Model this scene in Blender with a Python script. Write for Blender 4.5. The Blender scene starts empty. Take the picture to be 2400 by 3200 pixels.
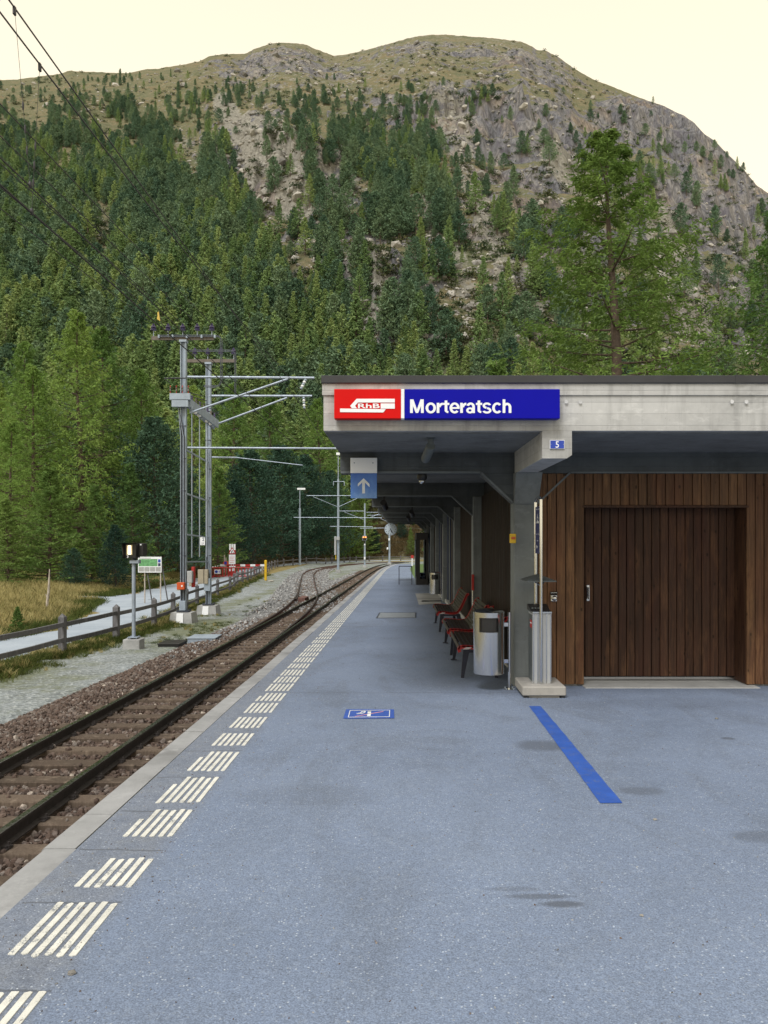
import bpy, math, random
import numpy as np
from mathutils import Vector, Matrix

random.seed(7)
RNG = np.random.default_rng(7)
scene = bpy.context.scene
col = scene.collection

# ------------------------------------------------------------------ camera
F, CX, CY, EYE = 2400.0, 1251.0, 1679.0, 1.65      # focal length and level-line crossing in photo pixels, eye height
cam_data = bpy.data.cameras.new('camera')
cam = bpy.data.objects.new('camera', cam_data)
col.objects.link(cam)
cam.location = (0, 0, EYE)
cam.rotation_euler = (math.radians(90), 0, 0)
cam_data.sensor_fit = 'AUTO'
cam_data.sensor_width = 36.0
cam_data.lens = F / 3200 * 36
cam_data.shift_x = -(CX - 1200) / 3200
cam_data.shift_y = (CY - 1600) / 3200
cam_data.clip_end = 20000
scene.camera = cam

# ------------------------------------------------------------------ sky and sun: thin bright overcast, soft sun behind the viewer
SUN_EL, SUN_AZ = math.radians(54), math.radians(204)   # azimuth from +Y, clockwise
world = bpy.data.worlds.new('World')
scene.world = world
world.use_nodes = True
wn = world.node_tree.nodes
wl = world.node_tree.links
for n in list(wn):
    wn.remove(n)
w_out = wn.new('ShaderNodeOutputWorld')
w_bg = wn.new('ShaderNodeBackground')
w_sky = wn.new('ShaderNodeTexSky')
w_sky.sky_type = 'NISHITA'
w_sky.sun_disc = False
w_sky.sun_elevation = SUN_EL
w_sky.sun_rotation = SUN_AZ
w_sky.altitude = 1900
w_sky.air_density = 1.0
w_sky.dust_density = 2.0
w_sky.ozone_density = 1.0
# a cream veil of high cloud, thicker along slanting lines of sight: 1 - exp(-depth / sin(elevation))
w_tc = wn.new('ShaderNodeTexCoord')
w_sep = wn.new('ShaderNodeSeparateXYZ')
wl.new(w_tc.outputs['Generated'], w_sep.inputs[0])


def w_math(op, a, b):
    n = wn.new('ShaderNodeMath')
    n.operation = op
    for i, v in ((0, a), (1, b)):
        if isinstance(v, (int, float)):
            n.inputs[i].default_value = v
        else:
            wl.new(v, n.inputs[i])
    return n.outputs[0]


w_el = w_math('MAXIMUM', w_sep.outputs['Z'], 0.05)
w_veil = w_math('SUBTRACT', 1.0, w_math('EXPONENT', w_math('DIVIDE', -0.66, w_el), 0.0))
w_mix = wn.new('ShaderNodeMix')
w_mix.data_type = 'RGBA'
wl.new(w_veil, w_mix.inputs['Factor'])
wl.new(w_sky.outputs['Color'], w_mix.inputs['A'])
w_mix.inputs['B'].default_value = (9.4, 8.3, 5.9, 1)
wl.new(w_mix.outputs['Result'], w_bg.inputs['Color'])
wl.new(w_bg.outputs['Background'], w_out.inputs['Surface'])
w_bg.inputs['Strength'].default_value = 0.15
sun_data = bpy.data.lights.new('sun', 'SUN')
sun_data.energy = 2.9
sun_data.angle = math.radians(24)
sun_data.color = (1.0, 0.97, 0.93)
sun = bpy.data.objects.new('sun', sun_data)
col.objects.link(sun)
sd = Vector((math.sin(SUN_AZ) * math.cos(SUN_EL), math.cos(SUN_AZ) * math.cos(SUN_EL), math.sin(SUN_EL)))
sun.rotation_euler = sd.to_track_quat('Z', 'Y').to_euler()
sun.location = (0, 0, 300)

scene.view_settings.view_transform = 'Standard'
scene.view_settings.look = 'None'
scene.view_settings.gamma = 1.0
scene.view_settings.use_curve_mapping = False
scene.view_settings.exposure = 0.1
scene.cycles.max_bounces = 4
scene.cycles.diffuse_bounces = 2
scene.cycles.glossy_bounces = 2
scene.cycles.transmission_bounces = 4

# ------------------------------------------------------------------ levels of the ground
SL = 0.0192                                           # the line falls away from the viewer


def S(a, b, x):
    t = np.clip((np.asarray(x, float) - a) / (b - a), 0, 1)
    return t * t * (3 - 2 * t)


def gz(Y):                                            # platform surface
    return -SL * Y


def tz(Y):                                            # top of the rails
    return -SL * np.minimum(Y, 130) - 0.57 + 0.55 * S(60, 130, Y)


def lz(Y):                                            # ground beside the track
    return -SL * np.minimum(Y, 130) - 0.85 + 0.75 * S(60, 130, Y)


def on(px, py, level):
    """point of a ground level seen at a photo pixel -> (X, Y, z)"""
    lo, hi = 2.0, 300.0
    for _ in range(60):
        m = (lo + hi) / 2
        if CY + F * (EYE - float(level(m))) / m > py:
            lo = m
        else:
            hi = m
    Y = (lo + hi) / 2
    return ((px - CX) / F * Y, Y, float(level(Y)))


def at(px, py, Y):
    return Vector(((px - CX) / F * Y, Y, EYE - (py - CY) / F * Y))


# ------------------------------------------------------------------ mesh helpers
def origin(o):
    v = Vector((0, 0, 0))
    while o is not None:
        v += o.location
        o = o.parent
    return v


class MB:
    def __init__(self):
        self.v, self.f, self.m = [], [], []
        self.mi = 0

    def add(self, vs, fs):
        b = len(self.v)
        self.v += [tuple(v) for v in vs]
        self.f += [tuple(i + b for i in f) for f in fs]
        self.m += [self.mi] * len(fs)
        return self

    def box(self, x0, x1, y0, y1, z0, z1, bev=0.0):
        if bev <= 0:
            vs = [(x, y, z) for z in (z0, z1) for y in (y0, y1) for x in (x0, x1)]
            return self.add(vs, [(0, 2, 3, 1), (4, 5, 7, 6), (0, 1, 5, 4), (2, 6, 7, 3), (0, 4, 6, 2), (1, 3, 7, 5)])
        b = bev                                       # chamfered on every edge
        vs, idx = [], {}
        for sx in (0, 1):
            for sy in (0, 1):
                for sz in (0, 1):
                    X, Y, Z = (x0, x1)[sx], (y0, y1)[sy], (z0, z1)[sz]
                    dx, dy, dz = (b, -b)[sx], (b, -b)[sy], (b, -b)[sz]
                    for k, p in enumerate(((X, Y + dy, Z + dz), (X + dx, Y, Z + dz), (X + dx, Y + dy, Z))):
                        idx[sx, sy, sz, k] = len(vs)
                        vs.append(p)
        i = lambda a, bb, c, k: idx[a, bb, c, k]
        fs = []
        for s in (0, 1):
            q = [i(s, 0, 0, 0), i(s, 1, 0, 0), i(s, 1, 1, 0), i(s, 0, 1, 0)]
            fs.append(q if s else q[::-1])
            q = [i(0, s, 0, 1), i(0, s, 1, 1), i(1, s, 1, 1), i(1, s, 0, 1)]
            fs.append(q if s else q[::-1])
            q = [i(0, 0, s, 2), i(1, 0, s, 2), i(1, 1, s, 2), i(0, 1, s, 2)]
            fs.append(q if s else q[::-1])
        for a in (0, 1):
            for c in (0, 1):
                fs.append([i(a, c, 0, 0), i(a, c, 1, 0), i(a, c, 1, 1), i(a, c, 0, 1)])
                fs.append([i(a, 0, c, 0), i(a, 1, c, 0), i(a, 1, c, 2), i(a, 0, c, 2)])
                fs.append([i(0, a, c, 1), i(1, a, c, 1), i(1, a, c, 2), i(0, a, c, 2)])
                for e in (0, 1):
                    fs.append([i(a, c, e, 0), i(a, c, e, 1), i(a, c, e, 2)])
        return self.add(vs, fs)

    def tube(self, path, r, n=8, cap=True):
        P = [Vector(p) for p in path]
        R = r if isinstance(r, (list, tuple)) else [r] * len(P)
        rings = []
        prev = None
        for k, p in enumerate(P):
            d = (P[min(k + 1, len(P) - 1)] - P[max(k - 1, 0)]).normalized()
            if prev is None:
                ref = Vector((0, 0, 1)) if abs(d.z) < 0.9 else Vector((1, 0, 0))
                u = d.cross(ref).normalized()
            else:
                u = (prev - d * prev.dot(d))
                u = u.normalized() if u.length > 1e-6 else d.orthogonal().normalized()
            prev = u
            w = d.cross(u)
            rings.append([p + (u * math.cos(2 * math.pi * j / n) + w * math.sin(2 * math.pi * j / n)) * R[k] for j in range(n)])
        vs = [v for ring in rings for v in ring]
        fs = []
        for k in range(len(P) - 1):
            for j in range(n):
                a, b = k * n + j, k * n + (j + 1) % n
                fs.append((a, b, b + n, a + n))
        if cap:
            fs.append(tuple(range(n))[::-1])
            fs.append(tuple((len(P) - 1) * n + j for j in range(n)))
        return self.add(vs, fs)

    def lathe(self, cx, cy, prof, n=24):
        """prof: list of (radius, z), turned about the vertical through cx, cy"""
        vs = [(cx + r * math.cos(2 * math.pi * j / n), cy + r * math.sin(2 * math.pi * j / n), z) for r, z in prof for j in range(n)]
        fs = []
        for k in range(len(prof) - 1):
            for j in range(n):
                a, b = k * n + j, k * n + (j + 1) % n
                fs.append((a, b, b + n, a + n))
        fs.append(tuple(range(n))[::-1])
        fs.append(tuple((len(prof) - 1) * n + j for j in range(n)))
        return self.add(vs, fs)

    def prism(self, poly, axis, a0, a1):
        """2D polygon extruded along axis: 'x' poly=(y,z), 'y' poly=(x,z), 'z' poly=(x,y)"""
        def p3(p, a):
            return {'x': (a, p[0], p[1]), 'y': (p[0], a, p[1]), 'z': (p[0], p[1], a)}[axis]
        n = len(poly)
        vs = [p3(p, a0) for p in poly] + [p3(p, a1) for p in poly]
        fs = [tuple(range(n))[::-1], tuple(range(n, 2 * n))]
        fs += [(i, (i + 1) % n, (i + 1) % n + n, i + n) for i in range(n)]
        return self.add(vs, fs)

    def bar(self, p, q, w, h):
        """rectangular bar from p to q, w across, h in height"""
        p, q = Vector(p), Vector(q)
        d = (q - p).normalized()
        up = Vector((0, 0, 1)) if abs(d.z) < 0.95 else Vector((0, 1, 0))
        s = d.cross(up).normalized() * (w / 2)
        u = s.cross(d).normalized() * (h / 2)
        vs = [p - s - u, p + s - u, p + s + u, p - s + u, q - s - u, q + s - u, q + s + u, q - s + u]
        return self.add(vs, [(0, 1, 2, 3), (7, 6, 5, 4), (0, 4, 5, 1), (1, 5, 6, 2), (2, 6, 7, 3), (3, 7, 4, 0)])

    def mesh(self, name, mats, off=(0, 0, 0), smooth=False):
        me = bpy.data.meshes.new(name)
        ox, oy, oz = off
        me.from_pydata([(x - ox, y - oy, z - oz) for x, y, z in self.v], [], self.f)
        for m in (mats if isinstance(mats, (list, tuple)) else [mats]):
            me.materials.append(m)
        if len(me.materials) > 1:
            me.polygons.foreach_set('material_index', self.m)
        fix_normals(me)
        if smooth:
            smooth_mesh(me, smooth)
        return me

    def build(self, name, mats, parent=None, smooth=False, loc=None):
        """vertices are world coordinates; the object's origin is its parent's, or loc"""
        base = Vector(loc) if loc is not None else Vector((0, 0, 0))
        off = origin(parent) + base if parent is not None else base
        o = bpy.data.objects.new(name, self.mesh(name, mats, off, smooth))
        col.objects.link(o)
        if parent is not None:
            o.parent = parent
        o.location = base
        return o


def fix_normals(me):
    import bmesh
    bm = bmesh.new()
    bm.from_mesh(me)
    bmesh.ops.recalc_face_normals(bm, faces=bm.faces)
    bm.to_mesh(me)
    bm.free()


def smooth_mesh(me, angle):
    me.polygons.foreach_set('use_smooth', [True] * len(me.polygons))
    if angle is not True:
        me.set_sharp_from_angle(angle=math.radians(angle))


def np_mesh(name, verts, faces, mats, midx=None):
    """fast mesh from arrays; faces is an (n,k) integer array"""
    me = bpy.data.meshes.new(name)
    nv, (nf, k) = len(verts), faces.shape
    me.vertices.add(nv)
    me.vertices.foreach_set('co', np.asarray(verts, np.float32).ravel())
    me.loops.add(nf * k)
    me.loops.foreach_set('vertex_index', faces.astype(np.int32).ravel())
    me.polygons.add(nf)
    me.polygons.foreach_set('loop_start', np.arange(0, nf * k, k, dtype=np.int32))
    for m in mats:
        me.materials.append(m)
    if midx is not None:
        me.polygons.foreach_set('material_index', np.asarray(midx, np.int32))
    me.update(calc_edges=True)
    return me


def tag(o, label, cat, group=None):
    o['label'], o['category'] = label, cat
    if group:
        o['group'] = group
    return o


def kind(o, k):
    o['kind'] = k
    return o


def thing(name, loc, label, cat, group=None):
    o = bpy.data.objects.new(name, None)
    col.objects.link(o)
    o.location = loc
    o.empty_display_size = 0.2
    return tag(o, label, cat, group)


def share(name, mesh, parent, loc=(0, 0, 0), rot=None, scale=None):
    o = bpy.data.objects.new(name, mesh)
    col.objects.link(o)
    o.parent = parent
    o.location = loc
    if rot is not None:
        o.rotation_euler = rot
    if scale is not None:
        o.scale = scale
    return o


def text_mesh(s, height, bold=0.0, sx=1.0, spacing=1.0):
    """triangulated lettering in the x/y plane, cap height scaled to `height`, left edge at 0 -> (verts, faces, width)"""
    cu = bpy.data.curves.new('lettering', 'FONT')
    cu.body = s
    cu.offset = bold
    cu.space_character = spacing
    cu.resolution_u = 4
    ob = bpy.data.objects.new('lettering', cu)
    col.objects.link(ob)
    bpy.context.view_layer.update()
    me = ob.evaluated_get(bpy.context.evaluated_depsgraph_get()).to_mesh()
    vs = np.array([v.co[:] for v in me.vertices])
    fs = [tuple(p.vertices) for p in me.polygons]
    bpy.data.objects.remove(ob)
    bpy.data.curves.remove(cu)
    ref = 0.7                                         # cap height of the default face at size 1
    k = height / ref
    vs = vs[:, :2] * k
    vs[:, 0] = (vs[:, 0] - vs[:, 0].min()) * sx
    return vs, fs, float(vs[:, 0].max())


def put_text(mb, s, height, to3, bold=0.0, sx=1.0, center=False, fit=None, spacing=1.0):
    """to3(a, b) turns the lettering plane into world points"""
    vs, fs, w = text_mesh(s, height, bold, sx, spacing)
    if fit:
        vs[:, 0] *= fit / w
        w = fit
    if center:
        vs[:, 0] -= w / 2
    mb.add([to3(a, b) for a, b in vs], fs)
    return w


# ------------------------------------------------------------------ value noise for terrain
def _h(ix, iy, seed):
    n = (ix.astype(np.int64) * 374761393 + iy.astype(np.int64) * 668265263 + seed * 982451653) & 0x7fffffff
    n = ((n ^ (n >> 13)) * 1274126177) & 0x7fffffff
    return ((n ^ (n >> 16)) & 0xffffff) / float(0xffffff)


def vnoise(x, y, seed=0):
    ix, iy = np.floor(x), np.floor(y)
    fx, fy = x - ix, y - iy
    fx, fy = fx * fx * (3 - 2 * fx), fy * fy * (3 - 2 * fy)
    a, b = _h(ix, iy, seed), _h(ix + 1, iy, seed)
    c, d = _h(ix, iy + 1, seed), _h(ix + 1, iy + 1, seed)
    return (a * (1 - fx) + b * fx) * (1 - fy) + (c * (1 - fx) + d * fx) * fy


def fbm(x, y, o=5, seed=0):
    s, a, t = 0, 0.5, 0
    for k in range(o):
        s = s + a * vnoise(x * 2 ** k + 17.3 * k, y * 2 ** k - 9.1 * k, seed + k)
        t += a
        a *= 0.5
    return s / t * 2 - 1


# ------------------------------------------------------------------ materials
MATS = {}


def node_mat(name):
    m = bpy.data.materials.new(name)
    m.use_nodes = True
    nt = m.node_tree
    b = nt.nodes['Principled BSDF']
    MATS[name] = m
    return m, nt, b


def N(nt, t, **kw):
    n = nt.nodes.new(t)
    for k, v in kw.items():
        if k in n.inputs.keys():
            n.inputs[k].default_value = v
        else:
            setattr(n, k, v)
    return n


def ramp(nt, src, stops, interp='LINEAR'):
    r = nt.nodes.new('ShaderNodeValToRGB')
    cr = r.color_ramp
    cr.interpolation = interp
    while len(cr.elements) < len(stops):
        cr.elements.new(0.5)
    for e, (p, c) in zip(cr.elements, stops):
        e.position = p
        e.color = (c, c, c, 1) if isinstance(c, (int, float)) else (*c, 1)
    nt.links.new(src, r.inputs['Fac'])
    return r.outputs['Color']


def mix(nt, fac, a, b, mode='MIX'):
    m = nt.nodes.new('ShaderNodeMix')
    m.data_type = 'RGBA'
    m.blend_type = mode
    for sock, v in (('Factor', fac), ('A', a), ('B', b)):
        if isinstance(v, (int, float)):
            m.inputs[sock].default_value = v if sock == 'Factor' else (v, v, v, 1)
        elif isinstance(v, tuple):
            m.inputs[sock].default_value = (*v, 1)
        else:
            nt.links.new(v, m.inputs[sock])
    return m.outputs['Result']


def math_n(nt, op, a, b=None, clamp=False):
    m = nt.nodes.new('ShaderNodeMath')
    m.operation = op
    m.use_clamp = clamp
    for i, v in ((0, a), (1, b)):
        if v is None:
            continue
        if isinstance(v, (int, float)):
            m.inputs[i].default_value = v
        else:
            nt.links.new(v, m.inputs[i])
    return m.outputs[0]


def noise(nt, scale, detail=4, rough=0.55, vec=None, dist=0.0):
    n = N(nt, 'ShaderNodeTexNoise')
    n.inputs['Scale'].default_value = scale
    n.inputs['Detail'].default_value = detail
    n.inputs['Roughness'].default_value = rough
    n.inputs['Distortion'].default_value = dist
    if vec is not None:
        nt.links.new(vec, n.inputs['Vector'])
    return n.outputs['Fac']


def coords(nt, which='Object', scale=None):
    t = nt.nodes.new('ShaderNodeTexCoord')
    o = t.outputs[which]
    if scale is not None:
        mp = nt.nodes.new('ShaderNodeMapping')
        mp.inputs['Scale'].default_value = scale
        nt.links.new(o, mp.inputs['Vector'])
        o = mp.outputs['Vector']
    return o


def wpos(nt, scale=None):
    g = nt.nodes.new('ShaderNodeNewGeometry')
    o = g.outputs['Position']
    if scale is not None:
        mp = nt.nodes.new('ShaderNodeMapping')
        mp.inputs['Scale'].default_value = scale
        nt.links.new(o, mp.inputs['Vector'])
        o = mp.outputs['Vector']
    return o


def bump(nt, b, height, strength=0.3, dist=0.02):
    n = nt.nodes.new('ShaderNodeBump')
    n.inputs['Strength'].default_value = strength
    n.inputs['Distance'].default_value = dist
    nt.links.new(height, n.inputs['Height'])
    nt.links.new(n.outputs['Normal'], b.inputs['Normal'])


def simple(name, c, rough=0.5, metal=0.0, vary=0.12, scale=6.0, bumpy=0.0, spec=0.5):
    """plain paint, metal or plastic with slight uneven tone and gloss"""
    m, nt, b = node_mat(name)
    v = wpos(nt)
    n = noise(nt, scale, 5, 0.6, v)
    dark = tuple(x * (1 - vary) for x in c)
    light = tuple(min(1, x * (1 + vary)) for x in c)
    nt.links.new(ramp(nt, n, [(0.3, dark), (0.7, light)]), b.inputs['Base Color'])
    nt.links.new(ramp(nt, noise(nt, scale * 3, 4, 0.6, v), [(0.3, max(0, rough - 0.08)), (0.7, min(1, rough + 0.1))]), b.inputs['Roughness'])
    b.inputs['Metallic'].default_value = metal
    b.inputs['Specular IOR Level'].default_value = spec
    if bumpy:
        bump(nt, b, noise(nt, scale * 8, 4, 0.6, v), bumpy, 0.004)
    return m


def metal(name, c, rough, grain=(60, 60, 1.5)):
    """brushed sheet or tube: fine streaks along the height"""
    m, nt, b = node_mat(name)
    n = noise(nt, 1.0, 3, 0.5, wpos(nt, grain))
    nt.links.new(ramp(nt, n, [(0.3, tuple(x * 0.93 for x in c)), (0.7, c)]), b.inputs['Base Color'])
    b.inputs['Metallic'].default_value = 1.0
    b.inputs['Roughness'].default_value = rough
    return m


def emit(name, c, strength):
    m, nt, b = node_mat(name)
    b.inputs['Base Color'].default_value = (*c, 1)
    b.inputs['Emission Color'].default_value = (*c, 1)
    b.inputs['Emission Strength'].default_value = strength
    return m
# ------------------------------------------------------------------ surface materials
def mat_asphalt():
    m, nt, b = node_mat('asphalt')
    p = wpos(nt)
    big = noise(nt, 0.35, 4, 0.6, p)
    mid = noise(nt, 3.0, 5, 0.65, p)
    base = ramp(nt, big, [(0.30, (0.110, 0.145, 0.218)), (0.5, (0.140, 0.181, 0.268)), (0.7, (0.162, 0.208, 0.302))])
    base = mix(nt, ramp(nt, mid, [(0.35, 0.0), (0.75, 0.45)]), base, (0.156, 0.208, 0.325))
    worn = noise(nt, 1.0, 5, 0.7, wpos(nt, (0.9, 0.35, 1)), 1.2)
    base = mix(nt, ramp(nt, worn, [(0.50, 0.0), (0.62, 0.35)]), base, (0.092, 0.112, 0.152))
    grit = noise(nt, 22, 4, 0.75, p)
    base = mix(nt, ramp(nt, grit, [(0.52, 0.0), (0.72, 0.45)]), base, (0.23, 0.275, 0.36))
    sep = nt.nodes.new('ShaderNodeSeparateXYZ')
    nt.links.new(p, sep.inputs[0])
    # older, browner and rougher band along the platform edge
    wob = math_n(nt, 'MULTIPLY', noise(nt, 4.0, 3, 0.5, p), 0.10)
    xx = math_n(nt, 'ADD', sep.outputs['X'], wob)
    edge = ramp(nt, math_n(nt, 'MULTIPLY', math_n(nt, 'ADD', xx, 2.0), 1.0), [(0.66, 1.0), (0.80, 0.0)])
    edgecol = ramp(nt, noise(nt, 9, 5, 0.7, p), [(0.3, (0.100, 0.112, 0.140)), (0.55, (0.165, 0.178, 0.205)), (0.75, (0.160, 0.155, 0.130))])
    base = mix(nt, math_n(nt, 'MULTIPLY', edge, 0.5), base, edgecol)
    # aggregate: pale and dark chips
    vo = N(nt, 'ShaderNodeTexVoronoi')
    vo.inputs['Scale'].default_value = 85
    nt.links.new(p, vo.inputs['Vector'])
    sepc = nt.nodes.new('ShaderNodeSeparateColor')
    nt.links.new(vo.outputs['Color'], sepc.inputs[0])
    chip = ramp(nt, sepc.outputs[0], [(0.0, 0.0), (0.90, 0.0), (0.93, 1.0)], 'LINEAR')
    inner = ramp(nt, vo.outputs['Distance'], [(0.30, 1.0), (0.45, 0.0)])
    f = math_n(nt, 'MULTIPLY', chip, inner)
    base = mix(nt, math_n(nt, 'MULTIPLY', math_n(nt, 'MULTIPLY', f, ramp(nt, mid, [(0.35, 0.25), (0.65, 1.0)])), 0.62), base, (0.52, 0.58, 0.66))
    dchip = ramp(nt, sepc.outputs[1], [(0.0, 1.0), (0.16, 1.0), (0.20, 0.0)])
    base = mix(nt, math_n(nt, 'MULTIPLY', math_n(nt, 'MULTIPLY', dchip, inner), 0.5), base, (0.075, 0.092, 0.130))
    vo2 = N(nt, 'ShaderNodeTexVoronoi')
    vo2.inputs['Scale'].default_value = 210
    nt.links.new(p, vo2.inputs['Vector'])
    fine = nt.nodes.new('ShaderNodeSeparateColor')
    nt.links.new(vo2.outputs['Color'], fine.inputs[0])
    base = mix(nt, 0.42, base, mix(nt, 1.0, base, ramp(nt, fine.outputs[0], [(0.0, 0.35), (0.5, 0.95), (1.0, 1.75)]), 'MULTIPLY'))
    n14, n17 = noise(nt, 14, 3, 0.6, p), noise(nt, 1.7, 3, 0.6, p)
    # old oil and water stains with shapes of their own
    for (sx, sy, rx, ry, k) in ((1.21, 6.55, 0.24, 0.19, 0.62), (1.66, 5.30, 0.17, 0.10, 0.5), (2.10, 4.45, 0.20, 0.10, 0.45), (-0.6, 5.2, 0.5, 0.25, 0.2), (2.9, 6.8, 0.06, 0.05, 0.7),
                                (0.76, 3.60, 0.11, 0.035, 0.75), (0.66, 3.68, 0.16, 0.03, 0.6), (0.56, 3.76, 0.14, 0.03, 0.35), (3.1, 8.4, 0.8, 0.35, 0.16), (0.9, 9.9, 0.6, 1.1, 0.2)):
        cb = nt.nodes.new('ShaderNodeVectorMath')
        cb.operation = 'SUBTRACT'
        nt.links.new(p, cb.inputs[0])
        cb.inputs[1].default_value = (sx, sy, -SL * sy)
        mu = nt.nodes.new('ShaderNodeVectorMath')
        mu.operation = 'MULTIPLY'
        nt.links.new(cb.outputs[0], mu.inputs[0])
        mu.inputs[1].default_value = (1 / rx, 1 / ry, 1)
        ln = nt.nodes.new('ShaderNodeVectorMath')
        ln.operation = 'LENGTH'
        nt.links.new(mu.outputs[0], ln.inputs[0])
        d = math_n(nt, 'ADD', ln.outputs['Value'], math_n(nt, 'MULTIPLY', n14, 0.5))
        base = mix(nt, math_n(nt, 'MULTIPLY', ramp(nt, math_n(nt, 'MULTIPLY', d, 0.5), [(0.45, 1.0), (0.72, 0.0)]), k), base, (0.060, 0.072, 0.098))
    # a crack across the platform at the building corner, and fine ones near the edge
    def crack(yc, amp, wid, xa, xb):
        nonlocal base
        yy = math_n(nt, 'SUBTRACT', sep.outputs['Y'], math_n(nt, 'MULTIPLY', math_n(nt, 'SUBTRACT', n17, 0.5), amp))
        d = math_n(nt, 'ABSOLUTE', math_n(nt, 'SUBTRACT', yy, yc))
        on_ = ramp(nt, math_n(nt, 'DIVIDE', d, wid), [(0.35, 1.0), (1.0, 0.0)])
        gx = math_n(nt, 'MULTIPLY', math_n(nt, 'GREATER_THAN', sep.outputs['X'], xa), math_n(nt, 'LESS_THAN', sep.outputs['X'], xb))
        base = mix(nt, math_n(nt, 'MULTIPLY', math_n(nt, 'MULTIPLY', on_, gx), 0.7), base, (0.065, 0.075, 0.095))
    crack(9.0, 0.16, 0.012, -1.3, 1.4)
    crack(17.0, 0.2, 0.02, -1.7, 1.4)
    crack(23.0, 0.2, 0.03, -1.7, 1.4)
    for k, y0 in enumerate((2.98, 3.70, 4.34, 5.0, 5.72, 6.46)):
        crack(y0 - 0.09, 0.13, 0.012, -1.78, -1.31)
    nt.links.new(base, b.inputs['Base Color'])
    nt.links.new(ramp(nt, mid, [(0.3, 0.72), (0.7, 0.88)]), b.inputs['Roughness'])
    h = mix(nt, 0.5, vo.outputs['Distance'], noise(nt, 40, 5, 0.7, p))
    bump(nt, b, h, 0.55, 0.006)
    return m


def mat_concrete(name, c=(0.30, 0.285, 0.255), board=True, stain=0.5):
    m, nt, b = node_mat(name)
    p = wpos(nt)
    base = ramp(nt, noise(nt, 1.3, 6, 0.65, p), [(0.28, tuple(x * 0.60 for x in c)), (0.5, c), (0.75, tuple(min(1, x * 1.25) for x in c))])
    streak = noise(nt, 1.0, 5, 0.7, wpos(nt, (7, 7, 0.7)))
    base = mix(nt, math_n(nt, 'MULTIPLY', ramp(nt, streak, [(0.50, 0.0), (0.75, 1.0)]), stain * 0.6), base, tuple(x * 0.45 for x in c))
    pale = noise(nt, 4.5, 5, 0.7, wpos(nt, (1, 1, 2.2)))
    base = mix(nt, ramp(nt, pale, [(0.55, 0.0), (0.72, 0.55)]), base, tuple(min(1, x * 1.5) for x in c))
    vo = N(nt, 'ShaderNodeTexVoronoi')
    vo.inputs['Scale'].default_value = 26
    nt.links.new(p, vo.inputs['Vector'])
    pit = ramp(nt, vo.outputs['Distance'], [(0.05, 1.0), (0.14, 0.0)])
    pm = math_n(nt, 'MULTIPLY', pit, ramp(nt, noise(nt, 5, 2, 0.5, p), [(0.5, 0.0), (0.6, 1.0)]))
    base = mix(nt, math_n(nt, 'MULTIPLY', pm, 0.6), base, tuple(x * 0.35 for x in c))
    h = mix(nt, 0.5, noise(nt, 30, 5, 0.7, p), noise(nt, 6, 4, 0.6, p))
    if board:
        sep = nt.nodes.new('ShaderNodeSeparateXYZ')
        nt.links.new(p, sep.inputs[0])
        zz = math_n(nt, 'MULTIPLY', math_n(nt, 'ADD', sep.outputs['Z'], math_n(nt, 'MULTIPLY', noise(nt, 2, 2, 0.5, p), 0.012)), 1 / 0.115)
        fr = math_n(nt, 'FRACT', zz)
        line = ramp(nt, fr, [(0.0, 0.0), (0.035, 1.0), (0.965, 1.0), (1.0, 0.0)])
        wav = nt.nodes.new('ShaderNodeTexWhiteNoise')
        wav.noise_dimensions = '1D'
        nt.links.new(math_n(nt, 'FLOOR', zz), wav.inputs['W'])
        base = mix(nt, 0.35, base, mix(nt, 1.0, base, ramp(nt, wav.outputs['Value'], [(0, 0.7), (1, 1.3)]), 'MULTIPLY'))
        base = mix(nt, math_n(nt, 'MULTIPLY', math_n(nt, 'SUBTRACT', 1.0, line), 0.4), base, tuple(x * 0.4 for x in c))
        h = mix(nt, 0.5, h, line)
    nt.links.new(base, b.inputs['Base Color'])
    b.inputs['Roughness'].default_value = 0.85
    bump(nt, b, h, 0.5, 0.008)
    return m


def mat_wood(name, c1, c2, c3, rough=0.6, red=0.28):
    """vertical stained boards: every plank its own tone, streaky grain, worn lower ends"""
    m, nt, b = node_mat(name)
    oi = nt.nodes.new('ShaderNodeObjectInfo')
    p = wpos(nt)
    grain = noise(nt, 1.0, 6, 0.7, wpos(nt, (55, 55, 2.2)), 0.4)
    base = ramp(nt, grain, [(0.28, c1), (0.55, c2), (0.82, c3)])
    tone = ramp(nt, oi.outputs['Random'], [(0, 0.74), (0.5, 1.0), (1, 1.22)])
    base = mix(nt, 1.0, base, tone, 'MULTIPLY')
    wear = noise(nt, 1.0, 5, 0.7, wpos(nt, (10, 10, 1.6)))
    base = mix(nt, ramp(nt, wear, [(0.52, 0.0), (0.75, 0.50)]), base, tuple(min(1, x * 1.7) for x in c3))
    redd = noise(nt, 1.0, 3, 0.5, wpos(nt, (4, 4, 0.8)))
    base = mix(nt, ramp(nt, redd, [(0.45, 0.0), (0.7, red)]), base, (c2[0] * 1.1, c2[1] * 0.62, c2[2] * 0.72))
    vo = N(nt, 'ShaderNodeTexVoronoi')
    vo.inputs['Scale'].default_value = 1.0
    nt.links.new(wpos(nt, (8, 8, 4.5)), vo.inputs['Vector'])
    base = mix(nt, ramp(nt, vo.outputs['Distance'], [(0.07, 0.8), (0.13, 0.0)]), base, tuple(x * 0.35 for x in c1))
    nt.links.new(base, b.inputs['Base Color'])
    nt.links.new(ramp(nt, wear, [(0.3, rough - 0.12), (0.7, rough + 0.2)]), b.inputs['Roughness'])
    b.inputs['Specular IOR Level'].default_value = 0.2
    bump(nt, b, grain, 0.35, 0.004)
    return m


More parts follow.
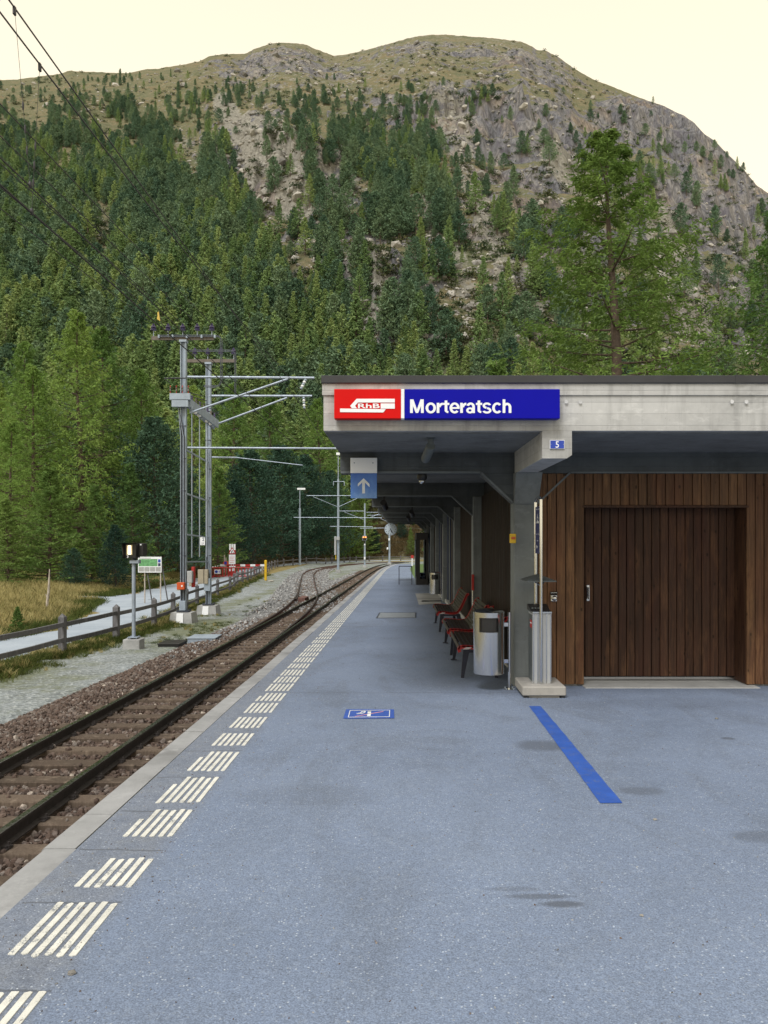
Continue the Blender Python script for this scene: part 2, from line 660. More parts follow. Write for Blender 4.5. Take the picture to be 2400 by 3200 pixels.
def mat_foliage(name, dark, mid, light, trans=0.25):
    m, nt, b = node_mat(name)
    oi = nt.nodes.new('ShaderNodeObjectInfo')
    ob = coords(nt, 'Object')
    cl = noise(nt, 0.55, 3, 0.6, ob)
    f = math_n(nt, 'ADD', math_n(nt, 'MULTIPLY', cl, 0.62), math_n(nt, 'MULTIPLY', oi.outputs['Random'], 0.40))
    c = ramp(nt, f, [(0.30, dark), (0.52, mid), (0.78, light)])
    nt.links.new(c, b.inputs['Base Color'])
    b.inputs['Roughness'].default_value = 0.75
    b.inputs['Specular IOR Level'].default_value = 0.15
    tr = nt.nodes.new('ShaderNodeBsdfTranslucent')
    nt.links.new(c, tr.inputs['Color'])
    ms = nt.nodes.new('ShaderNodeMixShader')
    ms.inputs[0].default_value = trans
    out = nt.nodes['Material Output']
    nt.links.new(b.outputs[0], ms.inputs[1])
    nt.links.new(tr.outputs[0], ms.inputs[2])
    nt.links.new(ms.outputs[0], out.inputs['Surface'])
    return m


def mat_stone(name, stops, rough=0.85, scale=30):
    """loose stones: tone by stone"""
    m, nt, b = node_mat(name)
    oi = nt.nodes.new('ShaderNodeObjectInfo')
    c = ramp(nt, oi.outputs['Random'], stops)
    n = noise(nt, scale, 4, 0.6, wpos(nt))
    c = mix(nt, 1.0, c, ramp(nt, n, [(0.3, 0.65), (0.7, 1.3)]), 'MULTIPLY')
    nt.links.new(c, b.inputs['Base Color'])
    b.inputs['Roughness'].default_value = rough
    return m


def mat_ground():
    """gravelly ground with moss patches beside the track, meadow soil farther left (attribute 'grass')"""
    m, nt, b = node_mat('gravel_ground')
    p = wpos(nt)
    vo = N(nt, 'ShaderNodeTexVoronoi')
    vo.inputs['Scale'].default_value = 22
    nt.links.new(p, vo.inputs['Vector'])
    sc = nt.nodes.new('ShaderNodeSeparateColor')
    nt.links.new(vo.outputs['Color'], sc.inputs[0])
    g = ramp(nt, sc.outputs[0], [(0.0, (0.125, 0.145, 0.160)), (0.5, (0.225, 0.255, 0.275)), (0.9, (0.33, 0.365, 0.39)), (1.0, (0.45, 0.48, 0.50))])
    g = mix(nt, ramp(nt, noise(nt, 0.6, 5, 0.6, p), [(0.35, 0.0), (0.65, 0.6)]), g, mix(nt, 1.0, g, (0.62, 0.62, 0.56), 'MULTIPLY'))
    moss = noise(nt, 0.55, 6, 0.7, p)
    mossc = ramp(nt, noise(nt, 6, 5, 0.7, p), [(0.3, (0.055, 0.072, 0.022)), (0.6, (0.11, 0.125, 0.04)), (0.8, (0.17, 0.15, 0.07))])
    at_m = nt.nodes.new('ShaderNodeAttribute')
    at_m.attribute_name = 'moss'
    mf = math_n(nt, 'ADD', moss, math_n(nt, 'MULTIPLY', at_m.outputs['Fac'], 0.45))
    fine = noise(nt, 7, 5, 0.75, p)
    mf = math_n(nt, 'ADD', mf, math_n(nt, 'MULTIPLY', math_n(nt, 'SUBTRACT', fine, 0.5), 0.5))
    g = mix(nt, ramp(nt, mf, [(0.54, 0.0), (0.74, 0.7)]), g, mossc)
    at_g = nt.nodes.new('ShaderNodeAttribute')
    at_g.attribute_name = 'grass'
    soil = ramp(nt, noise(nt, 0.8, 6, 0.7, p), [(0.3, (0.10, 0.095, 0.035)), (0.55, (0.21, 0.165, 0.06)), (0.75, (0.30, 0.23, 0.10))])
    gf = math_n(nt, 'ADD', at_g.outputs['Fac'], math_n(nt, 'MULTIPLY', math_n(nt, 'SUBTRACT', noise(nt, 1.5, 5, 0.7, p), 0.5), 0.7))
    g = mix(nt, ramp(nt, gf, [(0.4, 0.0), (0.6, 1.0)]), g, soil)
    nt.links.new(g, b.inputs['Base Color'])
    b.inputs['Roughness'].default_value = 0.92
    bump(nt, b, mix(nt, 0.5, vo.outputs['Distance'], fine), 0.8, 0.03)
    return m


def mat_path():
    m, nt, b = node_mat('pale_gravel_path')
    p = wpos(nt)
    g = ramp(nt, noise(nt, 0.7, 6, 0.65, p), [(0.3, (0.25, 0.30, 0.37)), (0.7, (0.34, 0.395, 0.465))])
    g = mix(nt, 0.4, g, mix(nt, 1.0, g, ramp(nt, noise(nt, 35, 4, 0.7, p), [(0.3, 0.6), (0.7, 1.35)]), 'MULTIPLY'))
    nt.links.new(g, b.inputs['Base Color'])
    b.inputs['Roughness'].default_value = 0.9
    bump(nt, b, noise(nt, 30, 4, 0.7, p), 0.4, 0.01)
    return m


def mat_mountain():
    m, nt, b = node_mat('mountain_slope')
    p = wpos(nt)
    rk = nt.nodes.new('ShaderNodeAttribute')
    rk.attribute_name = 'rock'
    sc = nt.nodes.new('ShaderNodeAttribute')
    sc.attribute_name = 'scree'
    geo = nt.nodes.new('ShaderNodeNewGeometry')
    sepn = nt.nodes.new('ShaderNodeSeparateXYZ')
    nt.links.new(geo.outputs['True Normal'], sepn.inputs[0])
    # turf: ochre, brown and dull green with bilberry and heath
    t1 = noise(nt, 0.035, 6, 0.68, p)
    t2 = noise(nt, 0.22, 5, 0.7, p)
    turf = ramp(nt, t1, [(0.25, (0.070, 0.080, 0.044)), (0.45, (0.118, 0.114, 0.066)), (0.58, (0.160, 0.135, 0.080)), (0.75, (0.150, 0.106, 0.066))])
    turf = mix(nt, ramp(nt, t2, [(0.44, 0.0), (0.62, 0.8)]), turf, (0.085, 0.100, 0.055))
    turf = mix(nt, ramp(nt, noise(nt, 0.6, 4, 0.7, p), [(0.55, 0.0), (0.68, 0.7)]), turf, (0.25, 0.235, 0.20))
    # rock: grey gneiss with violet and ochre faces, joints and streaks
    r1 = noise(nt, 0.06, 7, 0.72, wpos(nt, (1, 1, 0.35)), 0.6)
    rock = ramp(nt, r1, [(0.25, (0.082, 0.085, 0.102)), (0.45, (0.148, 0.150, 0.166)), (0.60, (0.215, 0.206, 0.202)), (0.74, (0.300, 0.252, 0.195))])
    r2 = noise(nt, 0.5, 6, 0.75, wpos(nt, (1, 1, 0.18)), 0.4)
    rock = mix(nt, 1.0, rock, ramp(nt, r2, [(0.30, 0.22), (0.5, 0.85), (0.72, 1.4)]), 'MULTIPLY')
    vo = N(nt, 'ShaderNodeTexVoronoi')
    vo.feature = 'DISTANCE_TO_EDGE'
    vo.inputs['Scale'].default_value = 0.11
    nt.links.new(wpos(nt, (1, 1, 0.45)), vo.inputs['Vector'])
    rock = mix(nt, ramp(nt, vo.outputs['Distance'], [(0.0, 0.65), (0.05, 0.0)]), rock, (0.055, 0.052, 0.056))
    och = noise(nt, 0.022, 4, 0.6, p, 0.5)
    rock = mix(nt, ramp(nt, och, [(0.54, 0.0), (0.66, 0.45)]), rock, mix(nt, 1.0, rock, (1.35, 1.02, 0.62), 'MULTIPLY'))
    drip = noise(nt, 1.0, 4, 0.7, wpos(nt, (0.16, 0.16, 0.012)))
    rock = mix(nt, ramp(nt, drip, [(0.52, 0.0), (0.66, 0.75)]), rock, (0.085, 0.080, 0.100))
    scree = ramp(nt, noise(nt, 0.45, 6, 0.78, p), [(0.30, (0.090, 0.088, 0.076)), (0.5, (0.205, 0.198, 0.175)), (0.7, (0.325, 0.318, 0.285))])
    f_r = math_n(nt, 'ADD', rk.outputs['Fac'], math_n(nt, 'MULTIPLY', math_n(nt, 'SUBTRACT', noise(nt, 0.09, 6, 0.72, p), 0.5), 1.1))
    steep = math_n(nt, 'MULTIPLY', math_n(nt, 'SUBTRACT', 0.70, sepn.outputs['Z']), 1.5)
    f_r = math_n(nt, 'ADD', f_r, steep)
    c = mix(nt, ramp(nt, f_r, [(0.47, 0.0), (0.57, 1.0)]), turf, rock)
    f_s = math_n(nt, 'ADD', sc.outputs['Fac'], math_n(nt, 'MULTIPLY', math_n(nt, 'SUBTRACT', noise(nt, 0.16, 5, 0.7, p), 0.5), 1.3))
    c = mix(nt, ramp(nt, f_s, [(0.60, 0.0), (0.72, 0.9)]), c, scree)
    nt.links.new(c, b.inputs['Base Color'])
    b.inputs['Roughness'].default_value = 0.95
    b.inputs['Specular IOR Level'].default_value = 0.1
    hh = mix(nt, 0.5, noise(nt, 0.35, 7, 0.75, wpos(nt, (1, 1, 0.5))), vo.outputs['Distance'])
    bump(nt, b, hh, 0.9, 2.2)
    return m


def worn_paint(name, c, amount):
    """road paint on coarse asphalt: chips worn through to the dark grain"""
    m, nt, b = node_mat(name)
    p = wpos(nt)
    base = ramp(nt, noise(nt, 7, 5, 0.7, p), [(0.3, tuple(x * 0.74 for x in c)), (0.65, c)])
    w = math_n(nt, 'ADD', math_n(nt, 'MULTIPLY', noise(nt, 130, 3, 0.7, p), 0.6), math_n(nt, 'MULTIPLY', noise(nt, 11, 4, 0.7, p), 0.6))
    base = mix(nt, ramp(nt, w, [(0.66, 0.0), (0.74, amount * 1.8)]), base, (0.10, 0.12, 0.155))
    nt.links.new(base, b.inputs['Base Color'])
    b.inputs['Roughness'].default_value = 0.75
    bump(nt, b, noise(nt, 90, 4, 0.7, p), 0.4, 0.004)
    return m


M_ASPHALT = mat_asphalt()
M_CONC = mat_concrete('board_marked_concrete', (0.385, 0.390, 0.392), True, 1.0)
M_CONC_SHADED = mat_concrete('canopy_shade_concrete', (0.074, 0.085, 0.094), True, 0.9)  # darker copy of the concrete; canopy shade put into the beams' colour
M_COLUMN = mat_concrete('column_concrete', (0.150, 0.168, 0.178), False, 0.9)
M_CONC_PLAIN = mat_concrete('cast_concrete', (0.32, 0.33, 0.34), False, 0.3)
M_KERB = mat_concrete('kerb_concrete', (0.255, 0.265, 0.282), False, 0.35)
M_PEDESTAL = mat_concrete('pedestal_concrete', (0.285, 0.278, 0.268), False, 0.3)
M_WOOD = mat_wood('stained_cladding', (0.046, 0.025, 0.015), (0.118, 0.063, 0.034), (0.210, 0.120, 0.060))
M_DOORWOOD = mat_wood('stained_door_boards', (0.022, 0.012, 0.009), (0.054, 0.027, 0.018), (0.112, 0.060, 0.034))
M_SIDEWOOD = mat_wood('shaded_side_cladding', (0.018, 0.015, 0.013), (0.036, 0.027, 0.021), (0.064, 0.046, 0.033))  # boards darkened so the colour carries the shade under the canopy
M_FENCE = mat_wood('weathered_fence_wood', (0.068, 0.068, 0.074), (0.115, 0.116, 0.126), (0.175, 0.177, 0.190), 0.8, 0.0)
M_SLEEPER = mat_wood('sleeper_wood', (0.058, 0.044, 0.035), (0.108, 0.084, 0.066), (0.160, 0.130, 0.104), 0.85, 0.05)
M_GROUND = mat_ground()
M_PATH = mat_path()
M_MOUNT = mat_mountain()
M_LARCH = mat_foliage('larch_needles', (0.092, 0.172, 0.044), (0.165, 0.272, 0.064), (0.250, 0.345, 0.088), 0.3)
M_YLARCH = mat_foliage('young_larch_needles', (0.066, 0.130, 0.042), (0.120, 0.205, 0.056), (0.185, 0.270, 0.072), 0.3)
M_PINE = mat_foliage('stone_pine_needles', (0.020, 0.050, 0.038), (0.036, 0.080, 0.056), (0.062, 0.118, 0.074), 0.15)
M_HLARCH = mat_foliage('hillside_larch_needles', (0.125, 0.210, 0.092), (0.205, 0.300, 0.120), (0.300, 0.375, 0.145), 0.25)  # greens lightened to stand in for distance haze
M_HPINE = mat_foliage('hillside_pine_needles', (0.062, 0.118, 0.078), (0.108, 0.176, 0.106), (0.170, 0.240, 0.132), 0.15)  # paler too, haze painted into the needle colour
M_BARK = simple('bark', (0.085, 0.062, 0.050), 0.9, 0, 0.4, 5, 0.4)
M_GRASS = mat_foliage('dry_grass', (0.22, 0.215, 0.085), (0.42, 0.365, 0.165), (0.58, 0.51, 0.265), 0.35)
M_BANK = mat_foliage('heath_bank_grass', (0.085, 0.068, 0.032), (0.150, 0.112, 0.055), (0.215, 0.160, 0.082), 0.3)
M_GREENGRASS = mat_foliage('green_grass', (0.045, 0.070, 0.018), (0.085, 0.115, 0.028), (0.14, 0.15, 0.045), 0.3)
M_SHRUB = mat_foliage('heath_shrub', (0.030, 0.052, 0.026), (0.056, 0.080, 0.036), (0.098, 0.098, 0.042), 0.2)
M_BALLAST = mat_stone('brown_ballast', [(0, (0.040, 0.028, 0.024)), (0.35, (0.082, 0.054, 0.043)), (0.6, (0.106, 0.076, 0.062)), (0.85, (0.125, 0.102, 0.092)), (0.97, (0.19, 0.165, 0.15)), (1, (0.40, 0.35, 0.30))])
M_GREYBALLAST = mat_stone('grey_ballast', [(0, (0.10, 0.105, 0.11)), (0.4, (0.175, 0.18, 0.19)), (0.8, (0.26, 0.265, 0.275)), (1, (0.38, 0.385, 0.39))])
M_BOULDER = mat_stone('boulder_rock', [(0, (0.15, 0.147, 0.142)), (0.5, (0.255, 0.246, 0.230)), (1, (0.37, 0.355, 0.325))], 0.95, 1.5)
M_RAIL = simple('rail_side_rust', (0.034, 0.029, 0.029), 0.7, 0.2, 0.35, 12)
M_RAILTOP = simple('rail_head_steel', (0.30, 0.31, 0.33), 0.25, 1.0, 0.2, 8)
M_RUSTRAIL = simple('rusty_siding_rail', (0.135, 0.070, 0.062), 0.7, 0.1, 0.3, 10)
M_GALV = simple('galvanised_steel', (0.28, 0.335, 0.42), 0.45, 0.3, 0.18, 5)
M_PAINTGREY = simple('grey_painted_steel', (0.27, 0.33, 0.41), 0.5, 0.1, 0.15, 4)
M_ALU = metal('brushed_aluminium', (0.60, 0.61, 0.63), 0.17)
M_ALUPANEL = simple('anodised_panel', (0.38, 0.40, 0.43), 0.45, 0.3, 0.06, 3)
M_WIRE = simple('dark_wire', (0.030, 0.030, 0.036), 0.5, 0.4, 0.2, 3)
M_BLACK = simple('black_paint', (0.012, 0.012, 0.014), 0.45, 0, 0.3, 8)
M_TRIM = simple('anthracite_roof_trim', (0.030, 0.032, 0.040), 0.42, 0.2, 0.2, 3)
M_INSUL = simple('dark_glazed_porcelain', (0.040, 0.032, 0.095), 0.15, 0, 0.2, 20)
M_RED = simple('sign_red', (0.56, 0.002, 0.002), 0.5, 0, 0.05, 3, 0, 0.15)
M_BLUE = simple('sign_blue', (0.0015, 0.0015, 0.30), 0.5, 0, 0.05, 3, 0, 0.12)
M_WHITE = simple('sign_white', (0.74, 0.77, 0.82), 0.45, 0, 0.05, 3)
M_PLATEBLUE = simple('plate_blue', (0.010, 0.045, 0.36), 0.35, 0, 0.08, 6)
M_STRIPBLUE = worn_paint('floor_line_blue', (0.018, 0.085, 0.40), 0.42)
M_MARKBLUE = simple('floor_sign_blue', (0.035, 0.090, 0.38), 0.55, 0, 0.12, 14)
M_PAINT = worn_paint('worn_white_marking', (0.64, 0.65, 0.62), 0.50)
M_MARKWHITE = simple('floor_sign_white', (0.66, 0.70, 0.74), 0.6, 0, 0.12, 14)
M_REDPAINT = simple('red_paint', (0.36, 0.018, 0.016), 0.5, 0, 0.15, 5)
M_BENCHRED = simple('bench_red', (0.30, 0.010, 0.012), 0.42, 0, 0.15, 6)
M_SLAT = simple('bench_slat', (0.030, 0.021, 0.019), 0.42, 0, 0.35, 9)
M_BENCHLEG = simple('bench_leg_blue_black', (0.016, 0.018, 0.034), 0.45, 0.2, 0.2, 6)
M_ORANGE = simple('orange_box', (0.50, 0.075, 0.015), 0.5, 0, 0.12, 6)
M_YELLOW = simple('yellow_paint', (0.62, 0.40, 0.015), 0.5, 0, 0.12, 5)
M_BEIGE = simple('beige_cabinet', (0.30, 0.27, 0.21), 0.6, 0, 0.15, 4)
M_BROWNRED = simple('brown_red_door', (0.095, 0.020, 0.020), 0.5, 0, 0.2, 4)
M_NAVY = simple('dark_blue_frame', (0.018, 0.028, 0.075), 0.45, 0, 0.2, 4)
M_SLATE = simple('grey_blue_panel', (0.075, 0.090, 0.100), 0.6, 0, 0.2, 3)
M_DARKIN = simple('dark_inside', (0.010, 0.010, 0.012), 0.8, 0, 0.2, 3)
M_LAWN = simple('lawn_green', (0.070, 0.120, 0.030), 0.9, 0, 0.35, 2.5, 0.5)
M_GREENMAP = simple('map_green', (0.11, 0.30, 0.13), 0.5, 0, 0.5, 9)
M_GREYTEXT = simple('printed_grey', (0.30, 0.31, 0.31), 0.6, 0, 0.25, 30)
M_PRINTRED = simple('printed_pink', (0.62, 0.30, 0.32), 0.6, 0, 0.2, 30)
M_FLAG = simple('yellow_flag', (0.50, 0.36, 0.08), 0.8, 0, 0.15, 4)
M_DEADWOOD = simple('bleached_wood', (0.38, 0.34, 0.30), 0.9, 0, 0.3, 6)
M_LAMPON = emit('lit_signal_lamp', (1.0, 0.86, 0.60), 1.6)
M_LAMPWARM = simple('lamp_reflector', (0.55, 0.44, 0.26), 0.3, 0.3, 0.2, 8)
M_ORANGEON = emit('lit_orange_signal', (1.0, 0.22, 0.04), 5.0)


def mat_glass():
    m, nt, b = node_mat('window_glass')
    b.inputs['Base Color'].default_value = (0.85, 0.9, 0.9, 1)
    b.inputs['Roughness'].default_value = 0.02
    b.inputs['Transmission Weight'].default_value = 1.0
    b.inputs['IOR'].default_value = 1.01
    return m


def mat_fadedblue():
    """blue enamel bleached and scuffed towards its lower half"""
    m, nt, b = node_mat('bleached_blue_enamel')
    p = wpos(nt)
    n = noise(nt, 6, 6, 0.7, p, 0.3)
    sep = nt.nodes.new('ShaderNodeSeparateXYZ')
    nt.links.new(p, sep.inputs[0])
    f = math_n(nt, 'ADD', math_n(nt, 'MULTIPLY', math_n(nt, 'SUBTRACT', 2.45, sep.outputs['Z']), 1.6), math_n(nt, 'MULTIPLY', math_n(nt, 'SUBTRACT', n, 0.5), 1.0))
    nt.links.new(ramp(nt, f, [(0.0, (0.025, 0.105, 0.42)), (0.35, (0.07, 0.19, 0.52)), (0.75, (0.20, 0.36, 0.64))]), b.inputs['Base Color'])
    b.inputs['Roughness'].default_value = 0.45
    return m


M_GLASS = mat_glass()
M_FADEBLUE = mat_fadedblue()
# ------------------------------------------------------------------ lines along the railway
def bend(Y):
    Y = np.asarray(Y, float)
    return 0.0007 * np.maximum(0, Y - 65) ** 2 + 0.0022 * np.maximum(0, Y - 100) ** 2


FENCE_PX = [(723, 1856), (742.8, 1839), (776, 1826), (803, 1810), (828, 1796), (849, 1784.5), (872, 1776), (896, 1773.6), (924, 1771), (945, 1768), (965, 1766),
            (992, 1764.6), (1017, 1763), (1040, 1761), (1085, 1758), (1109, 1756), (1164, 1754), (1194, 1753), (1222, 1753), (1264, 1752.5), (1300, 1752), (1330, 1752)]
fence_ctrl = [(-8.2, 9.0), (-8.2, 12.2), (-8.2, 15.4), (-8.18, 18.6), (-8.03, 21.7), (-8.08, 25.2), (-8.55, 29.5), (-9.1, 33.2), (-9.5, 36.7), (-10.0, 41.0)]
fence_ctrl += [on(px, py, lz)[:2] for px, py in FENCE_PX]
_fx = np.array([p[0] for p in fence_ctrl])
_fy = np.array([p[1] for p in fence_ctrl])


def fence_x(Y):
    k = int(np.argmax(_fy))
    return np.interp(Y, _fy[:14], _fx[:14])


# ------------------------------------------------------------------ ground sheet
def build_ground():
    xs = np.concatenate([np.linspace(-420, -40, 20), np.linspace(-38, -12, 66), np.linspace(-11.8, -1.2, 90), np.linspace(-0.5, 14, 12), np.linspace(20, 320, 12)])
    ys = np.concatenate([np.linspace(-60, 2, 14), np.linspace(2.5, 60, 200), np.linspace(61, 140, 100), np.linspace(143, 240, 30)])
    Xg, Yg = np.meshgrid(xs, ys)
    fx = np.interp(Yg, _fy[:14], _fx[:14])
    z = lz(Yg).copy()
    left = np.maximum(0, (fx - 3.2) - Xg)
    z += np.minimum(0.9, 0.035 * left) * S(0, 4, left)
    z += 0.10 * fbm(Xg / 3.0, Yg / 3.0, 4, 3) * S(0.5, 3, left)
    z += 0.035 * fbm(Xg / 0.8, Yg / 0.8, 3, 9) * (Xg < -5.6) * (left <= 0) * (Xg > fx)
    z -= 0.35 * S(-6.0, -5.0, Xg) * (Yg < 62)
    # a shallow bank drops from the fence to the track farther out
    z += 0.18 * S(40, 50, Yg) * S(0, 1.2, fx + 1.6 - Xg) * (1 - S(0, 1, left))
    z += 0.03 * np.maximum(0, Yg - 150)
    nx, ny = len(xs), len(ys)
    v = np.stack([Xg, Yg, z], -1).reshape(-1, 3)
    i = np.arange(ny - 1)[:, None] * nx + np.arange(nx - 1)[None, :]
    f = np.stack([i, i + 1, i + nx + 1, i + nx], -1).reshape(-1, 4)
    me = np_mesh('ground', v, f, [M_GROUND])
    grass = np.clip(S(-0.1, 0.5, fx + 0.05 - Xg) + S(128, 140, Yg) + 0 * Xg, 0, 1)
    moss = 0.45 * S(-9, -8.0, Xg) * (1 - S(-8.0, -7.2, Xg)) + 0.9 * np.exp(-((Xg + 6.4) / 1.3) ** 2 - ((Yg - 25.5) / 3.2) ** 2) + 0.35 * np.exp(-((Xg + 7.6) / 1.0) ** 2 - ((Yg - 14.5) / 2.0) ** 2) + 0.25 * S(45, 60, Yg)
    for n, a in (('grass', grass), ('moss', moss)):
        at_ = me.attributes.new(n, 'FLOAT', 'POINT')
        at_.data.foreach_set('value', a.reshape(-1).astype(np.float32))
    me.polygons.foreach_set('use_smooth', [True] * len(me.polygons))
    o = bpy.data.objects.new('ground', me)
    col.objects.link(o)
    kind(o, 'structure')
    return xs, ys, z


GX, GY, GZ = build_ground()


def ground_z(X, Y):
    i = int(np.clip(np.searchsorted(GX, X) - 1, 0, len(GX) - 2))
    j = int(np.clip(np.searchsorted(GY, Y) - 1, 0, len(GY) - 2))
    a = np.clip((X - GX[i]) / (GX[i + 1] - GX[i]), 0, 1)
    b = np.clip((Y - GY[j]) / (GY[j + 1] - GY[j]), 0, 1)
    return float((GZ[j, i] * (1 - a) + GZ[j, i + 1] * a) * (1 - b) + (GZ[j + 1, i] * (1 - a) + GZ[j + 1, i + 1] * a) * b)


# ------------------------------------------------------------------ gravel path beyond the fence
def smooth_path(P, step=0.6, it=60):
    d = np.concatenate([[0], np.cumsum(np.hypot(*np.diff(P, axis=0).T))])
    s = np.arange(0, d[-1], step)
    Q = np.stack([np.interp(s, d, P[:, 0]), np.interp(s, d, P[:, 1])], -1)
    for _ in range(it):
        Q[1:-1] = (Q[:-2] + 2 * Q[1:-1] + Q[2:]) / 4
    return Q



def build_path():
    mb = MB()
    Q = smooth_path(np.array(fence_ctrl), 1.0, 6)
    t = np.gradient(Q, axis=0)
    t /= np.linalg.norm(t, axis=1)[:, None]
    rows = []
    for (x, Y), (tx, ty) in zip(Q, t):
        w = 2.3 + 2.6 * float(S(26, 42, Y)) - 1.0 * float(S(70, 90, Y))
        r0 = 0.75 + 0.22 * math.sin(Y * 1.3) + 0.1 * math.sin(Y * 3.1)
        r1 = 0.75 + w + 0.3 * math.sin(Y * 0.9 + 1) + 0.15 * math.sin(Y * 2.7)
        rows.append([(x - ty * (r0 + (r1 - r0) * k / 5), Y + tx * (r0 + (r1 - r0) * k / 5)) for k in range(6)])
    vs = [(x, y, ground_z(x, y) + (0.035 if 0 < k < 5 else 0.0)) for row in rows for k, (x, y) in enumerate(row)]
    fs = [(a * 6 + k, a * 6 + k + 1, a * 6 + k + 7, a * 6 + k + 6) for a in range(len(rows) - 1) for k in range(5)]
    mb.add(vs, fs)
    # side track joining from the meadow
    side = []
    for t in np.linspace(0, 1, 14):
        x = -13.0 - 14 * t
        yc = 40 + 1.5 * math.sin(t * 5) - 3 * t
        side.append([(x, yc - 1.0), (x, yc - 0.3), (x, yc + 0.4), (x, yc + 1.1)])
    vs = [(x, y, ground_z(x, y) + (0.05 if 0 < k < 3 else 0.0)) for row in side for k, (x, y) in enumerate(row)]
    fs = [(a * 4 + k, a * 4 + k + 1, a * 4 + k + 5, a * 4 + k + 4) for a in range(len(side) - 1) for k in range(3)]
    mb.add(vs, fs)
    kind(mb.build('gravel_path', M_PATH, smooth=True), 'structure')


build_path()

# ------------------------------------------------------------------ platform
KX = -1.987                                           # platform edge


def build_platform():
    mb = MB()
    st = list(np.arange(-8, 66, 2.0)) + list(np.arange(66, 108, 1.5))
    for a, b2 in zip(st[:-1], st[1:]):
        la, lb = KX + 0.187 + bend(a), KX + 0.187 + bend(b2)
        ra, rb = [14.0 if y < 9.9 else 1.75 if y < 46.3 else 0.9 + float(bend(y)) for y in (a + 0.01, b2 - 0.01)]
        if a < 9.9 < b2:
            ra = rb = 14.0
        mb.add([(la, a, gz(a)), (ra, a, gz(a)), (rb, b2, gz(b2)), (lb, b2, gz(b2))], [(0, 1, 2, 3)])
    pf = kind(mb.build('platform', M_ASPHALT), 'structure')
    # kerb stones along the edge
    y = -6.0
    cuts = [2.2, 3.2, 4.27, 4.83, 5.9, 7.05, 7.72, 8.7, 9.8]
    while y < 106:
        nxt = next((c for c in cuts if c > y + 0.3), y + 1.0 if y > 9 else y + 1.5)
        if nxt > 106:
            break
        j = random.uniform(-0.010, 0.010)
        s = MB()
        g = 0.004
        x0a, x0b = KX + float(bend(y)) + j, KX + float(bend(nxt)) + j
        h = random.uniform(-0.003, 0.005)
        ya, yb = y + g, nxt - g
        c = 0.012
        vs, fs = [], []
        for (yy, x0) in ((ya, x0a), (yb, x0b)):
            zt = gz(yy) + h
            vs += [(x0, yy, zt - 1.0), (x0, yy, zt - c), (x0 + c, yy, zt), (x0 + 0.187, yy, zt), (x0 + 0.187, yy, zt - 1.0)]
        fs = [(0, 1, 2, 3, 4), (9, 8, 7, 6, 5)] + [(k, (k + 1) % 5, (k + 1) % 5 + 5, k + 5) for k in range(5)]
        s.add(vs, fs)
        s.build('kerb_stone', M_KERB, pf)
        y = nxt
    # raised guidance bars, six abreast
    groups = [(2.20, 2.36, 1), (2.52, 2.884, 1), (3.133, 3.607, 1), (3.78, 4.13, 1), (4.449, 4.907, 1), (5.05, 5.617, 1), (5.777, 6.336, 1), (6.545, 6.98, 1), (7.20, 7.66, 1)]
    yy = 7.88
    while yy < 104:
        ln = random.uniform(0.42, 0.5)
        groups.append((yy, yy + ln, 1))
        yy += ln + random.uniform(0.10, 0.17)
    def bar_mesh(seed):
        r = random.Random(seed)
        m_ = MB()
        w = 0.0145
        pts = [(-w, -0.5 + r.uniform(0, .03)), (0, -0.5), (w, -0.5 + r.uniform(0, .03)), (w * 0.96, -0.1), (w, 0.5 - r.uniform(0, .03)), (w * 0.2, 0.5), (-w, 0.5 - r.uniform(0, .04)), (-w * r.uniform(0.8, 1), 0.1)]
        m_.prism(pts, 'z', 0.0, 0.006)
        return m_.mesh('tactile_bar', M_PAINT)
    protos = [bar_mesh(k) for k in range(6)]
    far = MB()
    n_obj = 0
    for gi, (a, b2, _) in enumerate(groups):
        for k in range(6):
            xc = -1.595 + k * 0.0512 + float(bend((a + b2) / 2))
            aa, bb = a + random.uniform(-0.012, 0.012), b2 + random.uniform(-0.012, 0.012)
            if k == 0 and random.random() < 0.3:
                bb -= 0.16
            if n_obj < 296:
                yc = (aa + bb) / 2
                o = share('tactile_bar', protos[(gi * 5 + k) % 6], pf, (xc, yc, gz(yc) - 0.002), (-math.atan(SL), 0, random.uniform(-.006, .006)), (1, bb - aa, 1))
                n_obj += 1
            else:
                w = 0.0145
                far.add([(xc - w, aa, gz(aa) + 0.004), (xc + w, aa, gz(aa) + 0.004), (xc + w, bb, gz(bb) + 0.004), (xc - w, bb, gz(bb) + 0.004)], [(0, 1, 2, 3)])
    kind(far.build('distant_tactile_bars', M_PAINT, pf), 'stuff')
    return pf


PLATFORM = build_platform()

# ------------------------------------------------------------------ tracks
def main_x(Y):
    return -3.72 + bend(Y)


BR_PX = [(862, 1919), (899, 1892), (929, 1862), (939, 1816), (945, 1793), (962, 1781), (998, 1773), (1065, 1764), (1164, 1758), (1250, 1755.5)]
br = [(-3.72, 14.0), (-3.74, 19.0), (-3.86, 24.0)]
for px, py in BR_PX:
    X, Y, z = on(px, py, tz)
    br.append((X + 0.53, Y))
br = np.array(br)


main_line = np.stack([main_x(np.arange(-10, 129, 0.62)), np.arange(-10, 129, 0.62)], -1)
branch_line = smooth_path(br, 0.62, 50)


def normals(Q):
    t = np.gradient(Q, axis=0)
    t /= np.linalg.norm(t, axis=1)[:, None]
    return np.stack([t[:, 1], -t[:, 0]], -1), t       # right-hand side normal, tangent


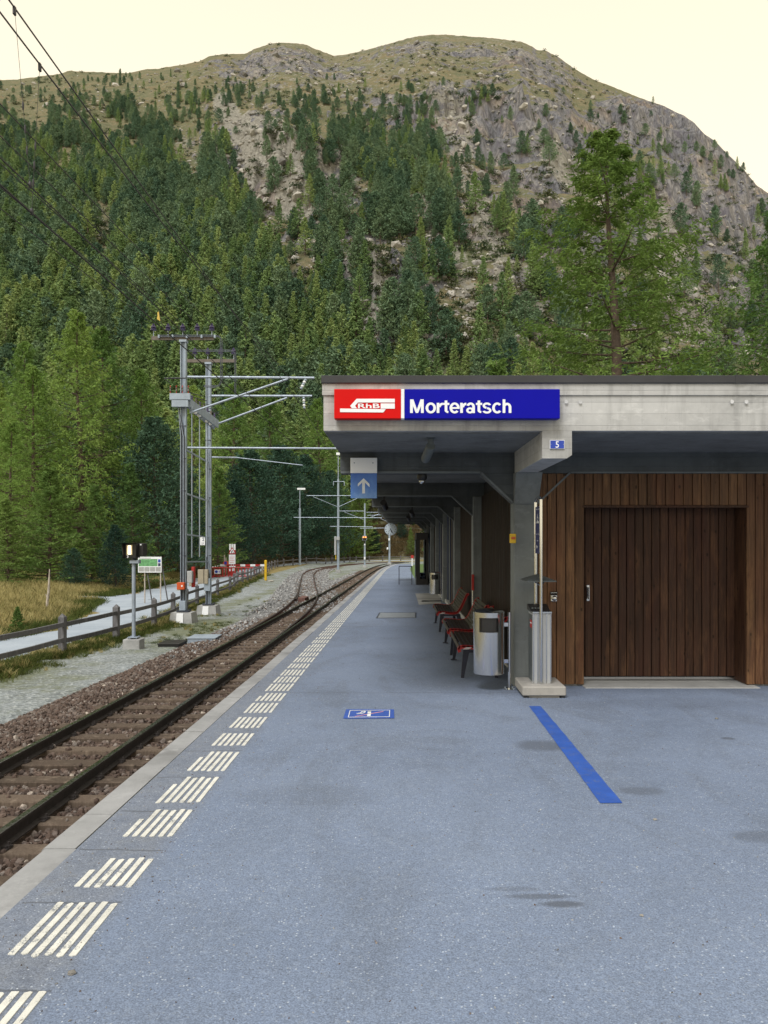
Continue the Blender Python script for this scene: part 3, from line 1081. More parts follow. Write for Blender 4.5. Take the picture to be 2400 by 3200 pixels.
def rail(Q, off, mats, parent, z_add=0.0):
    n, _ = normals(Q)
    P = Q + n * off
    prof = [(-0.055, -0.140), (-0.055, -0.128), (-0.010, -0.112), (-0.010, -0.045), (-0.031, -0.034), (-0.031, -0.006), (-0.024, 0.0),
            (0.024, 0.0), (0.031, -0.006), (0.031, -0.034), (0.010, -0.045), (0.010, -0.112), (0.055, -0.128), (0.055, -0.140)]
    k = len(prof)
    mb = MB()
    vs = []
    for i in range(len(P)):
        z = float(tz(P[i][1])) + z_add
        vs += [(P[i][0] + n[i][0] * a, P[i][1] + n[i][1] * a, z + b) for a, b in prof]
    mb.add(vs, [])
    for i in range(len(P) - 1):
        for j in range(k - 1):
            mb.f.append((i * k + j, i * k + j + 1, (i + 1) * k + j + 1, (i + 1) * k + j))
            mb.m.append(1 if j in (5, 6, 7) else 0)
    return mb.build('rail', mats, parent)


def build_tracks():
    tr = bpy.data.objects.new('railway_track', None)
    col.objects.link(tr)
    kind(tr, 'structure')
    sd_ = bpy.data.objects.new('siding_track', None)
    col.objects.link(sd_)
    kind(sd_, 'structure')
    for o in (-0.53, 0.53):
        rail(main_line, o, [M_RAIL, M_RAILTOP], tr)
    # blades of the turnout start inside the main rails
    B = branch_line[branch_line[:, 1] > 18.5]
    rail(B[2:], -0.53, [M_RUSTRAIL, M_RAIL], sd_, 0.002)
    rail(B, 0.53, [M_RUSTRAIL, M_RAIL], sd_, -0.002)
    # check rails beside the frog
    C = main_line[(main_line[:, 1] > 36) & (main_line[:, 1] < 41)]
    rail(C, 0.44, [M_RAIL, M_RAILTOP], tr, 0.0)
    Cb = branch_line[(branch_line[:, 1] > 36) & (branch_line[:, 1] < 41)]
    rail(Cb, -0.44, [M_RUSTRAIL, M_RAIL], sd_, 0.0)
    # sleepers
    def sl_mesh(length, seed):
        r = random.Random(seed)
        m_ = MB()
        m_.box(-length / 2, length / 2, -0.11, 0.11, -0.14, 0.0, 0.012)
        m_.v = [(x + r.uniform(-.006, .006), y + r.uniform(-.006, .006), z + (r.uniform(-.006, .004) if z > -0.05 else 0)) for x, y, z in m_.v]
        return m_.mesh('sleeper', M_SLEEPER)
    norm = [sl_mesh(1.85, k) for k in range(5)]
    clip = MB()
    for s in (-1, 1):                                 # base plate and two clip bolts beside one rail
        clip.box(s * 0.062 - 0.03, s * 0.062 + 0.03, -0.055, 0.055, 0.001, 0.014)
        clip.lathe(s * 0.082, 0.0, [(0.020, 0.0), (0.020, 0.032), (0.011, 0.034), (0.011, 0.058)], 6)
        clip.box(s * 0.058 - 0.022, s * 0.058 + 0.022, -0.03, 0.03, 0.012, 0.030)
    clip_me = clip.mesh('rail_fastening', M_RAIL)
    n, t = normals(main_line)
    for i in range(0, len(main_line)):
        x, y = main_line[i]
        if y < 0.5 or y > 122:
            continue
        L, shift, me = 1.85, 0.0, norm[i % 5]
        if 19 < y < 42:
            bx = float(np.interp(y, branch_line[:, 1], branch_line[:, 0]))
            L = 1.85 + max(0, x - bx)
            shift = -(L - 1.85) / 2
            me = sl_mesh(L, i)
        o = share('sleeper', me, tr, (x + shift, y + random.uniform(-.02, .02), float(tz(y)) - 0.136), (-math.atan(SL) if y < 60 else 0, 0, -math.atan2(t[i][0], t[i][1]) + random.uniform(-.015, .015)))
        if y < 30:
            for s in (-0.53, 0.53):
                share('rail_fastening', clip_me, o, (s - shift, 0, 0))
    n, t = normals(branch_line)
    for i in range(len(branch_line)):
        x, y = branch_line[i]
        if y < 42 or y > 126:
            continue
        share('sleeper', norm[i % 5], sd_, (x, y, float(tz(y)) - 0.142), (0, 0, -math.atan2(t[i][0], t[i][1])))
    # point machine stub at the frog
    X, Y, z = on(944, 1868, tz)
    mb = MB()
    mb.prism([(X - 0.12, Y - 0.6), (X + 0.22, Y - 0.75), (X + 0.30, Y + 0.2), (X - 0.05, Y + 0.7)], 'z', z - 0.16, z + 0.05)
    mb.build('switch_stop', M_RUSTRAIL, sd_)
    # ballast beds
    def bed(Q, prof, name, y0, y1, mat):
        n_, _ = normals(Q)
        mb_ = MB()
        idx = [i for i in range(len(Q)) if y0 <= Q[i][1] <= y1]
        vs = []
        for i in idx:
            z = float(tz(Q[i][1]))
            vs += [(Q[i][0] + n_[i][0] * a, Q[i][1] + n_[i][1] * a, z + b) for a, b in prof]
        k = len(prof)
        mb_.add(vs, [(a * k + j, a * k + j + 1, (a + 1) * k + j + 1, (a + 1) * k + j) for a in range(len(idx) - 1) for j in range(k - 1)])
        kind(mb_.build(name, mat, smooth=True), 'structure')
    m, nt, b = node_mat('ballast_bed')
    p = wpos(nt)
    vo = N(nt, 'ShaderNodeTexVoronoi')
    vo.inputs['Scale'].default_value = 14
    nt.links.new(p, vo.inputs['Vector'])
    sc = nt.nodes.new('ShaderNodeSeparateColor')
    nt.links.new(vo.outputs['Color'], sc.inputs[0])
    sp = nt.nodes.new('ShaderNodeSeparateXYZ')
    nt.links.new(p, sp.inputs[0])
    cb = ramp(nt, sc.outputs[0], [(0, (0.030, 0.018, 0.014)), (0.6, (0.075, 0.046, 0.034)), (1, (0.14, 0.10, 0.08))])
    cg = ramp(nt, sc.outputs[0], [(0, (0.08, 0.085, 0.09)), (0.6, (0.16, 0.165, 0.175)), (1, (0.30, 0.305, 0.31))])
    leftof = ramp(nt, math_n(nt, 'MULTIPLY', math_n(nt, 'ADD', sp.outputs['X'], 8.0), 0.25), [(0.72, 1.0), (0.82, 0.0)])
    farr = ramp(nt, math_n(nt, 'DIVIDE', math_n(nt, 'ADD', sp.outputs['Y'], math_n(nt, 'MULTIPLY', noise(nt, 0.8, 3, 0.6, p), 8)), 100), [(0.20, 0.0), (0.34, 1.0)])
    nt.links.new(mix(nt, math_n(nt, 'MULTIPLY', leftof, farr), cb, cg), b.inputs['Base Color'])
    b.inputs['Roughness'].default_value = 0.9
    bump(nt, b, vo.outputs['Distance'], 1.0, 0.05)
    bed(main_line, [(-2.75, -0.62), (-1.95, -0.27), (-1.5, -0.195), (1.74, -0.195)], 'ballast_bed', -10, 127, m)
    bed(branch_line, [(-2.5, -0.50), (-1.7, -0.22), (-1.3, -0.155), (1.3, -0.155), (1.9, -0.25), (2.6, -0.5)], 'siding_ballast_bed', 26, 126, m)


build_tracks()


# ------------------------------------------------------------------ scatter: many alike pieces as one object of kind stuff
def scatter(name, pts, rot, sc, k, protos):
    me = bpy.data.meshes.new(name)
    me.vertices.add(len(pts))
    me.vertices.foreach_set('co', np.asarray(pts, np.float32).ravel())
    for nm, ty, key, arr in (('rot', 'FLOAT_VECTOR', 'vector', rot), ('sc', 'FLOAT_VECTOR', 'vector', sc), ('k', 'INT', 'value', k)):
        a = me.attributes.new(nm, ty, 'POINT')
        a.data.foreach_set(key, np.asarray(arr, np.int32 if ty == 'INT' else np.float32).ravel())
    me.update()
    o = bpy.data.objects.new(name, me)
    col.objects.link(o)
    kind(o, 'stuff')
    ng = bpy.data.node_groups.new(name, 'GeometryNodeTree')
    ng.interface.new_socket('Geometry', in_out='INPUT', socket_type='NodeSocketGeometry')
    ng.interface.new_socket('Geometry', in_out='OUTPUT', socket_type='NodeSocketGeometry')
    gi, go = ng.nodes.new('NodeGroupInput'), ng.nodes.new('NodeGroupOutput')
    jn = ng.nodes.new('GeometryNodeJoinGeometry')
    def named(n, t):
        a = ng.nodes.new('GeometryNodeInputNamedAttribute')
        a.data_type = t
        a.inputs['Name'].default_value = n
        return a.outputs['Attribute']
    ar, asc, ak = named('rot', 'FLOAT_VECTOR'), named('sc', 'FLOAT_VECTOR'), named('k', 'INT')
    for i, pr in enumerate(protos):
        cmp_ = ng.nodes.new('FunctionNodeCompare')
        cmp_.data_type = 'INT'
        cmp_.operation = 'EQUAL'
        ng.links.new(ak, cmp_.inputs[2])
        cmp_.inputs[3].default_value = i
        oi = ng.nodes.new('GeometryNodeObjectInfo')
        oi.inputs['Object'].default_value = pr
        ip = ng.nodes.new('GeometryNodeInstanceOnPoints')
        ng.links.new(gi.outputs[0], ip.inputs['Points'])
        ng.links.new(cmp_.outputs[0], ip.inputs['Selection'])
        ng.links.new(oi.outputs['Geometry'], ip.inputs['Instance'])
        ng.links.new(ar, ip.inputs['Rotation'])
        ng.links.new(asc, ip.inputs['Scale'])
        ng.links.new(ip.outputs[0], jn.inputs[0])
    ng.links.new(jn.outputs[0], go.inputs[0])
    md = o.modifiers.new('scatter', 'NODES')
    md.node_group = ng
    return o


def rock_proto(name, seed, mat, sub=1, flat=0.75):
    import bmesh
    bm = bmesh.new()
    bmesh.ops.create_icosphere(bm, subdivisions=sub, radius=0.5)
    r = random.Random(seed)
    for v in bm.verts:
        v.co *= r.uniform(0.72, 1.12)
        v.co.z *= flat
        v.co.x *= 1.15
    me = bpy.data.meshes.new(name)
    bm.to_mesh(me)
    bm.free()
    me.materials.append(mat)
    return bpy.data.objects.new(name, me)


def build_ballast():
    P = []
    for (y0, y1, dens, size) in ((1.5, 8, 620, 0.060), (8, 14, 420, 0.066), (14, 24, 230, 0.078), (24, 45, 110, 0.10), (45, 80, 28, 0.15)):
        wdt = 4.6
        n = int(dens * (y1 - y0) * wdt)
        y = RNG.uniform(y0, y1, n)
        off = RNG.uniform(-2.85, 1.72, n)
        keep = (off > -1.95) | (RNG.random(n) < 1.0 - (-1.95 - off) / 1.1)
        y, off = y[keep], off[keep]
        z = tz(y) - 0.195 - 0.075 * np.clip((-1.5 - off) / 0.45, 0, 1) - 0.35 * np.clip((-1.95 - off) / 0.8, 0, 1)
        z += RNG.uniform(-0.01, 0.022, len(y))
        s = size * RNG.uniform(0.6, 1.35, len(y))
        x = main_x(y) + off
        # leave the sleeper tops free
        ph = np.abs(((y + 10 + 0.31) % 0.62) - 0.31)
        onsl = (ph < 0.135) & (np.abs(off) < 0.93)
        keep = ~onsl | (RNG.random(len(y)) < 0.03)
        rl = np.minimum(np.abs(off - 0.53), np.abs(off + 0.53)) > 0.07
        keep &= rl
        z = np.where(onsl, tz(y) - 0.13, z)
        P.append(np.stack([x, y, z, s, off], -1)[keep])
    # the siding
    Q = branch_line[(branch_line[:, 1] > 30) & (branch_line[:, 1] < 95)]
    n_, _ = normals(Q)
    m = 6500
    i = RNG.integers(0, len(Q), m)
    off = RNG.uniform(-2.4, 2.4, m)
    x, y = Q[i, 0] + n_[i, 0] * off, Q[i, 1] + n_[i, 1] * off + RNG.uniform(-.3, .3, m)
    z = tz(y) - 0.165 - 0.25 * np.clip((np.abs(off) - 1.6) / 0.8, 0, 1)
    P.append(np.stack([x, y, z, 0.13 * RNG.uniform(0.6, 1.4, m), -2.0 + 0 * x], -1))
    P = np.concatenate(P)
    n = len(P)
    grey = RNG.random(n) < S(17, 30, P[:, 1] + RNG.normal(0, 2, n)) * np.where(P[:, 4] < -1.1, 0.95, 0.15)
    k = RNG.integers(0, 3, n) + 3 * grey
    protos = [rock_proto('ballast_stone', 10 + q, M_BALLAST) for q in range(3)] + [rock_proto('ballast_stone', 20 + q, M_GREYBALLAST) for q in range(3)]
    rot = RNG.uniform(0, 6.28, (n, 3))
    s = P[:, 3:4] * RNG.uniform(0.75, 1.25, (n, 3))
    scatter('track_ballast', P[:, :3], rot, s, k, protos)


build_ballast()
# ------------------------------------------------------------------ the mountain
_sil1 = [(0, 345), (75, 343), (250, 320), (300, 305), (430, 312), (560, 315), (640, 297), (690, 297), (720, 290), (790, 280), (860, 265), (900, 245), (960, 235), (1060, 232), (1100, 210), (1160, 190), (1210, 183), (1310, 190), (1370, 215), (1440, 240), (1500, 235), (1600, 210), (1659, 195)]
_sil2 = [(60, 178), (130, 160), (200, 150), (260, 149), (400, 160), (480, 165), (590, 180), (640, 200), (660, 215), (700, 220), (750, 245), (820, 295), (900, 340), (1000, 380), (1100, 420), (1200, 455), (1300, 500), (1340, 530), (1380, 575), (1430, 610), (1500, 680), (1560, 740), (1610, 800), (1659, 835)]
SIL = [(-900, 420), (-450, 290)] + [(x / 1.3825, y / 1.3825) for x, y in _sil1] + [(1200 + x / 1.3825, y / 1.3825) for x, y in _sil2] + [(2600, 760), (3000, 980), (3600, 1150)]
SIL = np.array(SIL)

TX = np.arange(0, 2401, 200)
ROCK_ROWS = {
    120: '0000454445000', 150: '0000455445000', 200: '0023543344000', 250: '1133542243330', 300: '1122223432461', 350: '1122334874880', 400: '1113623885795', 450: '1113722676399',
    500: '1113752566369', 550: '0012762446548', 600: '0011772355766', 700: '0001572354676', 800: '0000353455454', 900: '0100154355443', 1000: '0000038334444', 1100: '0000017223454', 1250: '0000013222332', 1700: '0000012222222'}
SCREE_ROWS = {
    120: '0000555554000', 200: '2234555554000', 250: '3345555444330', 300: '3444555434330', 350: '1222533222100', 400: '0112722211000', 450: '0011733211000', 500: '0011753222100',
    550: '0010764213110', 600: '0000774224333', 700: '0000565334333', 800: '0000254324333', 900: '0110023324332', 1000: '0000014213333', 1100: '0000014212333', 1250: '0000013622332', 1700: '0000015733222'}
TREE_ROWS = {
    120: '0000000000000', 190: '0000100000000', 230: '1233222210000', 250: '2355333321000', 300: '3577666542210', 350: '7777677543320', 400: '8887477422321', 450: '9988477424333', 500: '9997359534334', 550: '9998369734434', 600: '9999269634334', 650: '9999458524234', 700: '9999548524334', 800: '9999865343324', 900: '9999963542335', 1000: '9999984153324', 1100: '9999995254222', 1250: '9999998343223', 1450: '9999996155666', 1600: '7777774144444', 1720: '0000000000000'}


def table(rows):
    ys = np.array(sorted(rows))
    T = np.array([[int(c) for c in rows[y]] for y in ys], float) / 9

    def f(px, py):
        px, py = np.asarray(px, float), np.asarray(py, float)
        j = np.clip(np.searchsorted(ys, py) - 1, 0, len(ys) - 2)
        b = np.clip((py - ys[j]) / (ys[j + 1] - ys[j]), 0, 1)
        i = np.clip((px / 200).astype(int), 0, 11)
        a = np.clip(px / 200 - i, 0, 1)
        return (T[j, i] * (1 - a) + T[j, i + 1] * a) * (1 - b) + (T[j + 1, i] * (1 - a) + T[j + 1, i + 1] * a) * b
    return f


rock_at, scree_tab, tree_at = table(ROCK_ROWS), table(SCREE_ROWS), table(TREE_ROWS)

# open gullies and clearings on the slope: (points, half widths), in photo pixels
GULLIES = [([(690, 330), (760, 420), (800, 520), (850, 640), (905, 740), (960, 820)], [30, 45, 60, 55, 40, 20]),
           ([(880, 420), (900, 560), (935, 680), (985, 800)], [30, 45, 45, 25]),
           ([(1040, 900), (1100, 960), (1150, 1030), (1190, 1120)], [30, 60, 75, 60]),
           ([(1380, 380), (1430, 480), (1455, 600), (1490, 720), (1540, 850), (1600, 960), (1680, 1060)], [70, 60, 40, 45, 60, 60, 60]),
           ([(1290, 620), (1330, 720), (1370, 830), (1440, 950), (1500, 1060)], [20, 30, 40, 40, 30]),
           ([(1700, 480), (1760, 560), (1850, 640)], [50, 60, 50]),
           ([(2060, 760), (2120, 900), (2180, 1050)], [50, 60, 50]),
           ([(300, 690), (320, 760)], [55, 45]), ([(560, 420), (600, 520)], [35, 30]), ([(700, 1190), (880, 1130)], [14, 14])]


def gully_field(px, py):
    """1 inside an open gully, 0 outside"""
    px, py = np.asarray(px, float), np.asarray(py, float)
    wob = 18 * fbm(px / 40, py / 40, 3, 202)
    best = np.full(px.shape, 9.0)
    for pts, ws in GULLIES:
        for (a, b, wa, wb) in zip(pts[:-1], pts[1:], ws[:-1], ws[1:]):
            dx, dy = b[0] - a[0], b[1] - a[1]
            t = np.clip(((px - a[0]) * dx + (py - a[1]) * dy) / (dx * dx + dy * dy), 0, 1)
            d_ = np.hypot(px - a[0] - t * dx, py - a[1] - t * dy) + wob
            best = np.minimum(best, d_ / (wa + (wb - wa) * t))
    return 1 - S(0.75, 1.15, best)


_gx, _gy = np.arange(-400, 2900, 5.0), np.arange(0, 1850, 5.0)
_GF = gully_field(*np.meshgrid(_gx, _gy))
_CF = fbm(*np.meshgrid(_gx / 60, _gy / 40), 3, 15)
_PF = fbm(*np.meshgrid(_gx / 170, _gy / 140), 3, 88)


def look(field, px, py):
    i = np.clip(((np.asarray(py, float)) / 5).astype(int), 0, len(_gy) - 1)
    j = np.clip(((np.asarray(px, float) + 400) / 5).astype(int), 0, len(_gx) - 1)
    return field[i, j]


def gully(px, py):
    return look(_GF, px, py)


def scree_at(px, py):
    return np.clip(scree_tab(px, py) + 0.45 * gully(px, py), 0, 1)


def build_mountain():
    nu, nv = 760, 560
    u = np.linspace(-0.95, 0.95, nu)
    # finer where the photo looks
    u = np.sign(u) * np.abs(u / 0.95) ** 1.25 * 0.95
    px = CX + F * u
    sil = np.interp(px, SIL[:, 0], SIL[:, 1])
    sil = sil - 2.0 * fbm(px / 26, px * 0 + 3.3, 4, 5) - 1.5 * fbm(px / 7, px * 0 + 1.7, 3, 8)
    tr = (CY - sil) / F
    Yr = 1000 + 130 * fbm(u * 5, u * 0, 3, 11) + 200 * np.clip(u, 0, 1)
    s = np.linspace(0, 1, nv)
    Y0 = 146.0 + 0 * u
    Yfront = Y0[None, :] + (Yr - Y0)[None, :] * (s[:, None] ** 1.15)
    zr = tr * Yr + EYE
    sn = (Yfront - Y0[None, :]) / (Yr - Y0)[None, :]
    z = -3.0 + (zr[None, :] + 3.0) * (sn ** 1.02)
    X = u[None, :] * Yfront
    pyb = CY - F * (z - EYE) / Yfront
    pxb = np.broadcast_to(px[None, :], z.shape)
    rock = rock_at(np.clip(pxb, 0, 2400), pyb)
    scree = scree_at(np.clip(pxb, 0, 2400), pyb)
    env = S(0.0, 0.22, sn) * (1 - S(0.72, 0.97, sn))
    env2 = S(0.0, 0.06, sn) * (1 - S(0.0, 1.0, (sn - 0.80 - 0.11 * S(0.15, 0.3, u)[None, :]) / (0.185 - 0.10 * S(0.15, 0.3, u)[None, :])))
    big = fbm(X / 190, Yfront / 190, 4, 21)
    z2 = z + env * 26 * big
    rid = 1 - np.abs(fbm(X / 60 + 0.5 * big, z / 90, 4, 31)) * 2
    z2 += env * rock * 24 * rid
    z2 += env2 * (3.5 + 6 * rock) * fbm(X / 28, Yfront / 28, 4, 41)
    # ribs and clefts down the cliffs
    hard = np.clip(rock * 2.2 - 0.9, 0, 1)
    z2 += env2 * hard * (13 * (0.5 - np.abs(fbm(X / 17, z / 120, 4, 81)) * 2) + 5 * fbm(X / 5, z / 30, 3, 83))
    # benches: rock steps where the cliffs stand
    per = 34.0
    q = (z2 + 16 * fbm(X / 130, Yfront / 130, 3, 51)) / per
    fr = q - np.floor(q)
    stepped = np.floor(q) + np.where(fr < 0.45, fr * 0.35 / 0.45, 0.35 + (fr - 0.45) * 0.65 / 0.55)
    stepped = np.floor(q) + S(0.35, 0.75, fr) * 0.8 + 0.2 * fr
    z2 += env2 * np.clip(rock * 1.5 - 0.35, 0, 1) * (stepped - q) * per * 1.0
    z2 += env2 * 1.3 * rock * fbm(X / 6, z2 / 6, 3, 61)
    z2 = np.minimum(z2, tr[None, :] * Yfront + EYE - 0.002 * (Yr[None, :] - Yfront))   # nothing stands above the ridge line
    # the far side falls away
    nb = 14
    Yb = Yr[None, :] + np.linspace(14, 900, nb)[:, None]
    Xb = u[None, :] * Yb
    zb = zr[None, :] - 0.30 * (Yb - Yr[None, :]) + 10 * fbm(Xb / 150, Yb / 150, 3, 71) - 4
    Xa, Ya, za = np.concatenate([X, Xb]), np.concatenate([Yfront, Yb]), np.concatenate([z2, zb])
    n0, n1 = za.shape
    v = np.stack([Xa, Ya, za], -1).reshape(-1, 3)
    i = np.arange(n0 - 1)[:, None] * n1 + np.arange(n1 - 1)[None, :]
    f = np.stack([i, i + 1, i + n1 + 1, i + n1], -1).reshape(-1, 4)
    me = np_mesh('mountain', v, f, [M_MOUNT])
    ra = np.concatenate([rock, np.full(Xb.shape, 0.4)])
    sa = np.concatenate([scree, np.full(Xb.shape, 0.3)])
    for n, a in (('rock', ra), ('scree', sa)):
        at_ = me.attributes.new(n, 'FLOAT', 'POINT')
        at_.data.foreach_set('value', a.reshape(-1).astype(np.float32))
    me.polygons.foreach_set('use_smooth', np.ones(len(me.polygons), bool))
    o = bpy.data.objects.new('mountain', me)
    col.objects.link(o)
    kind(o, 'structure')
    t = (z2 - EYE) / Yfront
    return u, Yfront, z2, np.maximum.accumulate(t, axis=0)


MU, MY, MZ, MT = build_mountain()


def on_mountain(px, py):
    """point of the slope seen at a photo pixel"""
    uu = (px - CX) / F
    i = int(np.clip(np.searchsorted(MU, uu), 1, len(MU) - 1))
    if uu - MU[i - 1] < MU[i] - uu:
        i -= 1
    t = (CY - py) / F
    c = MT[:, i]
    if t >= c[-1] or t <= c[0]:
        return None
    j = int(np.searchsorted(c, t))
    return Vector((MU[i] * MY[j, i], MY[j, i], MZ[j, i])), MZ[min(j + 1, len(c) - 1), i]


# ------------------------------------------------------------------ trees
def cards(c, a, L, Wd, rng):
    """rhombic needle sprays: centres, axes, lengths, widths -> verts, quads"""
    n = len(c)
    a = a / (np.linalg.norm(a, axis=1)[:, None] + 1e-9)
    r = rng.normal(size=(n, 3))
    b = np.cross(a, r)
    b /= (np.linalg.norm(b, axis=1)[:, None] + 1e-9)
    A, B = a * (L / 2)[:, None], b * (Wd / 2)[:, None]
    v = np.stack([c - A, c - A * 0.1 + B, c + A, c - A * 0.1 - B], 1).reshape(-1, 3)
    return v, np.arange(4 * n).reshape(n, 4)


def make_tree(name, kind_, h, seed, nb, ntw, ncard, clen, cwid, mats, tubes=True, rm=0.22, low=0.06, base_r=None):
    """trunk mesh and crown mesh of one conifer, base at the origin"""
    rng = np.random.default_rng(seed)
    tb = MB()
    r0 = base_r or h * 0.013
    lean = rng.normal(0, 0.006, 2)
    spine = lambda z: np.array([lean[0] * z + 0.10 * math.sin(z * 0.35 + seed), lean[1] * z + 0.10 * math.sin(z * 0.27 + 2 * seed), z])
    zs = np.linspace(-0.4, h * 0.99, 14 if tubes else 5)
    tb.tube([spine(z) for z in zs], [max(0.012, r0 * (1 - max(0, z) / h) ** 0.9 * (1.25 if z < 0.2 else 1)) for z in zs], 8 if tubes else 4)
    C, A, Ls, Ws = [], [], [], []
    gold = rng.uniform(0, 6.28)
    for i in range(nb):
        fz = low + (0.985 - low) * ((i + rng.uniform(0, 0.8)) / nb) ** 0.92
        if kind_ == 'larch' and tubes:                # branches stand in loose whorls with gaps between
            nw = max(12, nb // 6)
            if fz < 0.8:
                fz = (math.floor(fz * nw) + 0.5 + 0.30 * rng.normal()) / nw
            fz = min(max(fz, low), 0.985)
        z = fz * h
        if kind_ == 'larch':
            R = h * rm * (1 - fz) ** 0.78 * min(1, 0.62 + fz * 2.6)
            sl, cu = -0.30 + 0.80 * fz, 0.26
        elif kind_ == 'young':
            R = h * rm * (1 - fz) ** 0.88
            sl, cu = -0.05 + 0.65 * fz, 0.18
        else:
            R = h * rm * (1 - fz ** 1.9) ** 0.75 * min(1, 0.66 + fz * 1.5)
            sl, cu = -0.05 + 0.65 * fz, 0.38
        Lb = max(0.25, R * rng.uniform(0.58, 1.12))
        gold += 2.4 + rng.normal(0, 0.35)
        d = np.array([math.cos(gold), math.sin(gold), 0])
        sd2 = np.array([-d[1], d[0], 0])
        b0 = spine(z)
        swing = rng.normal(0, 0.10)
        def bp(t):
            return b0 + d * (Lb * t) + sd2 * (swing * Lb * t * t) + np.array([0, 0, Lb * (sl * t + cu * t * t)])
        if tubes:
            tb.tube([bp(t) for t in (0, 0.35, 0.7, 1.0)], [max(0.012, r0 * 0.30 * (1 - fz) + 0.014), max(0.01, r0 * 0.2 * (1 - fz) + 0.010), 0.010, 0.005], 4, False)
        m = max(3, int(ntw * (0.55 + 0.6 * Lb / (h * rm))))
        for k in range(m):
            t = 0.16 + 0.84 * (k + rng.uniform(0, 1)) / m
            o = bp(t)
            side = 1 if k % 2 else -1
            td = d * rng.uniform(0.35, 0.9) + sd2 * side * rng.uniform(0.5, 1.0)
            if kind_ == 'larch':
                td = td + np.array([0, 0, rng.uniform(-1.0, 0.05)])
            elif kind_ == 'young':
                td = td + np.array([0, 0, rng.uniform(-0.15, 0.45)])
            else:
                td = td + np.array([0, 0, rng.uniform(0.1, 0.8)])
            td /= np.linalg.norm(td)
            tl = Lb * (0.16 + 0.34 * (1 - t)) * rng.uniform(0.7, 1.3) + 0.10
            if kind_ == 'pine':
                e = o + td * tl * 0.7
                n_ = ncard
                ax = rng.normal(size=(n_, 3)) * 0.8 + td * 0.7 + np.array([0, 0, 0.55])
                C.append(e + rng.normal(size=(n_, 3)) * tl * 0.33)
                A.append(ax)
            else:
                n_ = ncard
                s = rng.uniform(0.05, 1.05, n_)
                hang = 0.22 if kind_ == 'larch' else 0.02
                pts = o + td[None, :] * (s * tl)[:, None] + np.array([0, 0, -1.0])[None, :] * (hang * tl * s ** 2)[:, None]
                C.append(pts + rng.normal(size=(n_, 3)) * 0.05 * min(1, h / 14))
                A.append(td[None, :] * 0.8 + rng.normal(size=(n_, 3)) * 0.55 + np.array([0, 0, -0.15 if kind_ == 'larch' else 0.25]))
            k_ = rng.uniform(0.65, 1.3, n_)
            Ls.append(clen * k_)
            Ws.append(cwid * k_)
    # leader
    n_ = 6
    C.append(spine(h * 0.97) + rng.normal(size=(n_, 3)) * np.array([0.05, 0.05, 0.25]))
    A.append(np.tile([0, 0, 1.0], (n_, 1)) + rng.normal(size=(n_, 3)) * 0.3)
    Ls.append(np.full(n_, clen))
    Ws.append(np.full(n_, cwid))
    v, f = cards(np.concatenate(C), np.concatenate(A), np.concatenate(Ls), np.concatenate(Ws), rng)
    crown = np_mesh('crown', v, f, [mats[1]])
    trunk = tb.mesh('trunk', mats[0], smooth=True)
    return trunk, crown


def joined(name, trunk, crown):
    """trunk and crown in one mesh, for the uncountable far wood"""
    tv = np.array([v.co[:] for v in trunk.vertices])
    cv = np.empty(len(crown.vertices) * 3, np.float32)
    crown.vertices.foreach_get('co', cv)
    cv = cv.reshape(-1, 3)
    n = len(tv)
    faces = [tuple(p.vertices) for p in trunk.polygons] + [tuple(int(i) + n for i in p.vertices) for p in crown.polygons]
    me = bpy.data.meshes.new(name)
    me.from_pydata([tuple(x) for x in tv] + [tuple(x) for x in cv], [], faces)
    me.materials.append(trunk.materials[0])
    me.materials.append(crown.materials[0])
    me.polygons.foreach_set('material_index', [0] * len(trunk.polygons) + [1] * len(crown.polygons))
    return bpy.data.objects.new(name, me)


def plant(name, loc, hscale, rz, meshes, label, group=None, wscale=1.0):
    r = thing(name, loc, label, 'tree', group)
    r.rotation_euler = (0, 0, rz)
    r.scale = (hscale * wscale, hscale * wscale, hscale)
    share('trunk', meshes[0], r)
    share('crown', meshes[1], r)
    return r


# prototypes with a nominal height of 20 m (near) and 16 m (hillside)
NEAR_L = [make_tree('larch', 'larch', 20, 100 + k, 140, 18, 14, 0.23, 0.050, (M_BARK, M_LARCH), rm=0.27) for k in range(4)]
NEAR_Y = [make_tree('young_larch', 'young', 10, 120 + k, 130, 13, 8, 0.26, 0.055, (M_BARK, M_YLARCH), rm=0.27, low=0.02) for k in range(3)]
NEAR_P = [make_tree('stone_pine', 'pine', 16, 140 + k, 120, 16, 9, 0.34, 0.10, (M_BARK, M_PINE), rm=0.24, low=0.05) for k in range(3)]
MID_L = [make_tree('hillside_larch', 'larch' if k < 2 else 'young', 16, 200 + k, (80, 60, 90, 70)[k], 9, 5, 0.62, 0.21, (M_BARK, M_HLARCH), False, rm=(0.20, 0.25, 0.18, 0.22)[k], low=(0.06, 0.12, 0.03, 0.08)[k]) for k in range(4)]
MID_P = [make_tree('hillside_pine', 'pine', 14, 220 + k, (70, 55, 80, 62)[k], 9, 5, 0.62, 0.24, (M_BARK, M_HPINE), False, rm=(0.21, 0.27, 0.18, 0.24)[k], low=(0.08, 0.18, 0.05, 0.12)[k]) for k in range(4)]

M_LONE = mat_foliage('lone_larch_needles', (0.040, 0.088, 0.022), (0.084, 0.152, 0.034), (0.138, 0.212, 0.048), 0.3)

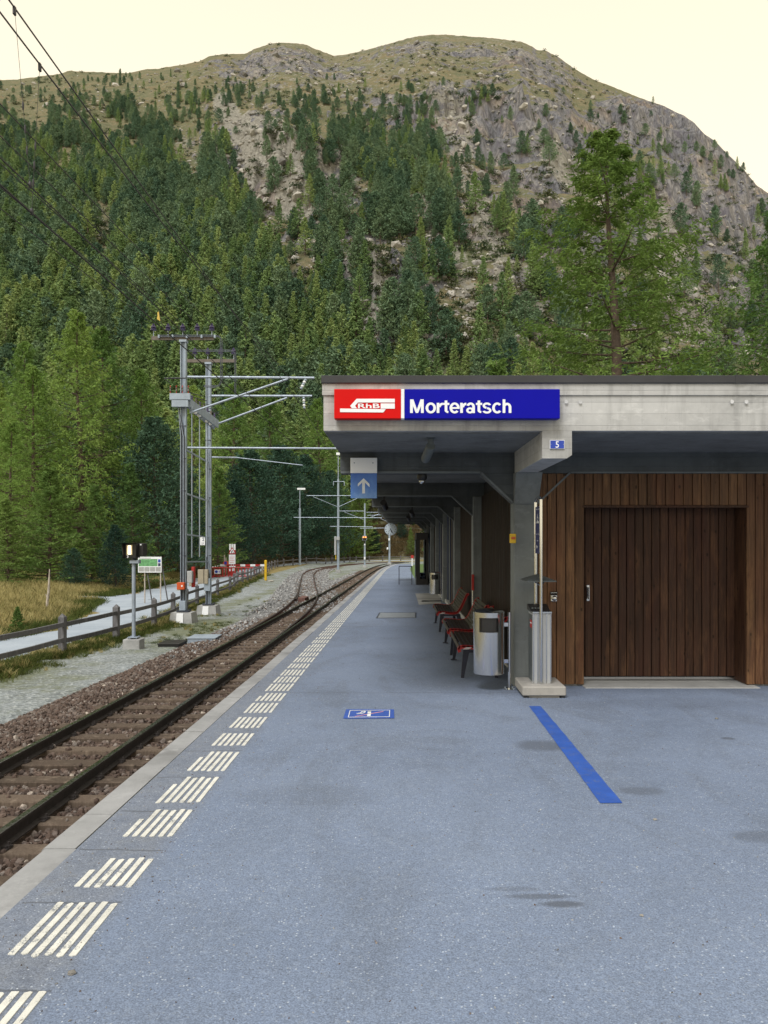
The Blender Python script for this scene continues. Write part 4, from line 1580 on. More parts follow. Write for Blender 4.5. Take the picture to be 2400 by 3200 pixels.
NEAR_TREES = [
    # kind, px, top py, distance, width factor, label
    ('L', 250, 962, 60, 1.00, 'tallest pale green larch in the left tree group, above the dwarf signal'),
    ('L', 305, 1015, 66, 1.00, 'tall larch close behind the tallest larch of the left group, its right neighbour'),
    ('L', 100, 1140, 58, 1.05, 'broad larch left of the tallest one, crown tip below its shoulder'),
    ('L', 435, 1150, 70, 1.00, 'yellow-green larch just left of the twin power masts'),
    ('L', 35, 1312, 50, 1.00, 'low larch at the left picture edge behind the meadow'),
    ('L', 82, 1058, 96, 0.95, 'bright slim larch behind the left group near the picture edge'),
    ('L', -25, 1180, 62, 1.05, 'larch cut by the left picture edge'),
    ('Y', 150, 1458, 45, 1.25, 'bushy young larch at the meadow edge, leftmost of the low front trees'),
    ('Y', 290, 1515, 47, 1.05, 'young larch between the bushy one and the pointed one in front of the left group'),
    ('Y', 410, 1448, 52, 0.95, 'pointed young larch directly behind the dwarf signal'),
    ('P', 362, 1640, 46, 1.15, 'small dark pine at the meadow edge left of the dwarf signal'),
    ('P', 232, 1712, 44, 1.30, 'lowest dark pine bush at the meadow edge, among the young larches'),
    ('Y', 20, 1560, 43, 1.20, 'low young larch on the meadow at the left picture edge'),
    ('P', 490, 1305, 63, 1.25, 'dark round stone pine just left of the twin power masts'),
    ('P', 560, 1420, 72, 1.10, 'dark stone pine seen behind the power masts'),
    ('L', 600, 1200, 92, 1.00, 'larch rising behind the twin power masts'),
    ('Y', 680, 1462, 80, 1.00, 'yellow-green young larch right of the power masts, in front of the dark pines'),
    ('P', 790, 1405, 100, 1.25, 'dark stone pine left in the row of pines behind the lamp post'),
    ('P', 735, 1500, 92, 1.20, 'lower dark pine filling the gap beside the yellow-green young larch'),
    ('P', 880, 1392, 112, 1.25, 'broad dark stone pine behind the lamp post'),
    ('P', 960, 1420, 122, 1.20, 'dark stone pine left of the central catenary mast'),
    ('P', 1035, 1470, 134, 1.15, 'dark stone pine behind the central catenary mast'),
    ('P', 930, 1560, 118, 1.30, 'low dark pine at the foot of the pine row'),
    ('L', 1000, 1240, 138, 1.00, 'green larch above the dark pine row left of the roof corner'),
    ('L', 850, 1230, 126, 1.05, 'green larch above the dark pine row, left of its neighbour by the roof corner'),
    ('L', 720, 1190, 112, 1.05, 'tall green larch behind the cantilever arms of the masts'),
    ('Y', 1120, 1500, 146, 1.10, 'green conifer behind the orange railway signal'),
    ('Y', 1085, 1560, 143, 1.20, 'low conifer between the central mast and the orange signal'),
    ('P', 1172, 1655, 148, 1.20, 'dark conifer between the orange signal and the clock'),
    ('P', 1256, 1622, 152, 1.15, 'dark pine right of the station clock'),
    ('Y', 1284, 1648, 148, 0.90, 'slim yellow-green conifer right of the station clock'),
    ('L', 1917, 390, 40, 1.22, 'big lone larch rising behind the station roof'),
    ('L', 2475, 560, 37, 1.10, 'larch at the right picture edge, only its branches in view'),
    ('Y', 1560, 1125, 62, 1.10, 'larch top showing just over the station roof left of the big larch'),
]
for i, (k, px, top, D, wf, label) in enumerate(NEAR_TREES):
    X = (px - CX) / F * D
    z0 = max(ground_z(X, D), -3.2 + 0.75 * (D - 146)) if X < 8 else -1.2
    ztop = EYE + (CY - top) / F * D
    h = ztop - z0
    if k == 'L':
        me, nom, nm = NEAR_L[i % 4], 20, 'larch_tree'
    elif k == 'Y':
        me, nom, nm = NEAR_Y[i % 3], 10, 'young_larch_tree'
    else:
        me, nom, nm = NEAR_P[i % 3], 16, 'stone_pine_tree'
    if label.startswith('big lone'):
        me = make_tree('lone_larch', 'larch', 20, 171, 105, 34, 16, 0.18, 0.044, (M_BARK, M_LONE), rm=0.30, low=0.10)
    plant(nm, (X, D, z0), h / nom, (i * 2.1) % 6.28, me, label, None, wf * (1.25 if k == 'L' else 1.12) * (0.95 + 0.1 * ((i * 7) % 5) / 4))


def hillside():
    rng = np.random.default_rng(99)
    taken = {}
    out = []
    n_try = 42000
    pxs = rng.uniform(-260, 2620, n_try)
    pys = rng.uniform(180, 1640, n_try)
    dens = tree_at(np.clip(pxs, 0, 2400), pys)
    clump = fbm(pxs / 75, pys / 60, 3, 77)
    ok = rng.random(n_try) < np.clip(dens ** 2.2 * (1 + 2.3 * clump) * np.interp(pxs, [500, 900], [0.42, 0.34]), 0, 1)
    for px, py in zip(pxs[ok], pys[ok]):
        r = on_mountain(px, py)
        if r is None:
            continue
        p, _ = r
        hi = np.interp(py, [230, 330, 450, 650, 1600], [7.0, 9.5, 12.5, 14.5, 16.0])
        h = hi * rng.uniform(0.62, 1.18) * np.interp(px, [500, 900], [1.22, 1.0])
        if rng.random() < 0.12:
            h *= 0.5
        hp = h * F / p.y
        if max(float(gully(px, py - q * hp)) for q in (0.0, 0.4, 0.8)) > rng.uniform(0.25, 1.15) and rng.random() < 0.94:
            if rng.random() < 0.75:
                continue
            h *= 0.45
        cell = 0.30 * h
        key = (int(p.x // cell), int(p.y // (cell * 1.25)), int(cell))
        if key in taken:
            continue
        taken[key] = 1
        wpx = (py - 250) / 1000
        pl = np.clip(0.10 + 0.62 * wpx + 0.9 * float(look(_PF, px, py)), 0.04, 0.9)
        if 950 < px < 1260 and 370 < py < 900:
            pl *= 0.4
        out.append((p, h, rng.random() < pl, px, py, h * F / p.y))
    out.sort(key=lambda t: -t[5])
    return out


HILL = hillside()


COLS = [(140, 'at the left picture edge'), (330, 'behind the tallest left larch'), (500, 'above the dwarf signal and map board'), (680, 'behind the twin power masts'), (850, 'above the mast cantilever arms'), (1010, 'left of the roof corner'),
        (1130, 'above the red sign half'), (1290, 'above the white station name'), (1480, 'above the blue sign end'), (1650, 'above the house number beam'), (1800, 'just left of the lone larch'), (2050, 'behind the lone larch'), (2250, 'right of the lone larch'), (9999, 'at the right picture edge')]


def hill_label(larch, px, py, hp):
    w = next(t for lim, t in COLS if px < lim)
    k = ('tall ' if hp > 150 else 'small ' if hp < 85 else '') + ('pale green larch' if larch else 'dark stone pine')
    hgt = 'high on the slope' if py < 600 else 'upper mid slope' if py < 780 else 'lower mid slope' if py < 950 else 'low on the slope' if py < 1080 else 'at the slope foot'
    return k + ' ' + hgt + ', ' + w


N_IND = 280
n_l = n_p = 0
rest = []
vis = 0
for (p, h, larch, px, py, hp) in HILL:
    inview = -30 < px < 2430 and (py - hp < 1170 or px < 1010)
    hidden = (px < 560 and py > 1200) or (560 <= px < 1080 and py > 1380) or (px >= 1010 and py > 1250)
    if vis < N_IND and inview and not hidden and hp > 0:
        vis += 1
        me = (MID_L if larch else MID_P)[vis % 4]
        nom = 16 if larch else 14
        plant('hillside_larch_tree' if larch else 'hillside_pine_tree', p - Vector((0, 0, 0.4)), h / nom, random.uniform(0, 6.28), me, hill_label(larch, px, py, hp), 'conifers on the mountain slope', random.uniform(1.0, 1.45))
    else:
        rest.append((p, h, larch))


def build_wood():
    protos = [joined('hillside_conifer', *m) for m in MID_L + MID_P]
    pts = np.array([(p.x, p.y, p.z - 0.4) for p, h, l in rest])
    k = np.array([(0 if l else 4) + random.randrange(4) for p, h, l in rest])
    hs = np.array([h / (16 if l else 14) for p, h, l in rest])
    w = hs * RNG.uniform(1.0, 1.5, len(hs))
    rot = np.stack([0 * hs, 0 * hs, RNG.uniform(0, 6.28, len(hs))], -1)
    scatter('distant_forest', pts, rot, np.stack([w, w, hs], -1), k, protos)
    print('hillside trees', vis, len(rest))


build_wood()


def build_slope_cover():
    """boulders and low heath all over the open slope"""
    rng = np.random.default_rng(5)
    rp = [rock_proto('slope_boulder', 40 + q, M_BOULDER, 1, 0.8) for q in range(4)]
    P, Sx, Kx = [], [], []
    n = 14000
    for px, py in zip(rng.uniform(-150, 2550, n), rng.uniform(110, 1150, n)):
        d = float(scree_at(np.clip(px, 0, 2400), py))
        cl = float(look(_CF, px, py))
        if rng.random() > d * (1.0 + 1.2 * cl) * 1.3:
            continue
        r = on_mountain(px, py)
        if r is None or py < np.interp(px, SIL[:, 0], SIL[:, 1]) + 16:
            continue
        P.append(r[0][:])
        s = rng.uniform(1.0, 2.8) * (1 + 1.8 * (rng.random() < 0.10)) * np.interp(r[0].y, [200, 900], [0.55, 1.15])
        Sx.append((s * rng.uniform(.8, 1.6), s * rng.uniform(.8, 1.4), s))
        Kx.append(rng.integers(0, 4))
    scatter('slope_boulders', P, rng.uniform(-0.5, 0.5, (len(P), 3)) + np.array([0, 0, 1]) * rng.uniform(0, 6.28, (len(P), 1)), Sx, Kx, rp)
    # heath shrubs
    sh = []
    for q in range(3):
        r2 = np.random.default_rng(60 + q)
        m = 70
        c = r2.normal(size=(m, 3)) * np.array([0.42, 0.42, 0.22]) + np.array([0, 0, 0.30])
        v, f = cards(c, r2.normal(size=(m, 3)) + np.array([0, 0, 0.7]), r2.uniform(0.25, 0.5, m), r2.uniform(0.12, 0.25, m), r2)
        sh.append(bpy.data.objects.new('heath_shrub', np_mesh('heath_shrub', v, f, [M_SHRUB])))
    P, Sx, Kx = [], [], []
    n = 24000
    for px, py in zip(rng.uniform(-150, 2550, n), rng.uniform(130, 1640, n)):
        d = 0.55 * (1 - float(rock_at(np.clip(px, 0, 2400), py)))
        if rng.random() > d:
            continue
        r = on_mountain(px, py)
        if r is None:
            continue
        P.append(r[0][:])
        s = rng.uniform(1.2, 3.4)
        Sx.append((s, s, s * rng.uniform(0.6, 1.1)))
        Kx.append(rng.integers(0, 3))
    scatter('slope_heath', P, np.array([0, 0, 1]) * rng.uniform(0, 6.28, (len(P), 1)), Sx, Kx, sh)
    print('boulders, heath', len(P))


build_slope_cover()


# ------------------------------------------------------------------ meadow grass
def build_grass():
    rng = np.random.default_rng(12)
    def tuft(seed, n, hgt, spread, mat, name, lean):
        r = np.random.default_rng(seed)
        base = r.normal(size=(n, 3)) * np.array([spread, spread, 0])
        d = r.normal(size=(n, 3)) * np.array([lean, lean, 0]) + np.array([0, 0, 1.0])
        d /= np.linalg.norm(d, axis=1)[:, None]
        L = hgt * r.uniform(0.55, 1.15, n)
        sd_ = np.cross(d, r.normal(size=(n, 3)))
        sd_ /= np.linalg.norm(sd_, axis=1)[:, None]
        w = hgt * 0.022
        tip = base + d * L[:, None] + np.stack([d[:, 0], d[:, 1], -0.25 * np.ones(n)], -1) * (L * 0.35)[:, None]
        mid_ = base + d * (L * 0.6)[:, None]
        v = np.stack([base - sd_ * w, base + sd_ * w, mid_ + sd_ * w * 0.7, tip, mid_ - sd_ * w * 0.7], 1).reshape(-1, 3)
        f = np.arange(5 * n).reshape(n, 5)
        return bpy.data.objects.new(name, np_mesh(name, v, f, [mat]))
    dry = [tuft(300 + q, 46, 0.62, 0.16, M_GRASS, 'dry_grass_tuft', 0.28) for q in range(3)]
    heath = [tuft(340 + q, 46, 0.55, 0.2, M_BANK, 'bank_grass_tuft', 0.35) for q in range(3)]
    grn = [tuft(320 + q, 40, 0.26, 0.12, M_GREENGRASS, 'green_grass_tuft', 0.5) for q in range(3)]
    n = 30000
    y = 13 + 62 * rng.random(n) ** 1.35
    fx = np.interp(y, _fy[:14], _fx[:14])
    w = np.interp(y, [26, 42], [2.3, 4.9])
    left = rng.exponential(11, n)
    x = fx - 0.9 - w - left
    u = (x / y) * F + CX
    clump = fbm(x / 2.4, y / 2.4, 3, 19)
    side = np.abs(y - (40 - 3 * (-13 - x) / 14)) < 1.3
    keep = (u > -120) & (rng.random(n) < 0.75 + 0.5 * clump) & ~(side & (x < -13) & (x > -27))
    x, y, left, clump = x[keep], y[keep], left[keep], clump[keep]
    green = rng.random(len(x)) < np.clip(0.95 - left / 2.2, 0.06, 1) + 0.35 * (clump > 0.25)
    z = np.array([ground_z(a, b) for a, b in zip(x, y)])
    k = rng.integers(0, 3, len(x)) + 3 * green
    s = rng.uniform(0.7, 1.35, len(x)) * np.where(green, 1.2, np.clip(0.55 + left / 8, 0.5, 1.0))
    scatter('meadow_grass', np.stack([x, y, z - 0.02], -1), np.array([0, 0, 1]) * rng.uniform(0, 6.28, (len(x), 1)), np.stack([s, s, s], -1), k, dry + grn)
    # green fringe under the fence, on the mossy ground and bank
    n = 9000
    y = 9 + 66 * rng.random(n) ** 1.3
    fx = np.interp(y, _fy[:14], _fx[:14])
    off = rng.normal(-0.15, 0.28, n)
    more = rng.random(n) < 0.28
    x = np.where(more, rng.uniform(-7.9, -5.9, n), fx + off)
    patch = fbm(x / 1.1, y / 1.6, 3, 29)
    bank = np.exp(-((x + 6.4) / 1.0) ** 2 - ((y - 25.5) / 3.0) ** 2)
    keep = np.where(more, (patch + 1.2 * bank > 0.45), patch > -0.35) & (x < -5.7)
    x, y = x[keep], y[keep]
    z = np.array([ground_z(a, b) for a, b in zip(x, y)])
    k = np.where(rng.random(len(x)) < 0.12, rng.integers(0, 3, len(x)), 3 + rng.integers(0, 3, len(x)))
    s = rng.uniform(0.35, 0.95, len(x)) * np.where(k < 3, 0.5, 1) * np.where(more[keep], 0.5, 1.0)
    scatter('verge_grass', np.stack([x, y, z - 0.01], -1), np.array([0, 0, 1]) * rng.uniform(0, 6.28, (len(x), 1)), np.stack([s, s, s], -1), k, dry + grn)
    # heath and grass on the bank behind the far fence
    n = 5000
    px, py = rng.uniform(560, 1340, n), rng.uniform(1560, 1745, n)
    P = []
    for a, b in zip(px, py):
        r = on_mountain(a, b)
        if r is not None:
            P.append(r[0][:])
    yb = rng.uniform(72, 146, 3500)
    xb = np.interp(yb, _fy[:24], _fx[:24]) - 4 - rng.exponential(8, 3500)
    P += [(a, b, ground_z(a, b)) for a, b in zip(xb, yb)]
    s = rng.uniform(0.9, 2.0, len(P))
    scatter('bank_grass', P, np.array([0, 0, 1]) * rng.uniform(0, 6.28, (len(P), 1)), np.stack([s, s, s], -1), rng.integers(0, 3, len(P)), heath)


build_grass()
# ------------------------------------------------------------------ station building
WY = 9.45                                             # plane of the front wall
SOF, BEAM, CTOP = 2.705, 2.44, 3.18                   # soffit, underside of beams, top of the fascia
RX0, RX1 = -0.76, 10.5
FRAMES = [WY, 14.78, 19.95, 25.2, 30.4, 35.6, 40.9, 46.0]
CXL, CXR = 1.395, 1.69                                # column sides


M_PLUG = simple('filler', (0.50, 0.51, 0.53), 0.9, 0, 0.2, 20)
M_STRIP = simple('dull_edge_strip', (0.115, 0.135, 0.150), 0.6, 0.1, 0.2, 4)
M_SOFFIT = mat_concrete('shaded_soffit_concrete', (0.165, 0.176, 0.184), True, 0.9)  # concrete toned down, underside shade painted in


def build_station():
    st = thing('station_building', (3.0, 20.0, gz(9.45)), 'low station building with concrete roof frames, brown board cladding and a flat roof', 'building')
    # roof slab with its fascia
    mb = MB()
    mb.box(RX0, RX1, 7.6, 46.6, SOF, CTOP)
    roof = mb.build('roof_slab', M_CONC, st)
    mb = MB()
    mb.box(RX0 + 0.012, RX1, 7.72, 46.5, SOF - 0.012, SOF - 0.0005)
    mb.build('soffit', M_SOFFIT, roof)  # thin dark sheet added under the slab as painted shade
    mb = MB()                                         # a slightly proud upper board course on the fascia
    mb.box(RX0 - 0.012, RX1, 7.585, 7.5995, 3.055, CTOP - 0.002)
    mb.build('fascia_course', M_CONC, roof)
    mb = MB()
    mb.box(RX0 - 0.02, RX1, 7.565, 7.64, CTOP - 0.012, CTOP + 0.066, 0.006)
    mb.build('roof_edge_trim', M_TRIM, roof)
    mb = MB()
    mb.box(RX0 - 0.02, RX0 + 0.055, 7.642, 46.6, CTOP + 0.001, CTOP + 0.066, 0.006)
    mb.build('roof_edge_trim', M_TRIM, roof)
    mb = MB()
    for x in (3.3, 6.4):                              # seams in the trim
        mb.box(x, x + 0.09, 7.562, 7.60, CTOP - 0.01, CTOP + 0.069)
        mb.build('trim_joint', M_TRIM, roof)
        mb = MB()
    mb.box(RX0 + 0.06, RX1, 7.65, 46.55, CTOP, CTOP + 0.03)
    mb.build('roof_gravel', M_GREYBALLAST, roof)
    # white repair plugs on the fascia
    for px in (1770, 1813, 2288, 2333):
        c = at(px, 1255, 7.58)
        s = MB()
        s.add([(c.x + 0.020 * math.cos(a) * random.uniform(.8, 1.1), 7.582, c.z + 0.020 * math.sin(a) * random.uniform(.8, 1.1)) for a in np.linspace(0, 6.28, 12)[:-1]], [tuple(range(11))])
        s.build('repair_plug', M_PLUG, roof)
    # frames: transverse beam with haunches on a column
    for i, y in enumerate(FRAMES):
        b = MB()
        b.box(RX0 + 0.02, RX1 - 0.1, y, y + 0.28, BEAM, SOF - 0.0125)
        bo = b.build('beam', M_CONC_SHADED, st)
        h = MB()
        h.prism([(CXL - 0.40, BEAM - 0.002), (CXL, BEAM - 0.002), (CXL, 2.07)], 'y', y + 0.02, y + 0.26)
        h.build('haunch', M_CONC_SHADED, bo)
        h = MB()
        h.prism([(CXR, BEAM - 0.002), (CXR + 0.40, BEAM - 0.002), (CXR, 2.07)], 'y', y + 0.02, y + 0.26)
        h.build('haunch', M_CONC_SHADED, bo)
        c = MB()
        c.box(CXL, CXR, y - 0.02, y + 0.29, gz(y) - 0.4, BEAM - 0.004, 0.012)
        c.build('column', M_COLUMN, st)
        k = MB()                                      # pale edge strip along the beam and haunches
        k.box(RX0 + 0.03, CXL - 0.41, y - 0.012, y - 0.0005, BEAM - 0.004, BEAM + 0.022)
        k.bar((CXL - 0.40, y - 0.006, BEAM + 0.006), (CXL - 0.01, y - 0.006, 2.078), 0.011, 0.022)
        if i == 0:
            k.box(CXR + 0.41, RX1 - 0.2, y - 0.012, y - 0.0005, BEAM - 0.004, BEAM + 0.018)
            k.bar((CXR + 0.40, y - 0.006, BEAM + 0.006), (CXR + 0.01, y - 0.006, 2.078), 0.011, 0.022)
        k.build('edge_strip', M_STRIP, bo)
    # capital of the front column flares forward to meet the longitudinal beam
    c = MB()
    vs = [(CXL - 0.01, 9.18, BEAM - 0.012), (CXR + 0.01, 9.18, BEAM - 0.012), (CXR + 0.0, 9.40, 2.06), (CXL, 9.40, 2.06),
          (CXL - 0.01, 9.428, BEAM - 0.012), (CXR + 0.01, 9.428, BEAM - 0.012), (CXR, 9.428, 2.06), (CXL, 9.428, 2.06)]
    c.add(vs, [(0, 1, 2, 3), (4, 5, 6, 7), (0, 4, 7, 3), (1, 5, 6, 2), (0, 1, 5, 4), (3, 2, 6, 7)])
    c.build('capital', M_COLUMN, st)
    # longitudinal beam with its bare end face on the fascia line
    b = MB()
    x0, x1, z0 = 1.403, 1.697, 2.43
    b.prism([(x0, z0 + 0.0), (x1 - 0.05, z0), (x1, z0 + 0.035), (x1, SOF - 0.002), (x0, SOF - 0.002)], 'y', 7.594, 9.425)
    b.build('longitudinal_beam', M_CONC, st)
    # ---- front wall boards
    pw = 0.1085
    def plank_mesh(w, h, seed):
        m_ = MB()
        g = 0.006
        m_.box(g / 2, w - g / 2, 0.0, 0.028, 0.0, h, 0.005)
        return m_.mesh('plank', M_WOOD)
    DX0, DX1, DTOP = 2.262, 4.26, 2.045
    zb = gz(WY) + 0.02
    cache = {}
    def plank(x, w, z0_, z1_, parent, mat=M_WOOD, y=WY, name='plank'):
        key = (round(w, 4), round(z1_ - z0_, 4), mat.name)
        if key not in cache:
            m_ = MB()
            m_.box(0.004, w - 0.004, 0.0, 0.030, 0.0, z1_ - z0_, 0.004)
            cache[key] = m_.mesh('plank', mat)
        off = origin(parent)
        share(name, cache[key], parent, (x - off.x, y + random.uniform(-0.0025, 0.0025) - off.y, z0_ - off.z))
    x = CXR + 0.003
    w0 = (DX0 - x) / 5
    for k in range(5):
        plank(x + k * w0, w0, zb, BEAM - 0.006, st)
    nd = 18
    wd = (DX1 - DX0) / nd
    for k in range(nd):
        plank(DX0 + k * wd, wd, DTOP, BEAM - 0.006, st)
    x = DX1
    while x < RX1 - 0.3:
        plank(x, pw, zb, BEAM - 0.006, st)
        x += pw
    bk = MB()                                         # dark backing seen in the joints
    bk.box(CXR, DX0 - 0.03, WY + 0.034, WY + 0.10, zb, BEAM)
    bk.box(DX1 + 0.03, RX1 - 0.3, WY + 0.034, WY + 0.10, zb, BEAM)
    bk.box(DX0 - 0.03, DX1 + 0.03, WY + 0.034, WY + 0.10, DTOP + 0.02, BEAM)
    bk.build('wall_backing', M_DARKIN, st)
    pl = MB()
    pl.box(CXR, DX0 - 0.01, WY + 0.045, WY + 0.3, gz(WY) - 0.3, zb + 0.004)
    pl.box(DX1 + 0.01, RX1 - 0.3, WY + 0.045, WY + 0.3, gz(WY) - 0.3, zb + 0.004)
    pl.build('plinth', M_CONC_PLAIN, st)
    # reveal and frame of the goods door
    rv = MB()
    rv.box(DX1 + 0.001, DX1 + 0.028, WY + 0.034, WY + 0.36, zb, DTOP + 0.02)
    rv.box(DX0 - 0.028, DX0 - 0.001, WY + 0.034, WY + 0.36, zb, DTOP + 0.02)
    rv.box(DX0, DX1, WY + 0.034, WY + 0.36, DTOP + 0.001, DTOP + 0.02)
    rv.build('door_reveal', M_DOORWOOD, st)
    fr = MB()
    fr.box(DX0 - 0.02, DX1 + 0.02, WY - 0.012, WY + 0.02, DTOP - 0.03, DTOP - 0.003)
    fr.build('door_lintel_strip', M_DOORWOOD, st)
    # sliding goods door
    door = MB()
    door.box(DX0 - 0.03, DX1 + 0.03, 9.805, 9.86, zb - 0.02, DTOP + 0.015)
    door = door.build('goods_door', M_DARKIN, st)
    y = 9.77
    dw = (DX1 - (DX0 - 0.02)) / 19
    for k in range(19):
        plank(DX0 - 0.02 + k * dw, dw, zb + 0.045, DTOP + 0.012, door, M_DOORWOOD, y)
    h = MB()
    h.box(DX0, DX1 - 0.001, 9.75, 9.803, zb + 0.005, zb + 0.040)
    h.build('bottom_rail', M_ALU, door)
    h = MB()
    c = at(1841, 1854, 9.70)
    h.box(c.x - 0.016, c.x + 0.016, 9.752, 9.772, c.z - 0.10, c.z + 0.10)
    h.tube([(c.x, 9.76, c.z - 0.075), (c.x, 9.71, c.z - 0.07), (c.x, 9.71, c.z + 0.07), (c.x, 9.76, c.z + 0.075)], 0.010, 8)
    h.build('handle', M_ALU, door, smooth=40)
    th = MB()
    th.box(DX0 - 0.02, DX1 + 0.1, WY - 0.16, 9.80, gz(WY) - 0.2, gz(WY) + 0.012, 0.006)
    th.build('door_sill', M_CONC_PLAIN, st)
    # ---- platform side: boarded bays between the columns
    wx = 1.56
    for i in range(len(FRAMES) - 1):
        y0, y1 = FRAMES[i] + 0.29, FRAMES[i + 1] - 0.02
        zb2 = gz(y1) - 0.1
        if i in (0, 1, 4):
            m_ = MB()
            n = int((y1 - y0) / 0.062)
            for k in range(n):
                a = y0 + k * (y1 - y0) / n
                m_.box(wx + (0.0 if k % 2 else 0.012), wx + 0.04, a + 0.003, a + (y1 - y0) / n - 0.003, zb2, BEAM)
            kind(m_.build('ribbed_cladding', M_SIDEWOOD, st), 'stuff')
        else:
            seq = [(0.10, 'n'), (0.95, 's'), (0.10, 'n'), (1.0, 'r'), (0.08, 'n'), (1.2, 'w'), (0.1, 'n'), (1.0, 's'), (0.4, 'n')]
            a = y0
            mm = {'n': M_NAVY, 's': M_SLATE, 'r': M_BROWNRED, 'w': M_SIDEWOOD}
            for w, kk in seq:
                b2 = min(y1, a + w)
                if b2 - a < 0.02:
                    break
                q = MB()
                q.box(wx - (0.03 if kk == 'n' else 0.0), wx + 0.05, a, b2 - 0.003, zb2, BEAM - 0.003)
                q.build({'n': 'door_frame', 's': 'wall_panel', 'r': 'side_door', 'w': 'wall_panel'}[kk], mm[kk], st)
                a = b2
        # plinth step along the bay
        q = MB()
        q.box(wx - 0.10 if i >= 2 else wx - 0.03, wx - 0.001, y0, y1, zb2 - 0.3, gz((y0 + y1) / 2) + 0.06)
        q.build('wall_plinth', M_CONC_PLAIN, st)
    q = MB()
    q.box(wx + 0.055, RX1 - 0.35, 9.90, 46.3, gz(46), SOF - 0.01)
    q.build('inner_core', M_DARKIN, st)
    return st


STATION = build_station()


# ------------------------------------------------------------------ signs on the building
def build_signs():
    def face(y):
        return lambda ox, oz: (lambda a, b: (ox + a, y, oz + b))
    # station name board
    L, R_, B_, T_ = -0.644, 1.553, 2.805, 3.092
    rt = thing('station_name_sign', ((L + R_) / 2, 7.55, B_), 'red and blue illuminated station name board reading Morteratsch on the fascia', 'sign')
    def panel(x0, x1, name, mat, y=7.47, zt=0.0):
        m = MB()
        m.box(x0, x1, y, 7.583, B_, T_, 0.004)
        return m.build(name, mat, rt)
    red = panel(L, 0.006, 'red_panel', M_RED)
    panel(0.007, 0.040, 'white_divider', M_WHITE)
    blue = panel(0.041, R_, 'blue_panel', M_BLUE)
    y = 7.4675
    # the name in bold grotesque letters: every stroke laid a hair in front of the last
    t = MB()
    lay = [0]
    def pt(a, b):
        v = at(1050 + a / 2.765, 1200 + b / 2.765, y)
        return v.x, v.z
    def poly(pts):
        lay[0] += 1
        yy = y - 0.0003 * (lay[0] % 7)
        t.add([(pt(a, b)[0], yy, pt(a, b)[1]) for a, b in pts], [tuple(range(len(pts)))])
    def rect(x0, y0, x1, y1):
        poly([(x0, y0), (x1, y0), (x1, y1), (x0, y1)])
    def arc(cx_, cy_, rx, ry, tx, ty, a0, a1):
        lay[0] += 1
        yy = y - 0.0003 * (lay[0] % 7)
        n_ = max(6, int(abs(a1 - a0) / 12))
        vs = []
        for i in range(n_ + 1):
            a = math.radians(a0 + (a1 - a0) * i / n_)
            for (qx, qy) in ((rx, ry), (rx - tx, ry - ty)):
                u_, w_ = pt(cx_ + qx * math.cos(a), cy_ - qy * math.sin(a))
                vs.append((u_, yy, w_))
        t.add(vs, [(2 * i, 2 * i + 1, 2 * i + 3, 2 * i + 2) for i in range(n_)])
    def let_r(s):
        rect(870 + s, 163, 893 + s, 250)
        arc(922 + s, 202, 40, 40, 22, 20, 88, 178)
    def let_t(s):
        rect(939 + s, 143, 962 + s, 236)
        rect(925 + s, 163, 979 + s, 181)
        arc(974 + s, 226, 35, 26, 21, 18, 180, 262)
    rect(640, 133, 664, 250)
    rect(734, 133, 758, 250)
    poly([(641, 133), (669, 133), (710, 250), (689, 250)])
    poly([(730, 133), (757, 133), (710, 250), (689, 250)])
    arc(819, 207, 45, 47, 23, 19, 0, 360)
    let_r(0)
    let_t(0)
    arc(1025, 207, 44, 47, 23, 18, 0, 318)
    rect(984, 200, 1068, 215)
    let_r(203)
    rect(1177, 192, 1200, 251)
    arc(1163, 196, 37, 36, 23, 18, 0, 162)
    arc(1158, 228, 33, 26, 20, 16, 0, 360)
    let_t(284)
    arc(1304, 187, 37, 27, 20, 17, 15, 262)
    arc(1304, 228, 39, 27, 20, 17, -165, 88)
    arc(1393, 207, 44, 47, 23, 18, 42, 318)
    rect(1440, 133, 1463, 250)
    rect(1492, 200, 1515, 250)
    arc(1478, 202, 37, 40, 23, 20, 0, 150)
    t.build('lettering', M_WHITE, blue)
    def lg(pts, name):
        m = MB()
        q = [at(1050 + a / 2.765, 1200 + b / 2.765, y) for a, b in pts]
        m.prism([(v.x, v.z) for v in q], 'y', y, y - 0.002)
        m.build(name, M_WHITE, red)
    lg([(122, 190), (178, 128), (508, 128), (508, 160), (190, 160), (165, 188), (180, 210), (138, 210)], 'train_outline')
    lg([(386, 168), (508, 168), (508, 213), (386, 213)], 'train_window')
    lg([(35, 212), (430, 218), (408, 246), (35, 243)], 'track_bar')
    t = MB()
    p0 = at(1050 + 190 / 2.765, 1200 + 210 / 2.765, y)
    put_text(t, 'RhB', 0.044, face(y - 0.001)(p0.x, p0.z + 0.002), bold=0.02, fit=188 / 2.765 / F * y)
    t.build('logo_lettering', M_WHITE, red)
    # house number
    c0, c1 = at(1718, 1403, 7.585), at(1764, 1375, 7.585)
    rt2 = thing('house_number_plate', (c0.x, 7.59, c0.z), 'small blue enamel plate with white 5 on the concrete beam end', 'number plate')
    m = MB()
    m.box(c0.x, c1.x, 7.582, 7.594, c0.z, c1.z, 0.002)
    m.build('plate', M_WHITE, rt2)
    m = MB()
    m.box(c0.x + 0.005, c1.x - 0.005, 7.5795, 7.583, c0.z + 0.005, c1.z - 0.005)
    m.build('blue_field', M_PLATEBLUE, rt2)
    m = MB()
    put_text(m, '5', 0.062, face(7.5785)((c0.x + c1.x) / 2, (c0.z + c1.z) / 2 - 0.031), bold=0.012, center=True, sx=0.9)
    m.build('numeral', M_WHITE, rt2)
